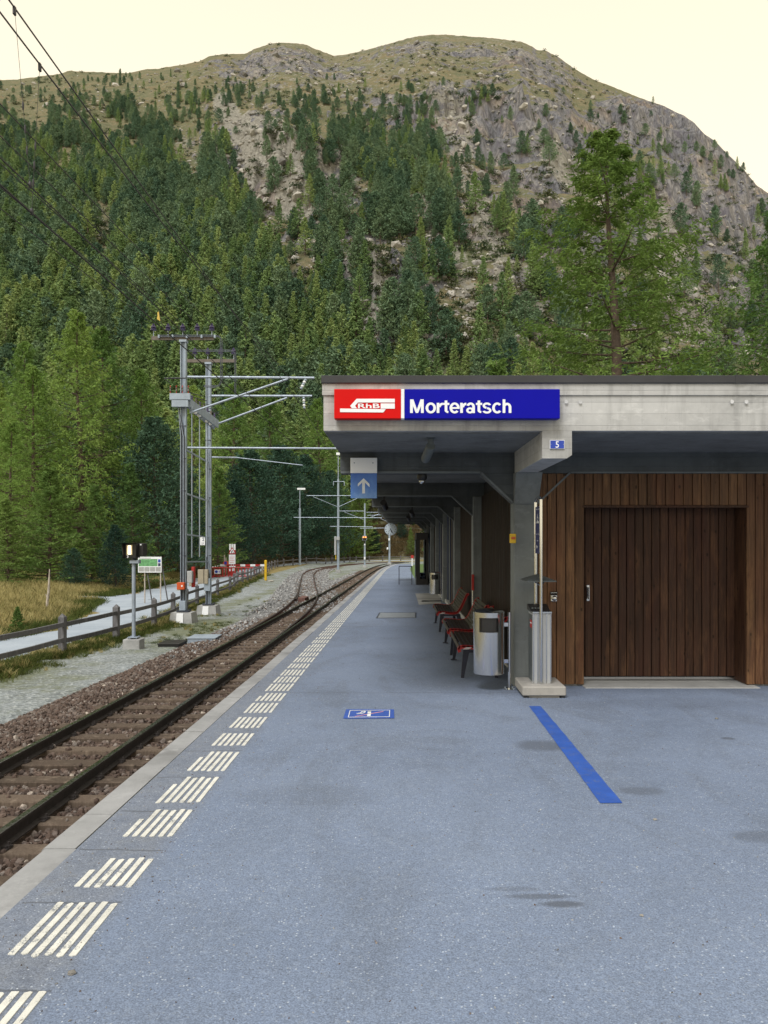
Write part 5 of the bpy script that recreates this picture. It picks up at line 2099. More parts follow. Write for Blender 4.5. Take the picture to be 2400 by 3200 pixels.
    for s in (c0.x + 0.012, c1.x - 0.012):
        m = MB()
        m.lathe(0, 0, [(0.003, 0), (0.003, 0.002)], 6)
        m.v = [(s + a, 7.579 - z_, (c0.z + c1.z) / 2 + b) for a, b, z_ in m.v]
        m.build('screw', M_GALV, rt2)
    # arrow board under the first beam
    ys = 9.36
    a0, a1 = at(1095, 1557, ys), at(1178.5, 1430.5, ys)
    rt3 = thing('arrow_sign', (a0.x, ys, a0.z), 'hanging board, white above faded blue with a white arrow pointing up', 'sign')
    zm = at(0, 1478.5, ys).z
    m = MB()
    m.box(a0.x, a1.x, ys, ys + 0.025, zm, a1.z, 0.003)
    up = m.build('upper_plate', M_WHITE, rt3)
    m = MB()
    m.box(a0.x + 0.003, a1.x - 0.003, ys + 0.002, ys + 0.025, a0.z, zm - 0.001, 0.003)
    m.build('blue_plate', M_FADEBLUE, rt3)
    for px in (1107, 1165.5):
        q = at(px, 1446.5, ys)
        m = MB()
        m.lathe(0, 0, [(0.008, 0), (0.008, 0.006), (0.004, 0.009)], 8)
        m.v = [(q.x + a, ys - z_ + 0.001, q.z + b) for a, b, z_ in m.v]
        m.build('bolt', M_GALV, rt3)
    m = MB()
    k = 1 / 3.318
    arrow = [(857, 430), (917, 380), (978, 445), (978, 473), (929, 425), (929, 537), (902, 537), (902, 425), (857, 470)]
    arrow = [(857, 437), (917, 380), (978, 440), (978, 473), (930, 424), (930, 537), (902, 537), (902, 424), (857, 466)]
    q = [at(860 + a * k, 1380 + b * k, ys) for a, b in arrow]
    m.prism([(v.x, v.z) for v in q], 'y', ys - 0.001, ys + 0.0025)
    m.build('arrow', M_MARKWHITE, rt3)
    m = MB()
    for x in (a0.x + 0.06, a1.x - 0.06):
        m.box(x - 0.015, x + 0.015, ys + 0.026, WY - 0.001, a1.z - 0.10, a1.z - 0.05)
    m.build('mounting_bracket', M_GALV, rt3)
    # blue floor line and no-smoking floor sign
    def floor(px, py):
        return on(px, py, gz)
    q = [floor(1653.5, 2207.5), floor(1690, 2207.5), floor(1946, 2511), floor(1876, 2511)]
    m = MB()
    n = 26
    vs, fs = [], []
    r = random.Random(4)
    for i in range(n + 1):
        t_ = i / n
        for (A, B2) in ((q[0], q[3]), (q[1], q[2])):
            jit = r.uniform(-0.003, 0.003)
            yy = A[1] + (B2[1] - A[1]) * t_
            vs.append((A[0] + (B2[0] - A[0]) * t_ + jit, yy, gz(yy) + 0.004))
    fs = [(2 * i, 2 * i + 1, 2 * i + 3, 2 * i + 2) for i in range(n)]
    m.add(vs, fs)
    o = m.build('blue_floor_line', M_STRIPBLUE)
    kind(o, 'structure')
    q = [floor(1081.8, 2217.5), floor(1231, 2217.5), floor(1232, 2245.7), floor(1072.5, 2246.8)]
    rt4 = thing('floor_sign', (q[3][0], q[3][1], q[3][2]), 'blue no-smoking sticker on the asphalt with white frame and cigarette', 'floor sign')
    def fl(pts, name, mat, dz):
        mm = MB()
        mm.add([(x, y_, gz(y_) + dz) for x, y_ in pts], [tuple(range(len(pts)))])
        mm.build(name, mat, rt4)
    fl([(a[0], a[1]) for a in q], 'sticker', M_MARKBLUE, 0.004)
    kz = 170 / 1659
    pz = lambda a, b: floor(1070 + a * kz, 2200 + b * kz)[:2]
    fl([pz(755, 325), pz(868, 310), pz(860, 392), pz(752, 390)], 'cigarette', M_MARKWHITE, 0.0065)
    fl([pz(770, 250), pz(878, 250), pz(870, 303), pz(764, 310)], 'cigarette', M_MARKWHITE, 0.0065)
    fl([pz(780, 226), pz(882, 226), pz(880, 243), pz(776, 243)], 'cigarette_ember', M_GREYTEXT, 0.0065)
    fl([pz(425, 292), pz(540, 280), pz(590, 240), pz(660, 230), pz(712, 236), pz(712, 262), pz(650, 302), pz(560, 318), pz(430, 324), pz(430, 308), pz(545, 300), pz(640, 283), pz(668, 258), pz(660, 248), pz(612, 258), pz(560, 290)], 'smoke', M_MARKWHITE, 0.0065)
    fl([pz(360, 392), pz(395, 400), pz(1260, 248), pz(1235, 235)], 'red_slash', M_PRINTRED, 0.0055)
    for pts in ([(165, 425), (1440, 410), (1440, 398), (182, 412)], [(232, 208), (1455, 196), (1452, 206), (236, 220)], [(165, 425), (190, 425), (246, 210), (225, 210)], [(1420, 410), (1445, 410), (1455, 198), (1432, 198)]):
        fl([pz(*p) for p in pts], 'frame_line', M_MARKWHITE, 0.006)


build_signs()


# ------------------------------------------------------------------ lamps and fittings under the roof
def build_fittings():
    c = at(1343, 1395, 8.3)
    rt = thing('tube_lamp', (c.x, 8.3, SOF), 'grey tubular spotlight hanging from the soffit below the name sign', 'lamp')
    m = MB()
    m.box(c.x - 0.045, c.x + 0.045, 8.00, 8.10, SOF - 0.02, SOF - 0.001, 0.004)
    m.box(c.x - 0.03, c.x + 0.03, 8.03, 8.07, SOF - 0.14, SOF - 0.02, 0.004)
    m.build('bracket', M_SLATE, rt)
    m = MB()
    d = Vector((-0.05, 0.26, -0.12))
    p = Vector((c.x, 8.02, SOF - 0.10))
    m.tube([p, p + d * 0.04, p + d * 0.9, p + d], [0.046, 0.05, 0.05, 0.043], 20)
    m.build('housing', M_SLATE, rt, smooth=40)
    c = at(1318, 1500, 9.75)
    rt = thing('dome_camera', (c.x, 9.75, BEAM), 'small dark dome camera with bright glass under the first beam', 'camera')
    m = MB()
    m.lathe(c.x, 9.62, [(0.03, BEAM - 0.002), (0.06, BEAM - 0.004), (0.062, BEAM - 0.05), (0.045, BEAM - 0.075)], 20)
    m.build('mount', M_BLACK, rt, smooth=40)
    m = MB()
    m.lathe(c.x, 9.62, [(0.044, BEAM - 0.074), (0.038, BEAM - 0.10), (0.022, BEAM - 0.117), (0.004, BEAM - 0.122)], 20)
    m.build('dome', M_ALU, rt, smooth=True)
    lab = ['second beam', 'third beam', 'fourth beam', 'fifth beam']
    for i, px in enumerate((1201, 1288, 1277)):
        y = FRAMES[i + 1] + 0.14
        x = (px - CX) / F * y
        rt = thing('hanging_spotlight', (x, y, BEAM), 'black spotlight hanging under the ' + lab[i] + ' of the platform roof', 'lamp', 'spotlights under the roof beams')
        m = MB()
        m.box(x - 0.02, x + 0.02, y - 0.02, y + 0.02, BEAM - 0.12, BEAM - 0.001)
        m.build('stem', M_BLACK, rt)
        m = MB()
        m.tube([(x - 0.02, y - 0.08, BEAM - 0.12), (x + 0.02, y + 0.1, BEAM - 0.22)], 0.06, 14)
        m.build('head', M_BLACK, rt, smooth=40)
    # yellow ticket stamp on the front column
    c = at(1603, 1683, 9.2)
    rt = thing('yellow_validator', (1.36, 9.25, c.z), 'yellow ticket box fixed to the side of the front column', 'ticket box')
    m = MB()
    m.box(1.325, 1.394, 9.24, 9.33, c.z - 0.056, c.z + 0.058, 0.006)
    m.build('body', M_YELLOW, rt)
    m = MB()
    m.box(1.335, 1.385, 9.237, 9.242, c.z - 0.01, c.z + 0.022)
    m.build('slot_plate', M_ORANGE, rt)
    # socket on the boards
    a, b = at(1719.7, 1880, 9.43), at(1742.5, 1849, 9.43)
    rt = thing('wall_socket', (a.x, 9.44, a.z), 'small metal outdoor socket with black caption on the boards beside the pillar', 'socket')
    m = MB()
    m.box(a.x, b.x, 9.425, 9.447, b.z - 0.034, b.z, 0.003)
    m.build('caption_plate', M_BLACK, rt)
    m = MB()
    m.box(a.x + 0.008, b.x - 0.008, 9.4235, 9.4255, b.z - 0.014, b.z - 0.011)
    m.build('caption_line', M_WHITE, rt)
    m = MB()
    m.box(a.x + 0.004, b.x - 0.004, 9.412, 9.447, a.z, b.z - 0.037, 0.008)
    m.build('box', M_ALU, rt)
    m = MB()
    m.lathe(0, 0, [(0.034, 0), (0.032, 0.02), (0.020, 0.034), (0.004, 0.038)], 18)
    m.v = [((a.x + b.x) / 2 + p_, 9.413 - z_, (a.z + b.z) / 2 - 0.018 + q_) for p_, q_, z_ in m.v]
    m.build('round_lid', M_ALU, rt, smooth=True)
    # red marker on the second column
    a, b = at(1474, 1845, 14.7), at(1481.5, 1795, 14.7)
    rt = thing('red_wall_marker', (a.x, 14.7, gz(14.7)), 'tall narrow red marker standing by the second column behind the benches', 'marker')
    m = MB()
    m.tube([((a.x + b.x) / 2, 14.70, gz(14.7)), ((a.x + b.x) / 2, 14.70, a.z)], 0.014, 8)
    m.build('post', M_ALU, rt)
    m = MB()
    m.box(a.x, b.x, 14.68, 14.71, a.z, b.z, 0.004)
    m.build('red_plate', M_REDPAINT, rt)


build_fittings()
# ------------------------------------------------------------------ benches
def bench_parts(y0, y1, X0):
    """profile in (x, z): seat front lip, seat, curve, backrest; x measured back from the platform side"""
    pr = [(0.012, 0.355), (0.0, 0.385), (0.012, 0.412), (0.05, 0.425), (0.15, 0.420), (0.26, 0.408), (0.34, 0.405), (0.40, 0.418), (0.445, 0.455), (0.485, 0.52), (0.53, 0.61), (0.565, 0.69), (0.595, 0.76), (0.62, 0.795), (0.655, 0.80)]
    return pr


def make_bench(loc, length, label, first):
    rt = thing('platform_bench', loc, label, 'bench', 'slatted benches along the station wall')
    x0, yc, zg = loc
    pr = bench_parts(0, 0, 0)
    th = 0.034
    P = [Vector((a, 0, b)) for a, b in pr]
    nrm = []
    for i in range(len(P)):
        d = P[min(i + 1, len(P) - 1)] - P[max(i - 1, 0)]
        nrm.append(Vector((d.z, 0, -d.x)).normalized())
    sw = 0.055
    for s in (-1, 1):                                 # red side profiles
        m = MB()
        ya = yc + s * (length / 2)
        yb = ya - s * sw
        up = [P[i] - nrm[i] * 0.020 for i in range(len(P))]
        dn = [P[i] + nrm[i] * 0.026 for i in range(len(P))]
        n = len(P)
        vs = []
        for yy in (ya, yb):
            vs += [(x0 + q.x, yy, zg + q.z) for q in up] + [(x0 + q.x, yy, zg + q.z) for q in dn]
        fs = []
        for i in range(n - 1):
            fs += [(i, i + 1, n + i + 1, n + i), (2 * n + i, 2 * n + i + 1, 3 * n + i + 1, 3 * n + i), (i, i + 1, 2 * n + i + 1, 2 * n + i), (n + i, n + i + 1, 3 * n + i + 1, 3 * n + i)]
        fs += [(0, n, 3 * n, 2 * n), (n - 1, 2 * n - 1, 4 * n - 1, 3 * n - 1)]
        m.add(vs, fs)
        side = m.build('side_profile', M_BENCHRED, rt)
        if s < 0:                                     # small white emblem on the near side
            q = MB()
            q.box(x0 + 0.07, x0 + 0.155, ya - 0.0025, ya - 0.0005, zg + 0.402, zg + 0.409)
            q.box(x0 + 0.055, x0 + 0.135, ya - 0.0025, ya - 0.0005, zg + 0.393, zg + 0.398)
            q.box(x0 + 0.09, x0 + 0.165, ya - 0.0025, ya - 0.0005, zg + 0.412, zg + 0.418)
            q.build('white_emblem', M_MARKWHITE, side)
        lg = MB()                                     # tapered legs
        for (a, b, xt, xb2) in ((0, 0, 0.10, 0.045), (0, 0, 0.43, 0.50)):
            lg = MB()
            yy0, yy1 = yc + s * (length / 2 - 0.012), yc + s * (length / 2 - 0.046)
            vs = []
            for yy in (yy0, yy1):
                vs += [(x0 + xb2 - 0.018, yy, zg), (x0 + xb2 + 0.020, yy, zg), (x0 + xt + 0.045, yy, zg + 0.39), (x0 + xt - 0.04, yy, zg + 0.385)]
            lg.add(vs, [(0, 1, 2, 3), (4, 5, 6, 7), (0, 1, 5, 4), (1, 2, 6, 5), (2, 3, 7, 6), (3, 0, 4, 7)])
            lg.box(x0 + xb2 - 0.045, x0 + xb2 + 0.045, yc + s * length / 2 - 0.06 if s > 0 else yc - length / 2 - 0.002, yc + s * length / 2 + 0.002 if s > 0 else yc - length / 2 + 0.06, zg - 0.002, zg + 0.007)
            lg.build('leg', M_BENCHLEG, rt)
    m = MB()
    m.box(x0 + 0.10, x0 + 0.43, yc - length / 2 + 0.013, yc - length / 2 + 0.045, zg + 0.345, zg + 0.378)
    m.build('seat_rail', M_BENCHLEG, rt)
    m = MB()
    m.box(x0 + 0.10, x0 + 0.43, yc + length / 2 - 0.045, yc + length / 2 - 0.013, zg + 0.345, zg + 0.378)
    m.build('seat_rail', M_BENCHLEG, rt)
    # slats along the length, following the profile
    cum = [0]
    for i in range(1, len(P)):
        cum.append(cum[-1] + (P[i] - P[i - 1]).length)
    tot = cum[-1]
    ns = 15
    for k in range(ns):
        s0 = 0.03 + (tot - 0.05) * (k + 0.5) / ns
        i = max(j for j in range(len(cum)) if cum[j] <= s0)
        i = min(i, len(P) - 2)
        f = (s0 - cum[i]) / (cum[i + 1] - cum[i])
        c = P[i].lerp(P[i + 1], f)
        d = (P[i + 1] - P[i]).normalized()
        nn = Vector((-d.z, 0, d.x))
        hw, ht = tot / ns * 0.36, 0.010
        c = c + nn * 0.006
        q = [c - d * hw - nn * ht, c + d * hw - nn * ht, c + d * hw + nn * ht, c - d * hw + nn * ht]
        m = MB()
        m.prism([(x0 + v.x, zg + v.z) for v in q], 'y', yc - length / 2 + 0.0, yc + length / 2 - 0.0)
        m.v = [(a, max(yc - length / 2 + sw + 0.002 - 0.06, min(yc + length / 2 - sw - 0.002 + 0.06, b)), c_) for a, b, c_ in m.v]
        m.build('slat', M_SLAT, rt)
    return rt


for (ya, yb, lab) in ((10.05, 11.70, 'dark slatted bench with red sides nearest the steel bin'), (12.26, 13.86, 'dark slatted bench with red sides, middle of three along the wall'), (15.85, 17.72, 'dark slatted bench with red sides, farthest of three by the wall')):
    yc = (ya + yb) / 2
    make_bench((0.765, yc, gz(yc)), yb - ya, lab, False)


# ------------------------------------------------------------------ litter bins
def make_bin(x, y, label):
    zg = gz(y)
    rt = thing('litter_bin', (x, y, zg), label, 'litter bin', 'steel litter bins on the platform')
    r, z0, z1 = 0.184, zg + 0.20, zg + 0.93
    n = 64
    # drum with a letter-box opening cut towards the platform front
    oz0, oz1 = z1 - 0.215, z1 - 0.065
    ang = lambda j: 2 * math.pi * j / n
    zs = [z0, z0 + 0.015, oz0, oz1, z1]
    def in_open(j):
        a = ang(j + 0.5) % (2 * math.pi)
        a0 = 1.5 * math.pi - 0.10
        return abs(a - a0) < 0.62
    m = MB()
    m.add([(x + r * math.cos(ang(j)), y + r * math.sin(ang(j)), z) for z in zs for j in range(n)], [])
    for k in range(len(zs) - 1):
        for j in range(n):
            if k == 2 and in_open(j):
                continue
            m.f.append((k * n + j, k * n + (j + 1) % n, (k + 1) * n + (j + 1) % n, (k + 1) * n + j))
            m.m.append(0)
    m.f.append(tuple(range(n))[::-1])
    m.m.append(0)
    m.build('drum', M_ALU, rt, smooth=30)
    m = MB()
    m.lathe(x, y, [(r + 0.003, z1 - 0.012), (r + 0.003, z1 + 0.004), (r * 0.93, z1 + 0.020), (r * 0.6, z1 + 0.038), (0.01, z1 + 0.046)], 48)
    m.build('lid', M_ALU, rt, smooth=40)
    m = MB()
    m.lathe(x, y, [(r - 0.012, z0 + 0.02), (r - 0.012, z1 - 0.015)], 32)
    m.f = m.f[:-2]
    m.m = m.m[:-2]
    m.build('liner', M_BLACK, rt)
    m = MB()                                          # dark surround of the opening
    a0 = 1.5 * math.pi - 0.10
    for (zz0, zz1) in ((oz0 - 0.012, oz0), (oz1, oz1 + 0.01)):
        pts = [a0 + t for t in np.linspace(-0.64, 0.64, 14)]
        vs = [(x + (r + 0.002) * math.cos(a), y + (r + 0.002) * math.sin(a), z) for z in (zz0, zz1) for a in pts]
        m.add(vs, [(i, i + 1, i + 15, i + 14) for i in range(13)])
    for a in (a0 - 0.63, a0 + 0.63):
        vs = [(x + (r + 0.002) * math.cos(a + d), y + (r + 0.002) * math.sin(a + d), z) for z in (oz0 - 0.012, oz1 + 0.01) for d in (-0.03, 0.03)]
        m.add(vs, [(0, 1, 3, 2)])
    m.build('opening_rim', M_BLACK, rt)
    px_ = x + 0.252
    m = MB()
    m.tube([(px_, y + 0.02, zg), (px_, y + 0.02, z1 - 0.005)], 0.021, 14)
    m.box(px_ - 0.06, px_ + 0.06, y - 0.05, y + 0.09, zg - 0.001, zg + 0.008)
    m.build('post', M_ALU, rt, smooth=40)
    for z in (z0 + 0.14, z1 - 0.15):
        m = MB()
        m.box(x + r - 0.01, px_ - 0.015, y - 0.008, y + 0.028, z - 0.025, z + 0.025, 0.003)
        m.build('bracket', M_ALU, rt)
    for (a, b) in ((-0.045, -0.035), (0.045, -0.035), (-0.045, 0.075), (0.045, 0.075)):
        m = MB()
        m.lathe(px_ + a, y + b, [(0.010, zg + 0.006), (0.010, zg + 0.02)], 6)
        m.build('anchor_bolt', M_GALV, rt)


make_bin(1.062, 9.22, 'brushed steel litter bin with letter-box opening beside the front column')
make_bin(1.20, 26.6, 'farther steel litter bin standing by the wall beyond the benches')


# ------------------------------------------------------------------ information pillar
def build_pillar():
    rt = thing('ticket_pillar', (1.63, 8.96, gz(8.96)), 'aluminium call pillar with tall chrome poles on a concrete block before the boards', 'pillar')
    zg = gz(9.0)
    zt = -0.036
    m = MB()
    m.box(1.38, 1.873, 8.665, 9.26, zg + 0.03, zt, 0.012)
    m.build('concrete_base', M_PEDESTAL, rt)
    m = MB()
    m.box(1.46, 1.80, 8.70, 9.22, zg - 0.01, zg + 0.03)
    m.build('base_underside', M_PEDESTAL, rt)
    for x in (1.40, 1.815):
        m = MB()
        m.box(x, x + 0.04, 8.69, 8.75, zg - 0.005, zg + 0.031)
        m.build('levelling_foot', M_BLACK, rt)
    bx0, bx1, by0, by1 = 1.527, 1.742, 8.86, 9.14
    ztop = 0.79
    m = MB()
    m.box(bx0, bx1, by0, by1, zt, ztop - 0.02)
    body = m.build('housing', M_ALUPANEL, rt)
    m = MB()
    m.box(bx0 - 0.004, bx0 - 0.0005, by0 + 0.02, by1 - 0.01, zt + 0.02, ztop - 0.04)
    m.build('side_panel', M_SLATE, body)
    for k in range(5):                                # front ribs
        x = bx0 + 0.004 + k * (bx1 - bx0 - 0.016) / 4
        m = MB()
        m.box(x, x + 0.010, by0 - 0.012, by0 - 0.0005, zt + 0.005, ztop - 0.022)
        m.build('front_rib', M_ALU, body)
    m = MB()
    m.box(bx0 - 0.006, bx1 + 0.006, by0 - 0.014, by1, ztop - 0.0195, ztop + 0.004, 0.003)
    m.build('top_frame', M_ALU, rt)
    m = MB()
    m.prism([(by0 - 0.005, ztop + 0.005), (by1, ztop + 0.005), (by1, ztop + 0.07), (by1 - 0.06, ztop + 0.07)], 'x', bx0 - 0.02, bx1 - 0.01)
    m.build('control_panel', M_BLACK, rt)
    for k in range(4):
        m = MB()
        m.box(bx0 + 0.0 + k * 0.035, bx0 + 0.018 + k * 0.035, by0 + 0.06, by0 + 0.09, ztop + 0.03, ztop + 0.043)
        m.build('button', M_SLATE, rt)
    m = MB()                                          # red sticker on the side
    m.box(bx0 - 0.0065, bx0 - 0.0045, by0 + 0.03, by0 + 0.15, 0.60, 0.69)
    m.build('red_sticker', M_REDPAINT, rt)
    m = MB()
    m.box(bx0 - 0.0085, bx0 - 0.0067, by0 + 0.045, by0 + 0.135, 0.648, 0.662)
    m.build('sticker_print', M_WHITE, rt)
    for (y, nm) in ((8.815, 'front_pole'), (9.17, 'rear_pole')):
        m = MB()
        m.tube([(1.616, y, zt), (1.616, y, 2.085)], 0.0175, 14)
        m.build(nm, M_ALU, rt, smooth=40)
    m = MB()
    m.tube([(1.616, 8.815, 2.07)] + [(1.616, 8.99 - 0.175 * math.cos(a), 2.07 + 0.05 * math.sin(a)) for a in np.linspace(0.2, 2.94, 7)] + [(1.616, 9.17, 2.07)], 0.017, 12)
    m.build('top_bow', M_ALU, rt, smooth=40)
    m = MB()
    m.box(1.607, 1.625, 8.834, 9.151, 1.459, 2.01, 0.003)
    sg = m.build('blue_panel', M_NAVYSIGN, rt)
    xf = 1.6065
    tr = lambda oy, oz: (lambda a, b: (xf, oy - a, oz + b))
    m = MB()
    m.box(1.6055, 1.6068, 8.87, 9.10, 1.975, 1.981)
    m.build('white_rule', M_WHITE, sg)
    m = MB()
    m.box(1.6055, 1.6068, 8.87, 9.10, 1.684, 1.690)
    m.build('white_rule', M_WHITE, sg)
    # wheelchair mark, caption block and arrow, printed on the face towards the track
    m = MB()
    ring = [(8.99 + 0.045 * math.cos(a), 1.865 + 0.03 * math.sin(a)) for a in np.linspace(0, 6.28, 16)[:-1]]
    inr = [(8.99 + 0.030 * math.cos(a), 1.865 + 0.019 * math.sin(a)) for a in np.linspace(0, 6.28, 16)[:-1]]
    m.add([(1.6062, a, b) for a, b in ring + inr], [(i, (i + 1) % 15, (i + 1) % 15 + 15, i + 15) for i in range(15)])
    m.box(1.6055, 1.6068, 8.985, 9.005, 1.875, 1.925)
    m.build('wheelchair_mark', M_WHITE, sg)
    m = MB()
    m.box(1.6055, 1.6068, 8.90, 9.06, 1.815, 1.838)
    m.build('caption', M_MARKWHITE, sg)
    m = MB()
    m.prism([(8.93, 1.615), (9.05, 1.615), (8.99, 1.602)], 'x', 1.6055, 1.6068)
    m.build('small_mark', M_MARKWHITE, sg)
    m = MB()
    m.prism([(9.06, 1.56), (9.06, 1.515), (8.97, 1.538)], 'x', 1.6055, 1.6068)
    m.build('arrow_mark', M_WHITE, sg)
    # little rain hood
    z0 = 1.135
    m = MB()
    hx0, hx1, hy0, hy1 = 1.452, 1.80, 8.84, 9.30
    cx_, cy_ = 1.62, 9.07
    vs = [(hx0, hy0, z0), (hx1, hy0, z0), (hx1, hy1, z0), (hx0, hy1, z0), (hx0, hy0, z0 + 0.012), (hx1, hy0, z0 + 0.012), (hx1, hy1, z0 + 0.012), (hx0, hy1, z0 + 0.012), (cx_, cy_, z0 + 0.085)]
    m.add(vs, [(0, 1, 2, 3), (0, 1, 5, 4), (1, 2, 6, 5), (2, 3, 7, 6), (3, 0, 4, 7), (4, 5, 8), (5, 6, 8), (6, 7, 8), (7, 4, 8)])
    m.build('rain_hood', M_SLATE, rt)
    m = MB()
    m.tube([(1.616, 8.83, z0 - 0.04), (1.56, 8.95, z0 - 0.002)], 0.008, 8)
    m.tube([(1.616, 8.83, z0 - 0.04), (1.68, 8.95, z0 - 0.002)], 0.008, 8)
    m.build('hood_bracket', M_ALU, rt)


M_NAVYSIGN = simple('navy_sign', (0.012, 0.018, 0.13), 0.4, 0, 0.1, 5)
build_pillar()


# ------------------------------------------------------------------ farther platform fittings
def build_platform_things():
    # steel hoop
    a, b = on(1247, 1827, gz), on(1287, 1827, gz)
    rt = thing('barrier_hoop', a, 'thin dark steel hoop barrier standing on the far platform', 'barrier')
    h = 0.93
    for p in (a, b):
        m = MB()
        m.tube([p, (p[0], p[1], p[2] + h)], 0.02, 8)
        m.build('upright', M_PAINTDARK, rt)
    m = MB()
    m.tube([(a[0] - 0.02, a[1], a[2] + h), (b[0] + 0.02, b[1], b[2] + h)], 0.02, 8)
    m.build('top_rail', M_PAINTDARK, rt)
    m = MB()
    m.tube([(a[0], a[1], a[2] + 0.24), (b[0], b[1], b[2] + 0.24)], 0.014, 8)
    m.build('lower_rail', M_PAINTDARK, rt)
    # glazed wind screen at the end of the building
    y0, y1 = 38.6, 41.6
    x0, x1 = 0.80, 1.40
    zg = gz(38.6)
    rt = thing('glass_shelter', (x0, y0, zg), 'black framed glass shelter bay at the far end of the building', 'shelter')
    zt = zg + 2.62
    m = MB()
    m.box(x0, x1, y0, y1, zt - 0.36, zt, 0.01)
    m.build('header', M_BLACK, rt)
    m = MB()
    m.box(x0, x1, y0, y1, zg - 0.05, zg + 0.30, 0.01)
    m.build('sill', M_BLACK, rt)
    for (xa, ya) in ((x0, y0), (x1 - 0.10, y0), (x0, y1 - 0.14), (x1 - 0.10, y1 - 0.14)):
        m = MB()
        m.box(xa, xa + (0.19 if xa == x0 else 0.10), ya, ya + 0.14, zg + 0.301, zt - 0.361)
        m.build('post', M_BLACK, rt)
    m = MB()
    m.box(x0 + 0.191, x1 - 0.101, y0 + 0.06, y0 + 0.072, zg + 0.302, zt - 0.362)
    m.build('pane', M_GLASS, rt)
    m = MB()
    m.box(x0 + 0.06, x0 + 0.072, y0 + 0.141, y1 - 0.141, zg + 0.302, zt - 0.362)
    m.build('pane', M_GLASS, rt)
    m = MB()
    m.box(x0 + 0.20, x1 - 0.12, y0 + 0.5, y0 + 1.6, zg + 0.302, zg + 0.55, 0.04)
    m.build('seat', M_NAVY, rt)
    # slim post beside the shelter and white-red post behind
    p = on(1297.5, 1824, gz)
    rt = thing('slim_post', p, 'thin grey post just left of the glass shelter', 'post')
    m = MB()
    m.tube([p, (p[0], p[1], p[2] + 2.25)], 0.020, 8)
    m.build('shaft', M_PAINTGREY, rt)
    m = MB()
    m.lathe(p[0], p[1], [(0.05, p[2] - 0.002), (0.05, p[2] + 0.012)], 10)
    m.build('foot_plate', M_PAINTGREY, rt)
    p = on(1288, 1769, gz)
    rt = thing('marker_post', p, 'white marker post with red head at the far platform edge', 'marker')
    hh = (1769 - 1735) / F * p[1]
    m = MB()
    m.tube([p, (p[0], p[1], p[2] + hh * 0.72)], 0.07, 10)
    m.build('white_shaft', M_WHITE, rt)
    m = MB()
    m.box(p[0] - 0.16, p[0] + 0.16, p[1] - 0.05, p[1] + 0.05, p[2] + hh * 0.72, p[2] + hh)
    m.build('red_head', M_REDPAINT, rt)
    # concrete slab, cover plate and foot grille set in the platform
    def plate(q, name, label, mat, cat, dz, inset=None):
        g = [on(px, py, gz) for px, py in q]
        r = thing(name, g[3], label, cat)
        mm = MB()
        mm.add([(a_, b_, gz(b_) + dz) for a_, b_, _ in g] + [(a_, b_, gz(b_) - 0.03) for a_, b_, _ in g], [(0, 1, 2, 3), (0, 1, 5, 4), (1, 2, 6, 5), (2, 3, 7, 6), (3, 0, 4, 7)])
        mm.build('plate', mat, r)
        if inset:
            c = [sum(v[i] for v in g) / 4 for i in range(2)]
            for i in range(4):
                A, B2 = g[i], g[(i + 1) % 4]
                s = MB()
                s.bar((A[0], A[1], gz(A[1]) + dz + 0.002), (B2[0], B2[1], gz(B2[1]) + dz + 0.002), 0.03, 0.006)
                s.build('frame_edge', M_PAINTDARK, r)
        return r
    plate([(1187, 1915), (1299, 1915), (1299, 1931), (1177, 1932)], 'cover_plate', 'large pale manhole cover plate with dark frame in the platform', M_COVER, 'manhole cover', 0.004, True)
    plate([(1298, 1855), (1372, 1853), (1379, 1886), (1309, 1890)], 'floor_slab', 'pale concrete slab in the asphalt before the farther bin', M_CONC_PLAIN, 'slab', 0.004)
    plate([(1318, 1877), (1378, 1876.5), (1379, 1880.3), (1318, 1881)], 'foot_grille', 'narrow dark foot grille in the slab by the wall', M_BLACK, 'grille', 0.008)
    # lawn right of the far platform
    mb = MB()
    st = list(np.arange(46.6, 108, 3))
    for a_, b_ in zip(st[:-1], st[1:]):
        mb.add([(0.9 + float(bend(a_)), a_, gz(a_) - 0.03), (16, a_, gz(a_) - 0.03), (16, b_, gz(b_) - 0.03), (0.9 + float(bend(b_)), b_, gz(b_) - 0.03)], [(0, 1, 2, 3)])
    kind(mb.build('lawn', M_LAWN), 'structure')
    # pebbles on the asphalt
    for i, (px, py, s, lab) in enumerate(((224, 3044, 0.030, 'small brown pebble beside the nearest white guidance bars'), (2047, 2563, 0.024, 'pale pebble on the asphalt right of the blue line end'), (2240, 2247, 0.03, 'tiny brown leaf scrap on the asphalt before the goods door'), (2005, 2863, 0.018, 'tiny pale chip on the right foreground asphalt'))):
        p = on(px, py, gz)
        o = rock_proto('pebble', 80 + i, M_BOULDER, 2, 0.6)
        col.objects.link(o)
        o.location = (p[0], p[1], p[2] + s * 0.2)
        o.scale = (s, s, s)
        tag(o, lab, 'pebble')


M_PAINTDARK = simple('dark_painted_steel', (0.050, 0.060, 0.085), 0.5, 0.2, 0.15, 5)
M_COVER = simple('galvanised_cover', (0.24, 0.27, 0.31), 0.6, 0.2, 0.15, 7, 0.3)
build_platform_things()


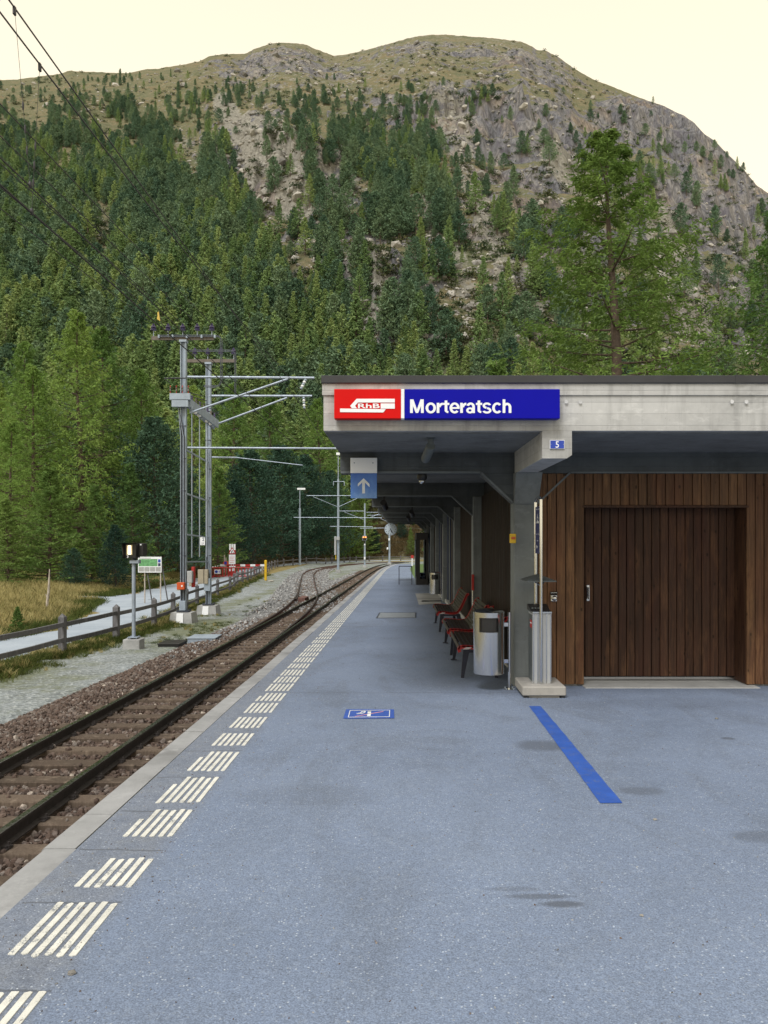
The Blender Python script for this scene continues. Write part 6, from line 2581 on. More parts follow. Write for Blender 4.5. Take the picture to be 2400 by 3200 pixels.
# ------------------------------------------------------------------ wooden fence
def build_fence():
    rt = thing('wooden_fence', (-8.1, 20, float(lz(20))), 'weathered two-rail wooden fence running beside the gravel path and round the bend', 'fence')
    P = np.array(fence_ctrl[:10] )
    posts = [tuple(p) for p in fence_ctrl[1:6]]
    rest_ = smooth_path(np.array(fence_ctrl[5:]), 0.2, 12)
    d = 0
    acc = 3.3
    for i in range(1, len(rest_)):
        d += float(np.hypot(*(rest_[i] - rest_[i - 1])))
        if d >= acc:
            posts.append(tuple(rest_[i]))
            d = 0
    def post_mesh(seed, w=0.15, h=1.02):
        r = random.Random(seed)
        m = MB()
        a = w / 2
        vs = [(-a, -a, -0.3), (a, -a, -0.3), (a, a, -0.3), (-a, a, -0.3), (-a, -a, h - 0.09), (a, -a, h - 0.09), (a, a, h - 0.09), (-a, a, h - 0.09), (0, 0, h)]
        vs = [(x + r.uniform(-.006, .006), y + r.uniform(-.006, .006), z) for x, y, z in vs]
        m.add(vs, [(0, 1, 5, 4), (1, 2, 6, 5), (2, 3, 7, 6), (3, 0, 4, 7), (4, 5, 8), (5, 6, 8), (6, 7, 8), (7, 4, 8)])
        return m.mesh('post', M_FENCE)
    pm = [post_mesh(k) for k in range(5)]
    off = origin(rt)
    pts = []
    for i, (x, y) in enumerate(posts):
        z = ground_z(x, y)
        nx = posts[min(i + 1, len(posts) - 1)]
        pv = posts[max(i - 1, 0)]
        ang = math.atan2(nx[1] - pv[1], nx[0] - pv[0])
        pts.append((x, y, z, ang))
        share('post', pm[i % 5], rt, (x - off.x, y - off.y, z - off.z), (random.uniform(-.02, .02), random.uniform(-.02, .02), ang + math.pi / 2))
    for i in range(len(pts) - 1):
        A, B2 = pts[i], pts[i + 1]
        for hz in (0.36, 0.76):
            d0 = random.uniform(-0.025, 0.025)
            d1 = random.uniform(-0.025, 0.025)
            nxx, nyy = math.sin((A[3] + B2[3]) / 2), -math.cos((A[3] + B2[3]) / 2)
            k = 0.045
            m = MB()
            mid_ = Vector(((A[0] + B2[0]) / 2 + nxx * k, (A[1] + B2[1]) / 2 + nyy * k, (A[2] + B2[2]) / 2 + hz + (d0 + d1) / 2 - 0.012))
            p0 = Vector((A[0] + nxx * k, A[1] + nyy * k, A[2] + hz + d0))
            p1 = Vector((B2[0] + nxx * k, B2[1] + nyy * k, B2[2] + hz + d1))
            e = (p1 - p0).normalized() * 0.06
            m.bar(p0 - e, mid_ , 0.055, 0.105)
            m.bar(mid_, p1 + e, 0.055, 0.105)
            m.build('rail', M_FENCE, rt)


build_fence()


# ------------------------------------------------------------------ twin power masts
def insulator(mb, x, y, z):
    mb.lathe(x, y, [(0.035, z), (0.105, z + 0.015), (0.112, z + 0.05), (0.055, z + 0.085), (0.092, z + 0.11), (0.092, z + 0.155), (0.04, z + 0.19), (0.05, z + 0.22), (0.03, z + 0.25)], 14)


def build_masts():
    yA, yB = 27.3, 30.8
    xA, xB = (574 - CX) / F * yA, (652 - CX) / F * yB
    zA, zB = float(lz(yA)), float(lz(yB))
    top = 8.62
    for (x, y, zg, label, nm) in ((xA, yA, zA, 'nearer grey steel power mast with five insulators and cable bundle', 'A'), (xB, yB, zB, 'farther grey steel power mast of the pair, with the number 2 board', 'B')):
        rt = thing('power_mast', (x, y, zg), label, 'mast')
        m = MB()                                      # concrete foot
        a, b = 0.43, 0.36
        vs = [(x + sx * (a if z == 0 else b), y + sy * (a if z == 0 else b), zg - 0.2 if z == 0 else zg + 0.37) for z in (0, 1) for sx, sy in ((-1, -1), (1, -1), (1, 1), (-1, 1))]
        m.add(vs, [(0, 1, 2, 3), (4, 5, 6, 7), (0, 1, 5, 4), (1, 2, 6, 5), (2, 3, 7, 6), (3, 0, 4, 7)])
        ft = m.build('foundation', M_CONC_PLAIN, rt)
        m = MB()
        m.add([(x - 0.16, y - 0.440, zg + 0.02), (x + 0.10, y - 0.440, zg + 0.02), (x + 0.09, y - 0.392, zg + 0.36), (x - 0.14, y - 0.392, zg + 0.36)], [(0, 1, 2, 3)])
        m.build('white_patch', M_WHITE, ft)
        m = MB()
        m.box(x - 0.22, x + 0.22, y - 0.22, y + 0.22, zg + 0.40, zg + 0.43)
        for sx in (-0.17, 0.17):
            for sy in (-0.17, 0.17):
                m.lathe(x + sx, y + sy, [(0.03, zg + 0.36), (0.03, zg + 0.47)], 6)
        m.build('base_plate', M_PAINTDARK, rt)
        # H section shaft
        m = MB()
        w = 0.10
        r_top = 0.82
        def sec(z):
            return 1.0 if z < 5.5 else r_top
        m.box(x - 0.095, x - 0.068, y - 0.10, y + 0.10, zg + 0.43, top - 0.05)
        m.box(x + 0.068, x + 0.095, y - 0.10, y + 0.10, zg + 0.43, top - 0.05)
        m.box(x - 0.0675, x + 0.0675, y - 0.012, y + 0.012, zg + 0.43, top - 0.051)
        m.build('shaft', M_PAINTGREY, rt)
        m = MB()
        m.box(x - 0.13, x + 0.13, y - 0.13, y + 0.13, top - 0.049, top + 0.03)
        m.build('head_plate', M_PAINTGREY, rt)
        for z in np.arange(zg + 1.2, top - 1.0, 1.15):
            m = MB()
            m.box(x - 0.125, x + 0.125, y - 0.125, y - 0.102, z, z + 0.035)
            m.build('cable_clamp', M_PAINTDARK, rt)
        for k in range(4 if nm == 'A' else 3):        # cables running down the face
            xx = x - 0.075 + k * 0.046
            m = MB()
            m.tube([(xx, y - 0.118, zg + 0.43), (xx, y - 0.122, 4.0), (xx, y - 0.118, 5.2)] + ([(xx - 0.08 - 0.04 * k, y - 0.10, 6.2), (xx - 0.15 + 0.02 * k, y - 0.08, 6.75)] if nm == 'A' else []), 0.013, 6)
            m.build('cable', M_WIRE if k % 2 else M_GALV, rt)
        # crossarm with insulators
        m = MB()
        x0, x1 = x - 1.13, x + 1.08
        m.box(x0, x1, y - 0.07, y + 0.0, top + 0.031, top + 0.16)
        arm = m.build('crossarm', M_STEELBROWN, rt)
        for k in range(5):
            xi = x0 + 0.07 + k * (x1 - x0 - 0.14) / 4
            m = MB()
            m.tube([(xi, y - 0.035, top + 0.161), (xi, y - 0.035, top + 0.37)], 0.018, 8)
            m.build('insulator_pin', M_PAINTGREY, arm)
            m = MB()
            insulator(m, xi, y - 0.035, top + 0.36)
            m.build('insulator', M_INSUL, arm, smooth=50)
        if nm == 'A':
            # switchgear shelf with red-banded arresters
            zs = 6.50
            m = MB()
            m.box(x - 0.42, x + 0.30, y - 0.28, y - 0.13, zs, zs + 0.22)
            m.box(x - 0.35, x + 0.22, y - 0.27, y - 0.13, zs - 0.25, zs - 0.02)
            m.build('switch_shelf', M_PAINTGREY, rt)
            for k in range(4):
                xi = x - 0.40 + k * 0.21
                m = MB()
                m.tube([(xi, y - 0.24, zs + 0.22), (xi, y - 0.24, zs + 0.50)], 0.014, 8)
                m.build('arrester', M_REDPAINT, rt)
                m = MB()
                m.lathe(xi, y - 0.24, [(0.035, zs + 0.30), (0.035, zs + 0.33), (0.02, zs + 0.36), (0.035, zs + 0.40), (0.035, zs + 0.43)], 10)
                m.build('arrester_shed', M_STEELBROWN, rt)
            m = MB()
            m.tube([(x - 0.62, y - 0.24, zs + 0.75), (x + 0.15, y - 0.24, zs + 0.76)], 0.024, 6)
            m.tube([(x - 0.62, y - 0.24, zs + 0.75), (x - 0.42, y - 0.24, zs + 0.60)], 0.013, 6)
            m.build('bus_rod', M_WIRE, rt)
            # platform carried across to the second mast
            m = MB()
            m.bar((x + 0.22, y - 0.06, 6.42), (xB + 0.42, yB - 0.25, 6.15), 0.08, 0.30)
            m.bar((x + 0.12, y + 0.16, 6.42), (xB + 0.16, yB + 0.2, 6.15), 0.08, 0.28)
            m.build('link_girder', M_PAINTGREY, rt)
            for k in range(7):
                t = (k + 0.5) / 7
                c = Vector((x + 0.22, y, 6.5)).lerp(Vector((xB + 0.30, yB, 6.30)), t)
                m = MB()
                m.lathe(c.x, c.y, [(0.03, c.z), (0.05, c.z + 0.03), (0.03, c.z + 0.07), (0.05, c.z + 0.11), (0.03, c.z + 0.15), (0.045, c.z + 0.19), (0.02, c.z + 0.26)], 8)
                m.build('switch_insulator', M_STEELBROWN if k % 2 else M_INSUL, rt, smooth=50)
                m = MB()
                m.lathe(c.x, c.y - 0.1, [(0.05, c.z - 0.32), (0.07, c.z - 0.28), (0.07, c.z - 0.16), (0.03, c.z - 0.12)], 8)
                m.build('hanging_bell', M_WHITE if k % 3 else M_PAINTGREY, rt, smooth=50)
            m = MB()
            for k in range(5):
                t = (k + 0.3) / 5
                c = Vector((x + 0.3, y, 6.78)).lerp(Vector((xB + 0.2, yB, 6.55)), t)
                m.tube([c + Vector((-0.25, 0, 0.12)), c + Vector((0, 0, 0.02)), c + Vector((0.32, 0, -0.06))], 0.014, 5)
            kind(m.build('switch_rods', M_WIRE, rt), 'stuff')
            m = MB()                                  # lattice of fine rods down between the masts
            m.build
            for k in range(3):
                t = 0.25 + 0.25 * k
                xx = x + (xB + 0.2 - x) * t
                yy = y + (yB - y) * t
                q = MB()
                q.tube([(xx, yy, 6.2), (xx, yy, 0.9)], 0.02, 6)
                q.build('drive_rod', M_GALV, rt)
            for zz in (4.75, 3.2, 1.75, 0.78):
                q = MB()
                q.bar((x + 0.1, y, zz), (xB, yB - 0.11, zz - 0.1), 0.05, 0.05)
                q.build('tie_bar', M_PAINTGREY, rt)
            # bent busbar pipes
            for dz in (0.0, -0.045):
                pts = [at(499, 1051, y) + Vector((0, -0.12, dz)), at(676, 1050, y) + Vector((0, -0.12, dz)), at(688, 1054, y) + Vector((0.045 if dz else 0, -0.12, dz)), at(692, 1066, y) + Vector((0.05 if dz else 0, -0.12, 0)), at(692, 1195, y) + Vector((0.05 if dz else 0, -0.12, 0)), at(686, 1206, y) + Vector((0, -0.12, dz)), at(672, 1209, y) + Vector((0, -0.12, dz)), at(640, 1207, y) + Vector((0, -0.12, dz))]
                q = MB()
                q.tube(pts, 0.016, 6)
                q.build('busbar', M_PAINTDARK, rt)
            for px in (500, 543, 587, 633, 674):
                c = at(px, 1052, y)
                q = MB()
                q.box(c.x - 0.03, c.x + 0.03, y - 0.16, y - 0.08, c.z - 0.08, c.z + 0.03)
                q.build('busbar_clamp', M_PAINTGREY, rt)
            # cabinets
            zo = at(0, 1841, y).z
            q = MB()
            q.box(x - 0.16, x + 0.10, y - 0.30, y - 0.13, zo, zo + 0.25, 0.01)
            bx = q.build('orange_cabinet', M_ORANGE, rt)
            q = MB()
            q.box(x + 0.0, x + 0.05, y - 0.312, y - 0.301, zo + 0.10, zo + 0.16)
            q.build('label_plate', M_WHITE, bx)
            q = MB()
            q.box(x + 0.14, x + 0.32, y - 0.10, y + 0.10, at(0, 1821, y).z, at(0, 1784, y).z, 0.01)
            q.build('grey_cabinet', M_ALUPANEL, rt)
            q = MB()
            q.box(x + 0.24, x + 0.34, y + 0.12, y + 0.3, at(0, 1836, y).z, at(0, 1772, y).z, 0.01)
            q.build('red_cabinet', M_REDPAINT, rt)
            q = MB()
            q.box(x - 0.10, x + 0.12, y - 0.22, y - 0.125, zg + 0.44, zg + 0.78, 0.01)
            q.build('cable_cover', M_PAINTGREY, rt)
            arms = [((586, 1178), (982, 1181), (593, 1290), (900, 1184), 0.045), ((586, 1399), (1054, 1401.5), None, None, 0.036)]
        else:
            for pts in (('busbar', [(593, 1096.5), (722, 1096.5), (733, 1101), (735.5, 1112), (735.5, 1232)]),):
                for dd in (0.0, 0.05):
                    q = MB()
                    q.tube([at(a_, b_, y) + Vector((dd, -0.12, -dd)) for a_, b_ in pts[1]], 0.016, 6)
                    q.build('busbar', M_PAINTDARK, rt)
            z1 = at(0, 1823, y).z
            for k, (xa, xb2, mm) in enumerate(((624, 642, M_BEIGE), (644, 655, M_BEIGE), (597, 612, M_BEIGE))):
                q = MB()
                q.box((xa - CX) / F * y, (xb2 - CX) / F * y, y - 0.30, y - 0.12, z1 + (0.0 if k < 2 else -0.1), at(0, 1779 + 6 * (k == 2), y).z, 0.01)
                q.build('beige_cabinet', mm, rt)
            q = MB()
            q.box(x - 0.13, x + 0.12, y - 0.24, y - 0.125, zg + 0.95, zg + 1.45, 0.01)
            q.build('grey_duct', M_PAINTGREY, rt)
            a_, b_ = at(624, 1703.5, y - 0.2), at(640.5, 1679, y - 0.2)
            q = MB()
            q.box(a_.x, b_.x, y - 0.2, y - 0.185, a_.z, b_.z)
            pl = q.build('number_board', M_WHITE, rt)
            q = MB()
            put_text(q, '2', 0.13, lambda u_, v_: (a_.x + 0.10 + u_, y - 0.203, (a_.z + b_.z) / 2 + 0.01 + v_), bold=0.01)
            put_text(q, '27', 0.07, lambda u_, v_: (a_.x + 0.07 + u_, y - 0.203, a_.z + 0.03 + v_), bold=0.005)
            q.build('numerals', M_NAVY, pl)
            arms = [((655, 1237), (975, 1237.5), (660, 1332), (897, 1243), 0.045), ((655, 1429), (740, 1430), None, None, 0.036)]
        for (p, q_, s0, s1, r) in arms:
            q = MB()
            q.tube([at(p[0], p[1], y), at(q_[0], q_[1], y)], r, 10)
            q.build('cantilever_arm', M_GALV, rt, smooth=40)
            if s0:
                q = MB()
                q.tube([at(s0[0], s0[1], y), at(s1[0], s1[1], y)], r * 0.85, 10)
                q.build('strut', M_GALV, rt, smooth=40)
        if nm == 'B':
            q = MB()
            q.tube([at(740, 1430, y), at(800, 1437, y), at(946, 1454, y)], 0.018, 6)
            q.build('steady_arm', M_GALV, rt)
        for (pp, qq) in ((((956, 1184), (940, 1216)),) if nm == 'A' else (((949, 1240), (951, 1278)),)):
            a_, b_ = at(pp[0], pp[1], y), at(qq[0], qq[1], y)
            for k in range(5):
                c = a_.lerp(b_, (k + 0.5) / 5)
                q = MB()
                q.lathe(c.x, c.y, [(0.02, c.z - 0.05), (0.055, c.z - 0.02), (0.055, c.z + 0.02), (0.02, c.z + 0.05)], 8)
                q.build('string_insulator', M_WHITE if k % 2 else M_PAINTGREY, rt, smooth=50)
    return xA, xB


M_STEELBROWN = simple('weathered_brown_steel', (0.125, 0.110, 0.098), 0.6, 0.3, 0.2, 6)
build_masts()


# ------------------------------------------------------------------ overhead wires
def wire(name, pts, r, label, group=None):
    m = MB()
    m.tube(pts, r, 5)
    o = m.build(name, M_WIRE)
    return tag(o, label, 'wire', group)


def sagline(a, b, sag, n=24):
    a, b = Vector(a), Vector(b)
    return [a.lerp(b, t) + Vector((0, 0, -4 * sag * t * (1 - t))) for t in np.linspace(0, 1, n)]


def build_wires():
    yA = 27.3
    xA = (574 - CX) / F * yA
    zi = 9.22
    words = ['outermost', 'second', 'middle', 'fourth', 'innermost']
    for k in range(5):
        xi = xA - 1.06 + k * 0.5175
        wire('power_line', sagline((xi, yA - 0.035, zi), (xi - 0.4, -22, zi + 0.3), 0.55 - 0.05 * k), 0.011, words[k] + ' power line from the mast insulators towards the viewer, upper left', 'power lines to the twin masts')
    # messenger and contact wires over the track
    mA = at(940, 1218, yA)
    mB = at(951, 1279, 30.8)
    w1 = sagline(mA, (-3.75, -14, 7.2), 0.62)
    w2 = sagline(mB, (-3.55, -14, 7.0), 0.18)
    wire('messenger_wire', w1, 0.009, 'lower thick wire of the two crossing the sky at top left')
    wire('messenger_wire', w2, 0.009, 'upper thick wire of the two crossing the sky at top left')
    c1 = sagline((-3.72, 33, 4.9), (-3.72, -14, 5.0), 0.03)
    c2 = sagline((-3.60, 36, 5.0), (-3.50, -14, 5.05), 0.02)
    wire('contact_wire', c1, 0.010, 'dark contact wire over the near track, left picture edge to the power masts')
    wire('contact_wire', c2, 0.007, 'thin contact wire running just above the dark one over the track')
    def at_y(line, y):
        for a, b in zip(line[:-1], line[1:]):
            if (a.y - y) * (b.y - y) <= 0:
                return a.lerp(b, (y - a.y) / (b.y - a.y))
    for (ml, cl, y, lab) in ((w1, c1, 7.75, 'right of two thin droppers hanging from the wires at top left'), (w2, c2, 7.35, 'left of two thin droppers hanging from the wires at top left')):
        a, b = at_y(ml, y), at_y(cl, y)
        rt = thing('dropper', b, lab, 'dropper')
        m = MB()
        m.tube([a, b], 0.0022, 5)
        m.build('cord', M_WIRE, rt)
        m = MB()
        m.box(a.x - 0.012, a.x + 0.012, y - 0.02, y + 0.02, a.z - 0.07, a.z + 0.015, 0.006)
        m.build('upper_clamp', M_WIRE, rt)
        for t in (0.55, 0.68, 0.80):
            c = a.lerp(b, t)
            m = MB()
            m.lathe(c.x, c.y, [(0.006, c.z - 0.04), (0.010, c.z - 0.02), (0.010, c.z + 0.02), (0.006, c.z + 0.04)], 8)
            m.build('bead', M_WIRE, rt, smooth=50)
        m = MB()
        m.lathe(b.x, b.y, [(0.008, b.z - 0.02), (0.018, b.z), (0.018, b.z + 0.03), (0.006, b.z + 0.05)], 8)
        m.build('lower_clamp', M_WIRE, rt, smooth=50)
    wire('span_wire', sagline(mB, (-4.2, 96, 6.2), 0.5), 0.012, 'thin catenary wire from the masts towards the far bend')
    # small yellow pennant hung on the power line
    p = at(495, 1000, 24.6)
    rt = thing('yellow_pennant', p, 'small yellow marker pennant hanging above the power mast', 'pennant')
    m = MB()
    q = [(492, 976), (496.5, 974), (498.5, 988), (500.5, 1004), (496.5, 1001), (490.5, 997), (492.5, 987)]
    m.prism([(at(a, b, 24.6).x, at(a, b, 24.6).z) for a, b in q], 'y', 24.59, 24.61)
    m.build('cloth', M_FLAG, rt)
    m = MB()
    m.tube([at(496, 971, 24.6), at(505, 1012, 24.6), at(512, 1020, 24.6)], 0.010, 5)
    m.build('cord', M_WIRE, rt)


build_wires()


# ------------------------------------------------------------------ small things beside the track
def build_trackside():
    # dwarf signal
    X, Y, z = on(418, 2027, lz)
    z = ground_z(X, Y)
    rt = thing('dwarf_signal', (X, Y, z), 'black dwarf signal with lit white lamp and number 3 on a grey post', 'signal')
    m = MB()
    m.box(X - 0.215, X + 0.215, Y - 0.2, Y + 0.2, z - 0.2, z + 0.25, 0.012)
    m.build('foundation', M_CONC_PLAIN, rt)
    m = MB()
    m.box(X - 0.13, X + 0.13, Y - 0.13, Y + 0.13, z + 0.285, z + 0.30)
    for sx in (-0.1, 0.1):
        for sy in (-0.1, 0.1):
            m.lathe(X + sx, Y + sy, [(0.012, z + 0.24), (0.012, z + 0.32)], 6)
    m.build('base_plate', M_GALV, rt)
    zh = at(0, 1744, Y).z
    m = MB()
    m.tube([(X, Y, z + 0.3), (X, Y, zh - 0.06)], 0.047, 16)
    m.build('post', M_GALV, rt, smooth=40)
    m = MB()
    m.box(X - 0.08, X + 0.16, Y - 0.10, Y + 0.10, zh - 0.14, zh - 0.05, 0.01)
    m.build('lamp_bracket', M_GALV, rt)
    m = MB()
    m.lathe(X, Y, [(0.055, zh - 0.05), (0.055, zh + 0.0)], 12)
    m.build('neck', M_PAINTDARK, rt)
    x0, x1, zt = X - 0.255, X + 0.10, at(0, 1697, Y).z
    m = MB()                                          # tapered hood, open to the front
    for (a, b) in (((x0, zt), (x1 + 0.02, zt)),):
        fr = [(x0, Y - 0.16, zt), (x1 + 0.03, Y - 0.16, zt), (x1, Y - 0.16, zh), (x0 + 0.03, Y - 0.16, zh)]
        bk = [(x0 + 0.02, Y + 0.18, zt - 0.01), (x1 + 0.03, Y + 0.18, zt - 0.01), (x1, Y + 0.18, zh + 0.01), (x0 + 0.05, Y + 0.18, zh + 0.01)]
        m.add(fr + bk, [(0, 1, 5, 4), (1, 2, 6, 5), (2, 3, 7, 6), (3, 0, 4, 7), (4, 5, 6, 7)])
    m.build('hood', M_BLACK, rt)
    m = MB()
    m.box(x0 + 0.03, x1 - 0.01, Y - 0.02, Y + 0.0, zh + 0.01, zt - 0.02)
    fc = m.build('lamp_face', M_BLACK, rt)
    m = MB()
    m.box(X - 0.145, X - 0.055, Y - 0.045, Y - 0.021, zh + 0.09, zh + 0.33, 0.01)
    m.build('lit_lamp', M_LAMPON, fc)
    for xx in (X - 0.175, X - 0.050):
        m = MB()
        m.box(xx, xx + 0.025, Y - 0.04, Y - 0.021, zh + 0.08, zh + 0.34)
        m.build('reflector', M_LAMPWARM, fc)
    m = MB()
    put_text(m, '3', 0.065, lambda a, b: (X - 0.10 + a, Y - 0.165, zh + 0.012 + b), bold=0.015, center=True)
    m.build('numeral', M_WHITE, fc)
    m = MB()
    m.box(X + 0.11, X + 0.25, Y + 0.0, Y + 0.3, zh + 0.05, zt - 0.005, 0.012)
    hb = m.build('rear_housing', M_BLACK, rt)
    m = MB()
    m.box(X + 0.165, X + 0.20, Y - 0.008, Y - 0.001, zt - 0.06, zt - 0.025)
    m.build('repeater_window', M_WHITE, hb)
    # cable pit covers
    for (q, nm, lab, mat, h) in ((((586, 2013), (672, 2013)), 'cable_box', 'flat grey metal cable box with handle beside the track', M_PAINTGREY, 0.22), (((493, 2022), (560, 2022)), 'cable_pit_cover', 'low black cable pit cover between signal and grey box', M_BLACK, 0.09)):
        a, b = on(q[0][0], q[0][1], lz), on(q[1][0], q[1][1], lz)
        zz = ground_z(a[0], a[1])
        rt = thing(nm, (a[0], a[1], zz), lab, 'box')
        m = MB()
        m.box(a[0], b[0], a[1], a[1] + 0.75, zz - 0.1, zz + h - 0.03, 0.01)
        m.build('body', mat, rt)
        m = MB()
        m.box(a[0] - 0.015, b[0] + 0.015, a[1] - 0.015, a[1] + 0.77, zz + h - 0.029, zz + h, 0.006)
        m.build('lid', mat, rt)
        if h > 0.1:
            m = MB()
            c = (a[0] + b[0]) / 2
            m.tube([(c - 0.12, a[1] - 0.02, zz + 0.03), (c - 0.12, a[1] - 0.08, zz + 0.05), (c + 0.12, a[1] - 0.08, zz + 0.05), (c + 0.12, a[1] - 0.02, zz + 0.03)], 0.015, 6)
            m.build('handle', M_PAINTDARK, rt)
    # map board
    Yb = 37.0
    a, b = at(431.5, 1789, Yb), at(504.5, 1740, Yb)
    zg = ground_z(a.x, Yb)
    rt = thing('map_board', (a.x, Yb, zg), 'white information board with green map panels standing in the meadow', 'board')
    m = MB()
    m.box(a.x, b.x, Yb, Yb + 0.04, a.z, b.z)
    bd = m.build('panel', M_WHITE, rt)
    hgt, wid = b.z - a.z, b.x - a.x
    m = MB()
    m.box(a.x + 0.03 * wid, a.x + 0.83 * wid, Yb - 0.004, Yb - 0.001, a.z + 0.40 * hgt, a.z + 0.86 * hgt)
    m.build('green_map', M_GREENMAP, bd)
    for k in range(4):
        m = MB()
        m.box(a.x + (0.03 + 0.24 * k) * wid, a.x + (0.25 + 0.24 * k) * wid, Yb - 0.004, Yb - 0.001, a.z + 0.06 * hgt, a.z + 0.35 * hgt)
        m.build('text_field', M_GREYTEXT, bd)
    for k, mt in ((0, M_NAVY), (1, M_PLATEBLUE)):
        m = MB()
        m.box(a.x + 0.855 * wid, a.x + 0.965 * wid, Yb - 0.004, Yb - 0.001, a.z + (0.40 + 0.24 * k) * hgt, a.z + (0.60 + 0.24 * k) * hgt)
        m.build('picture_field', mt, bd)
    m = MB()
    m.box(a.x + 0.05 * wid, a.x + 0.55 * wid, Yb - 0.004, Yb - 0.001, a.z + 0.90 * hgt, a.z + 0.94 * hgt)
    m.build('title_line', M_GREYTEXT, bd)
    for t in (0.27, 0.95):
        x = a.x + t * wid
        m = MB()
        m.tube([(x, Yb + 0.06, zg - 0.1), (x, Yb + 0.06, b.z - 0.1)], 0.03, 6)
        m.build('post', M_DEADWOOD, rt)
        m = MB()
        m.tube([(x + 0.30, Yb + 0.3, zg - 0.1), (x + 0.05, Yb + 0.08, a.z + 0.4)], 0.03, 6)
        m.build('brace', M_FENCE, rt)
    # yellow marker post
    X, Y, z = on(830, 1817, lz)
    z = ground_z(X, Y)
    rt = thing('yellow_post', (X, Y, z), 'tall thin yellow marker post beside the fence', 'post')
    hh = (1817 - 1755) / F * Y
    m = MB()
    m.tube([(X, Y, z), (X, Y, z + hh * 0.85)], 0.11, 8)
    m.build('shaft', M_YELLOW, rt)
    m = MB()
    m.lathe(X, Y, [(0.115, z + hh * 0.85), (0.115, z + hh), (0.05, z + hh + 0.05)], 8)
    m.build('cap', M_YELLOW, rt)
    X, Y, z = on(846, 1818, lz)
    m = rock_proto('trackside_stone', 95, M_BOULDER, 2, 0.5)
    col.objects.link(m)
    m.location = (X, Y, ground_z(X, Y) + 0.05)
    m.scale = (0.5, 0.4, 0.35)
    tag(m, 'flat pale stone lying right of the yellow post', 'stone')
    # red site barriers
    for i, (x0, x1, lab) in enumerate(((652, 722, 'red site barrier with white notice, left of the two'), (714, 796, 'red site barrier behind the fence, right of the two'))):
        Y = 71.0 - 1.0 * i
        A, B2 = at(x0, 1805, Y), at(x1, 1805, Y)
        zt = at(0, 1774, Y).z
        rt = thing('site_barrier', (A.x, Y, A.z), lab, 'barrier', 'red plastic site barriers')
        m = MB()
        m.tube([(A.x, Y, A.z), (A.x, Y, zt - 0.12), (A.x + 0.15, Y, zt), (B2.x - 0.15, Y, zt), (B2.x, Y, zt - 0.12), (B2.x, Y, A.z)], 0.055, 8)
        m.build('frame', M_REDPAINT, rt)
        m = MB()
        m.tube([(A.x, Y, A.z + 0.12), (B2.x, Y, A.z + 0.12)], 0.05, 8)
        m.build('lower_rail', M_REDPAINT, rt)
        n = 8
        for k in range(1, n):
            xx = A.x + (B2.x - A.x) * k / n
            m = MB()
            m.box(xx - 0.05, xx + 0.05, Y - 0.02, Y + 0.02, A.z + 0.12, zt)
            m.build('bar', M_REDPAINT, rt)
        for xx in (A.x + 0.3, B2.x - 0.3):
            m = MB()
            m.box(xx - 0.08, xx + 0.08, Y - 0.45, Y + 0.45, ground_z(xx, Y) - 0.02, A.z + 0.06)
            m.build('foot', M_REDPAINT, rt)
        if i == 0:
            p, q = at(669.5, 1793, Y - 0.1), at(689, 1780, Y - 0.1)
            m = MB()
            m.box(p.x, q.x, Y - 0.10, Y - 0.07, p.z, q.z)
            nt_ = m.build('notice', M_WHITE, rt)
            m = MB()
            m.lathe(0, 0, [(0.14, 0), (0.14, 0.004)], 12)
            m.v = [(p.x + 0.2 + a, Y - 0.101 - z_, (p.z + q.z) / 2 + b) for a, b, z_ in m.v]
            m.build('blue_disc', M_PLATEBLUE, nt_)
            m = MB()
            put_text(m, '?', 0.2, lambda a, b: (p.x + 0.42 + a, Y - 0.104, p.z + 0.06 + b), bold=0.02) if False else m.box(p.x + 0.4, q.x - 0.06, Y - 0.104, Y - 0.1005, p.z + 0.1, q.z - 0.1)
            m.build('purple_field', M_PURPLE, nt_)
    # striped board
    Y = 74.0
    A, B2 = at(688, 1770, Y), at(829, 1769, Y)
    zt = at(0, 1763.5, Y).z
    rt = thing('striped_barrier_board', (A.x, Y, ground_z(A.x, Y)), 'long red and white striped barrier board across the path', 'barrier')
    n = 9
    for k in range(n):
        m = MB()
        m.box(A.x + (B2.x - A.x) * k / n, A.x + (B2.x - A.x) * (k + 1) / n - 0.002, Y, Y + 0.04, A.z, zt)
        m.build('stripe', M_WHITE if k % 2 == 0 else M_REDPAINT, rt)
    for t in (0.09, 0.93):
        xx = A.x + (B2.x - A.x) * t
        m = MB()
        m.box(xx - 0.05, xx + 0.05, Y + 0.05, Y + 0.15, ground_z(xx, Y) - 0.1, zt + (0.9 if t < 0.5 else 0))
        m.build('post', M_DEADWOOD, rt)
    # warning sign stack
    Y = 73.0
    xl, xr = (715.6 - CX) / F * Y, (736.5 - CX) / F * Y
    zg = ground_z(xl, Y)
    rt = thing('roadworks_sign', ((xl + xr) / 2, Y, zg), 'roadworks triangle and white notices on three striped laths', 'sign')
    zt = at(0, 1700, Y).z
    for k in range(3):
        x0 = xl + (xr - xl) * k / 3
        zz = zg
        j = 0
        while zz < zt - 0.01:
            z1 = min(zt, zz + (0.5 if j else 0.45))
            m = MB()
            m.box(x0 + 0.02, x0 + (xr - xl) / 3 - 0.03, Y, Y + 0.05, zz, z1 - 0.002)
            m.build('lath', M_WHITE if (zz > zt - 0.62 or j % 2) else M_REDPAINT, rt)
            zz = z1
            j += 1
    def tri(cx_, zb, w, h, y, mat, nm, par):
        m = MB()
        m.prism([(cx_ - w / 2, zb), (cx_ + w / 2, zb), (cx_, zb + h)], 'y', y, y + 0.02)
        return m.build(nm, mat, par)
    cx_ = (xl + xr) / 2
    zb = at(0, 1731, Y).z
    wT = (737 - 714) / F * Y * 1.05
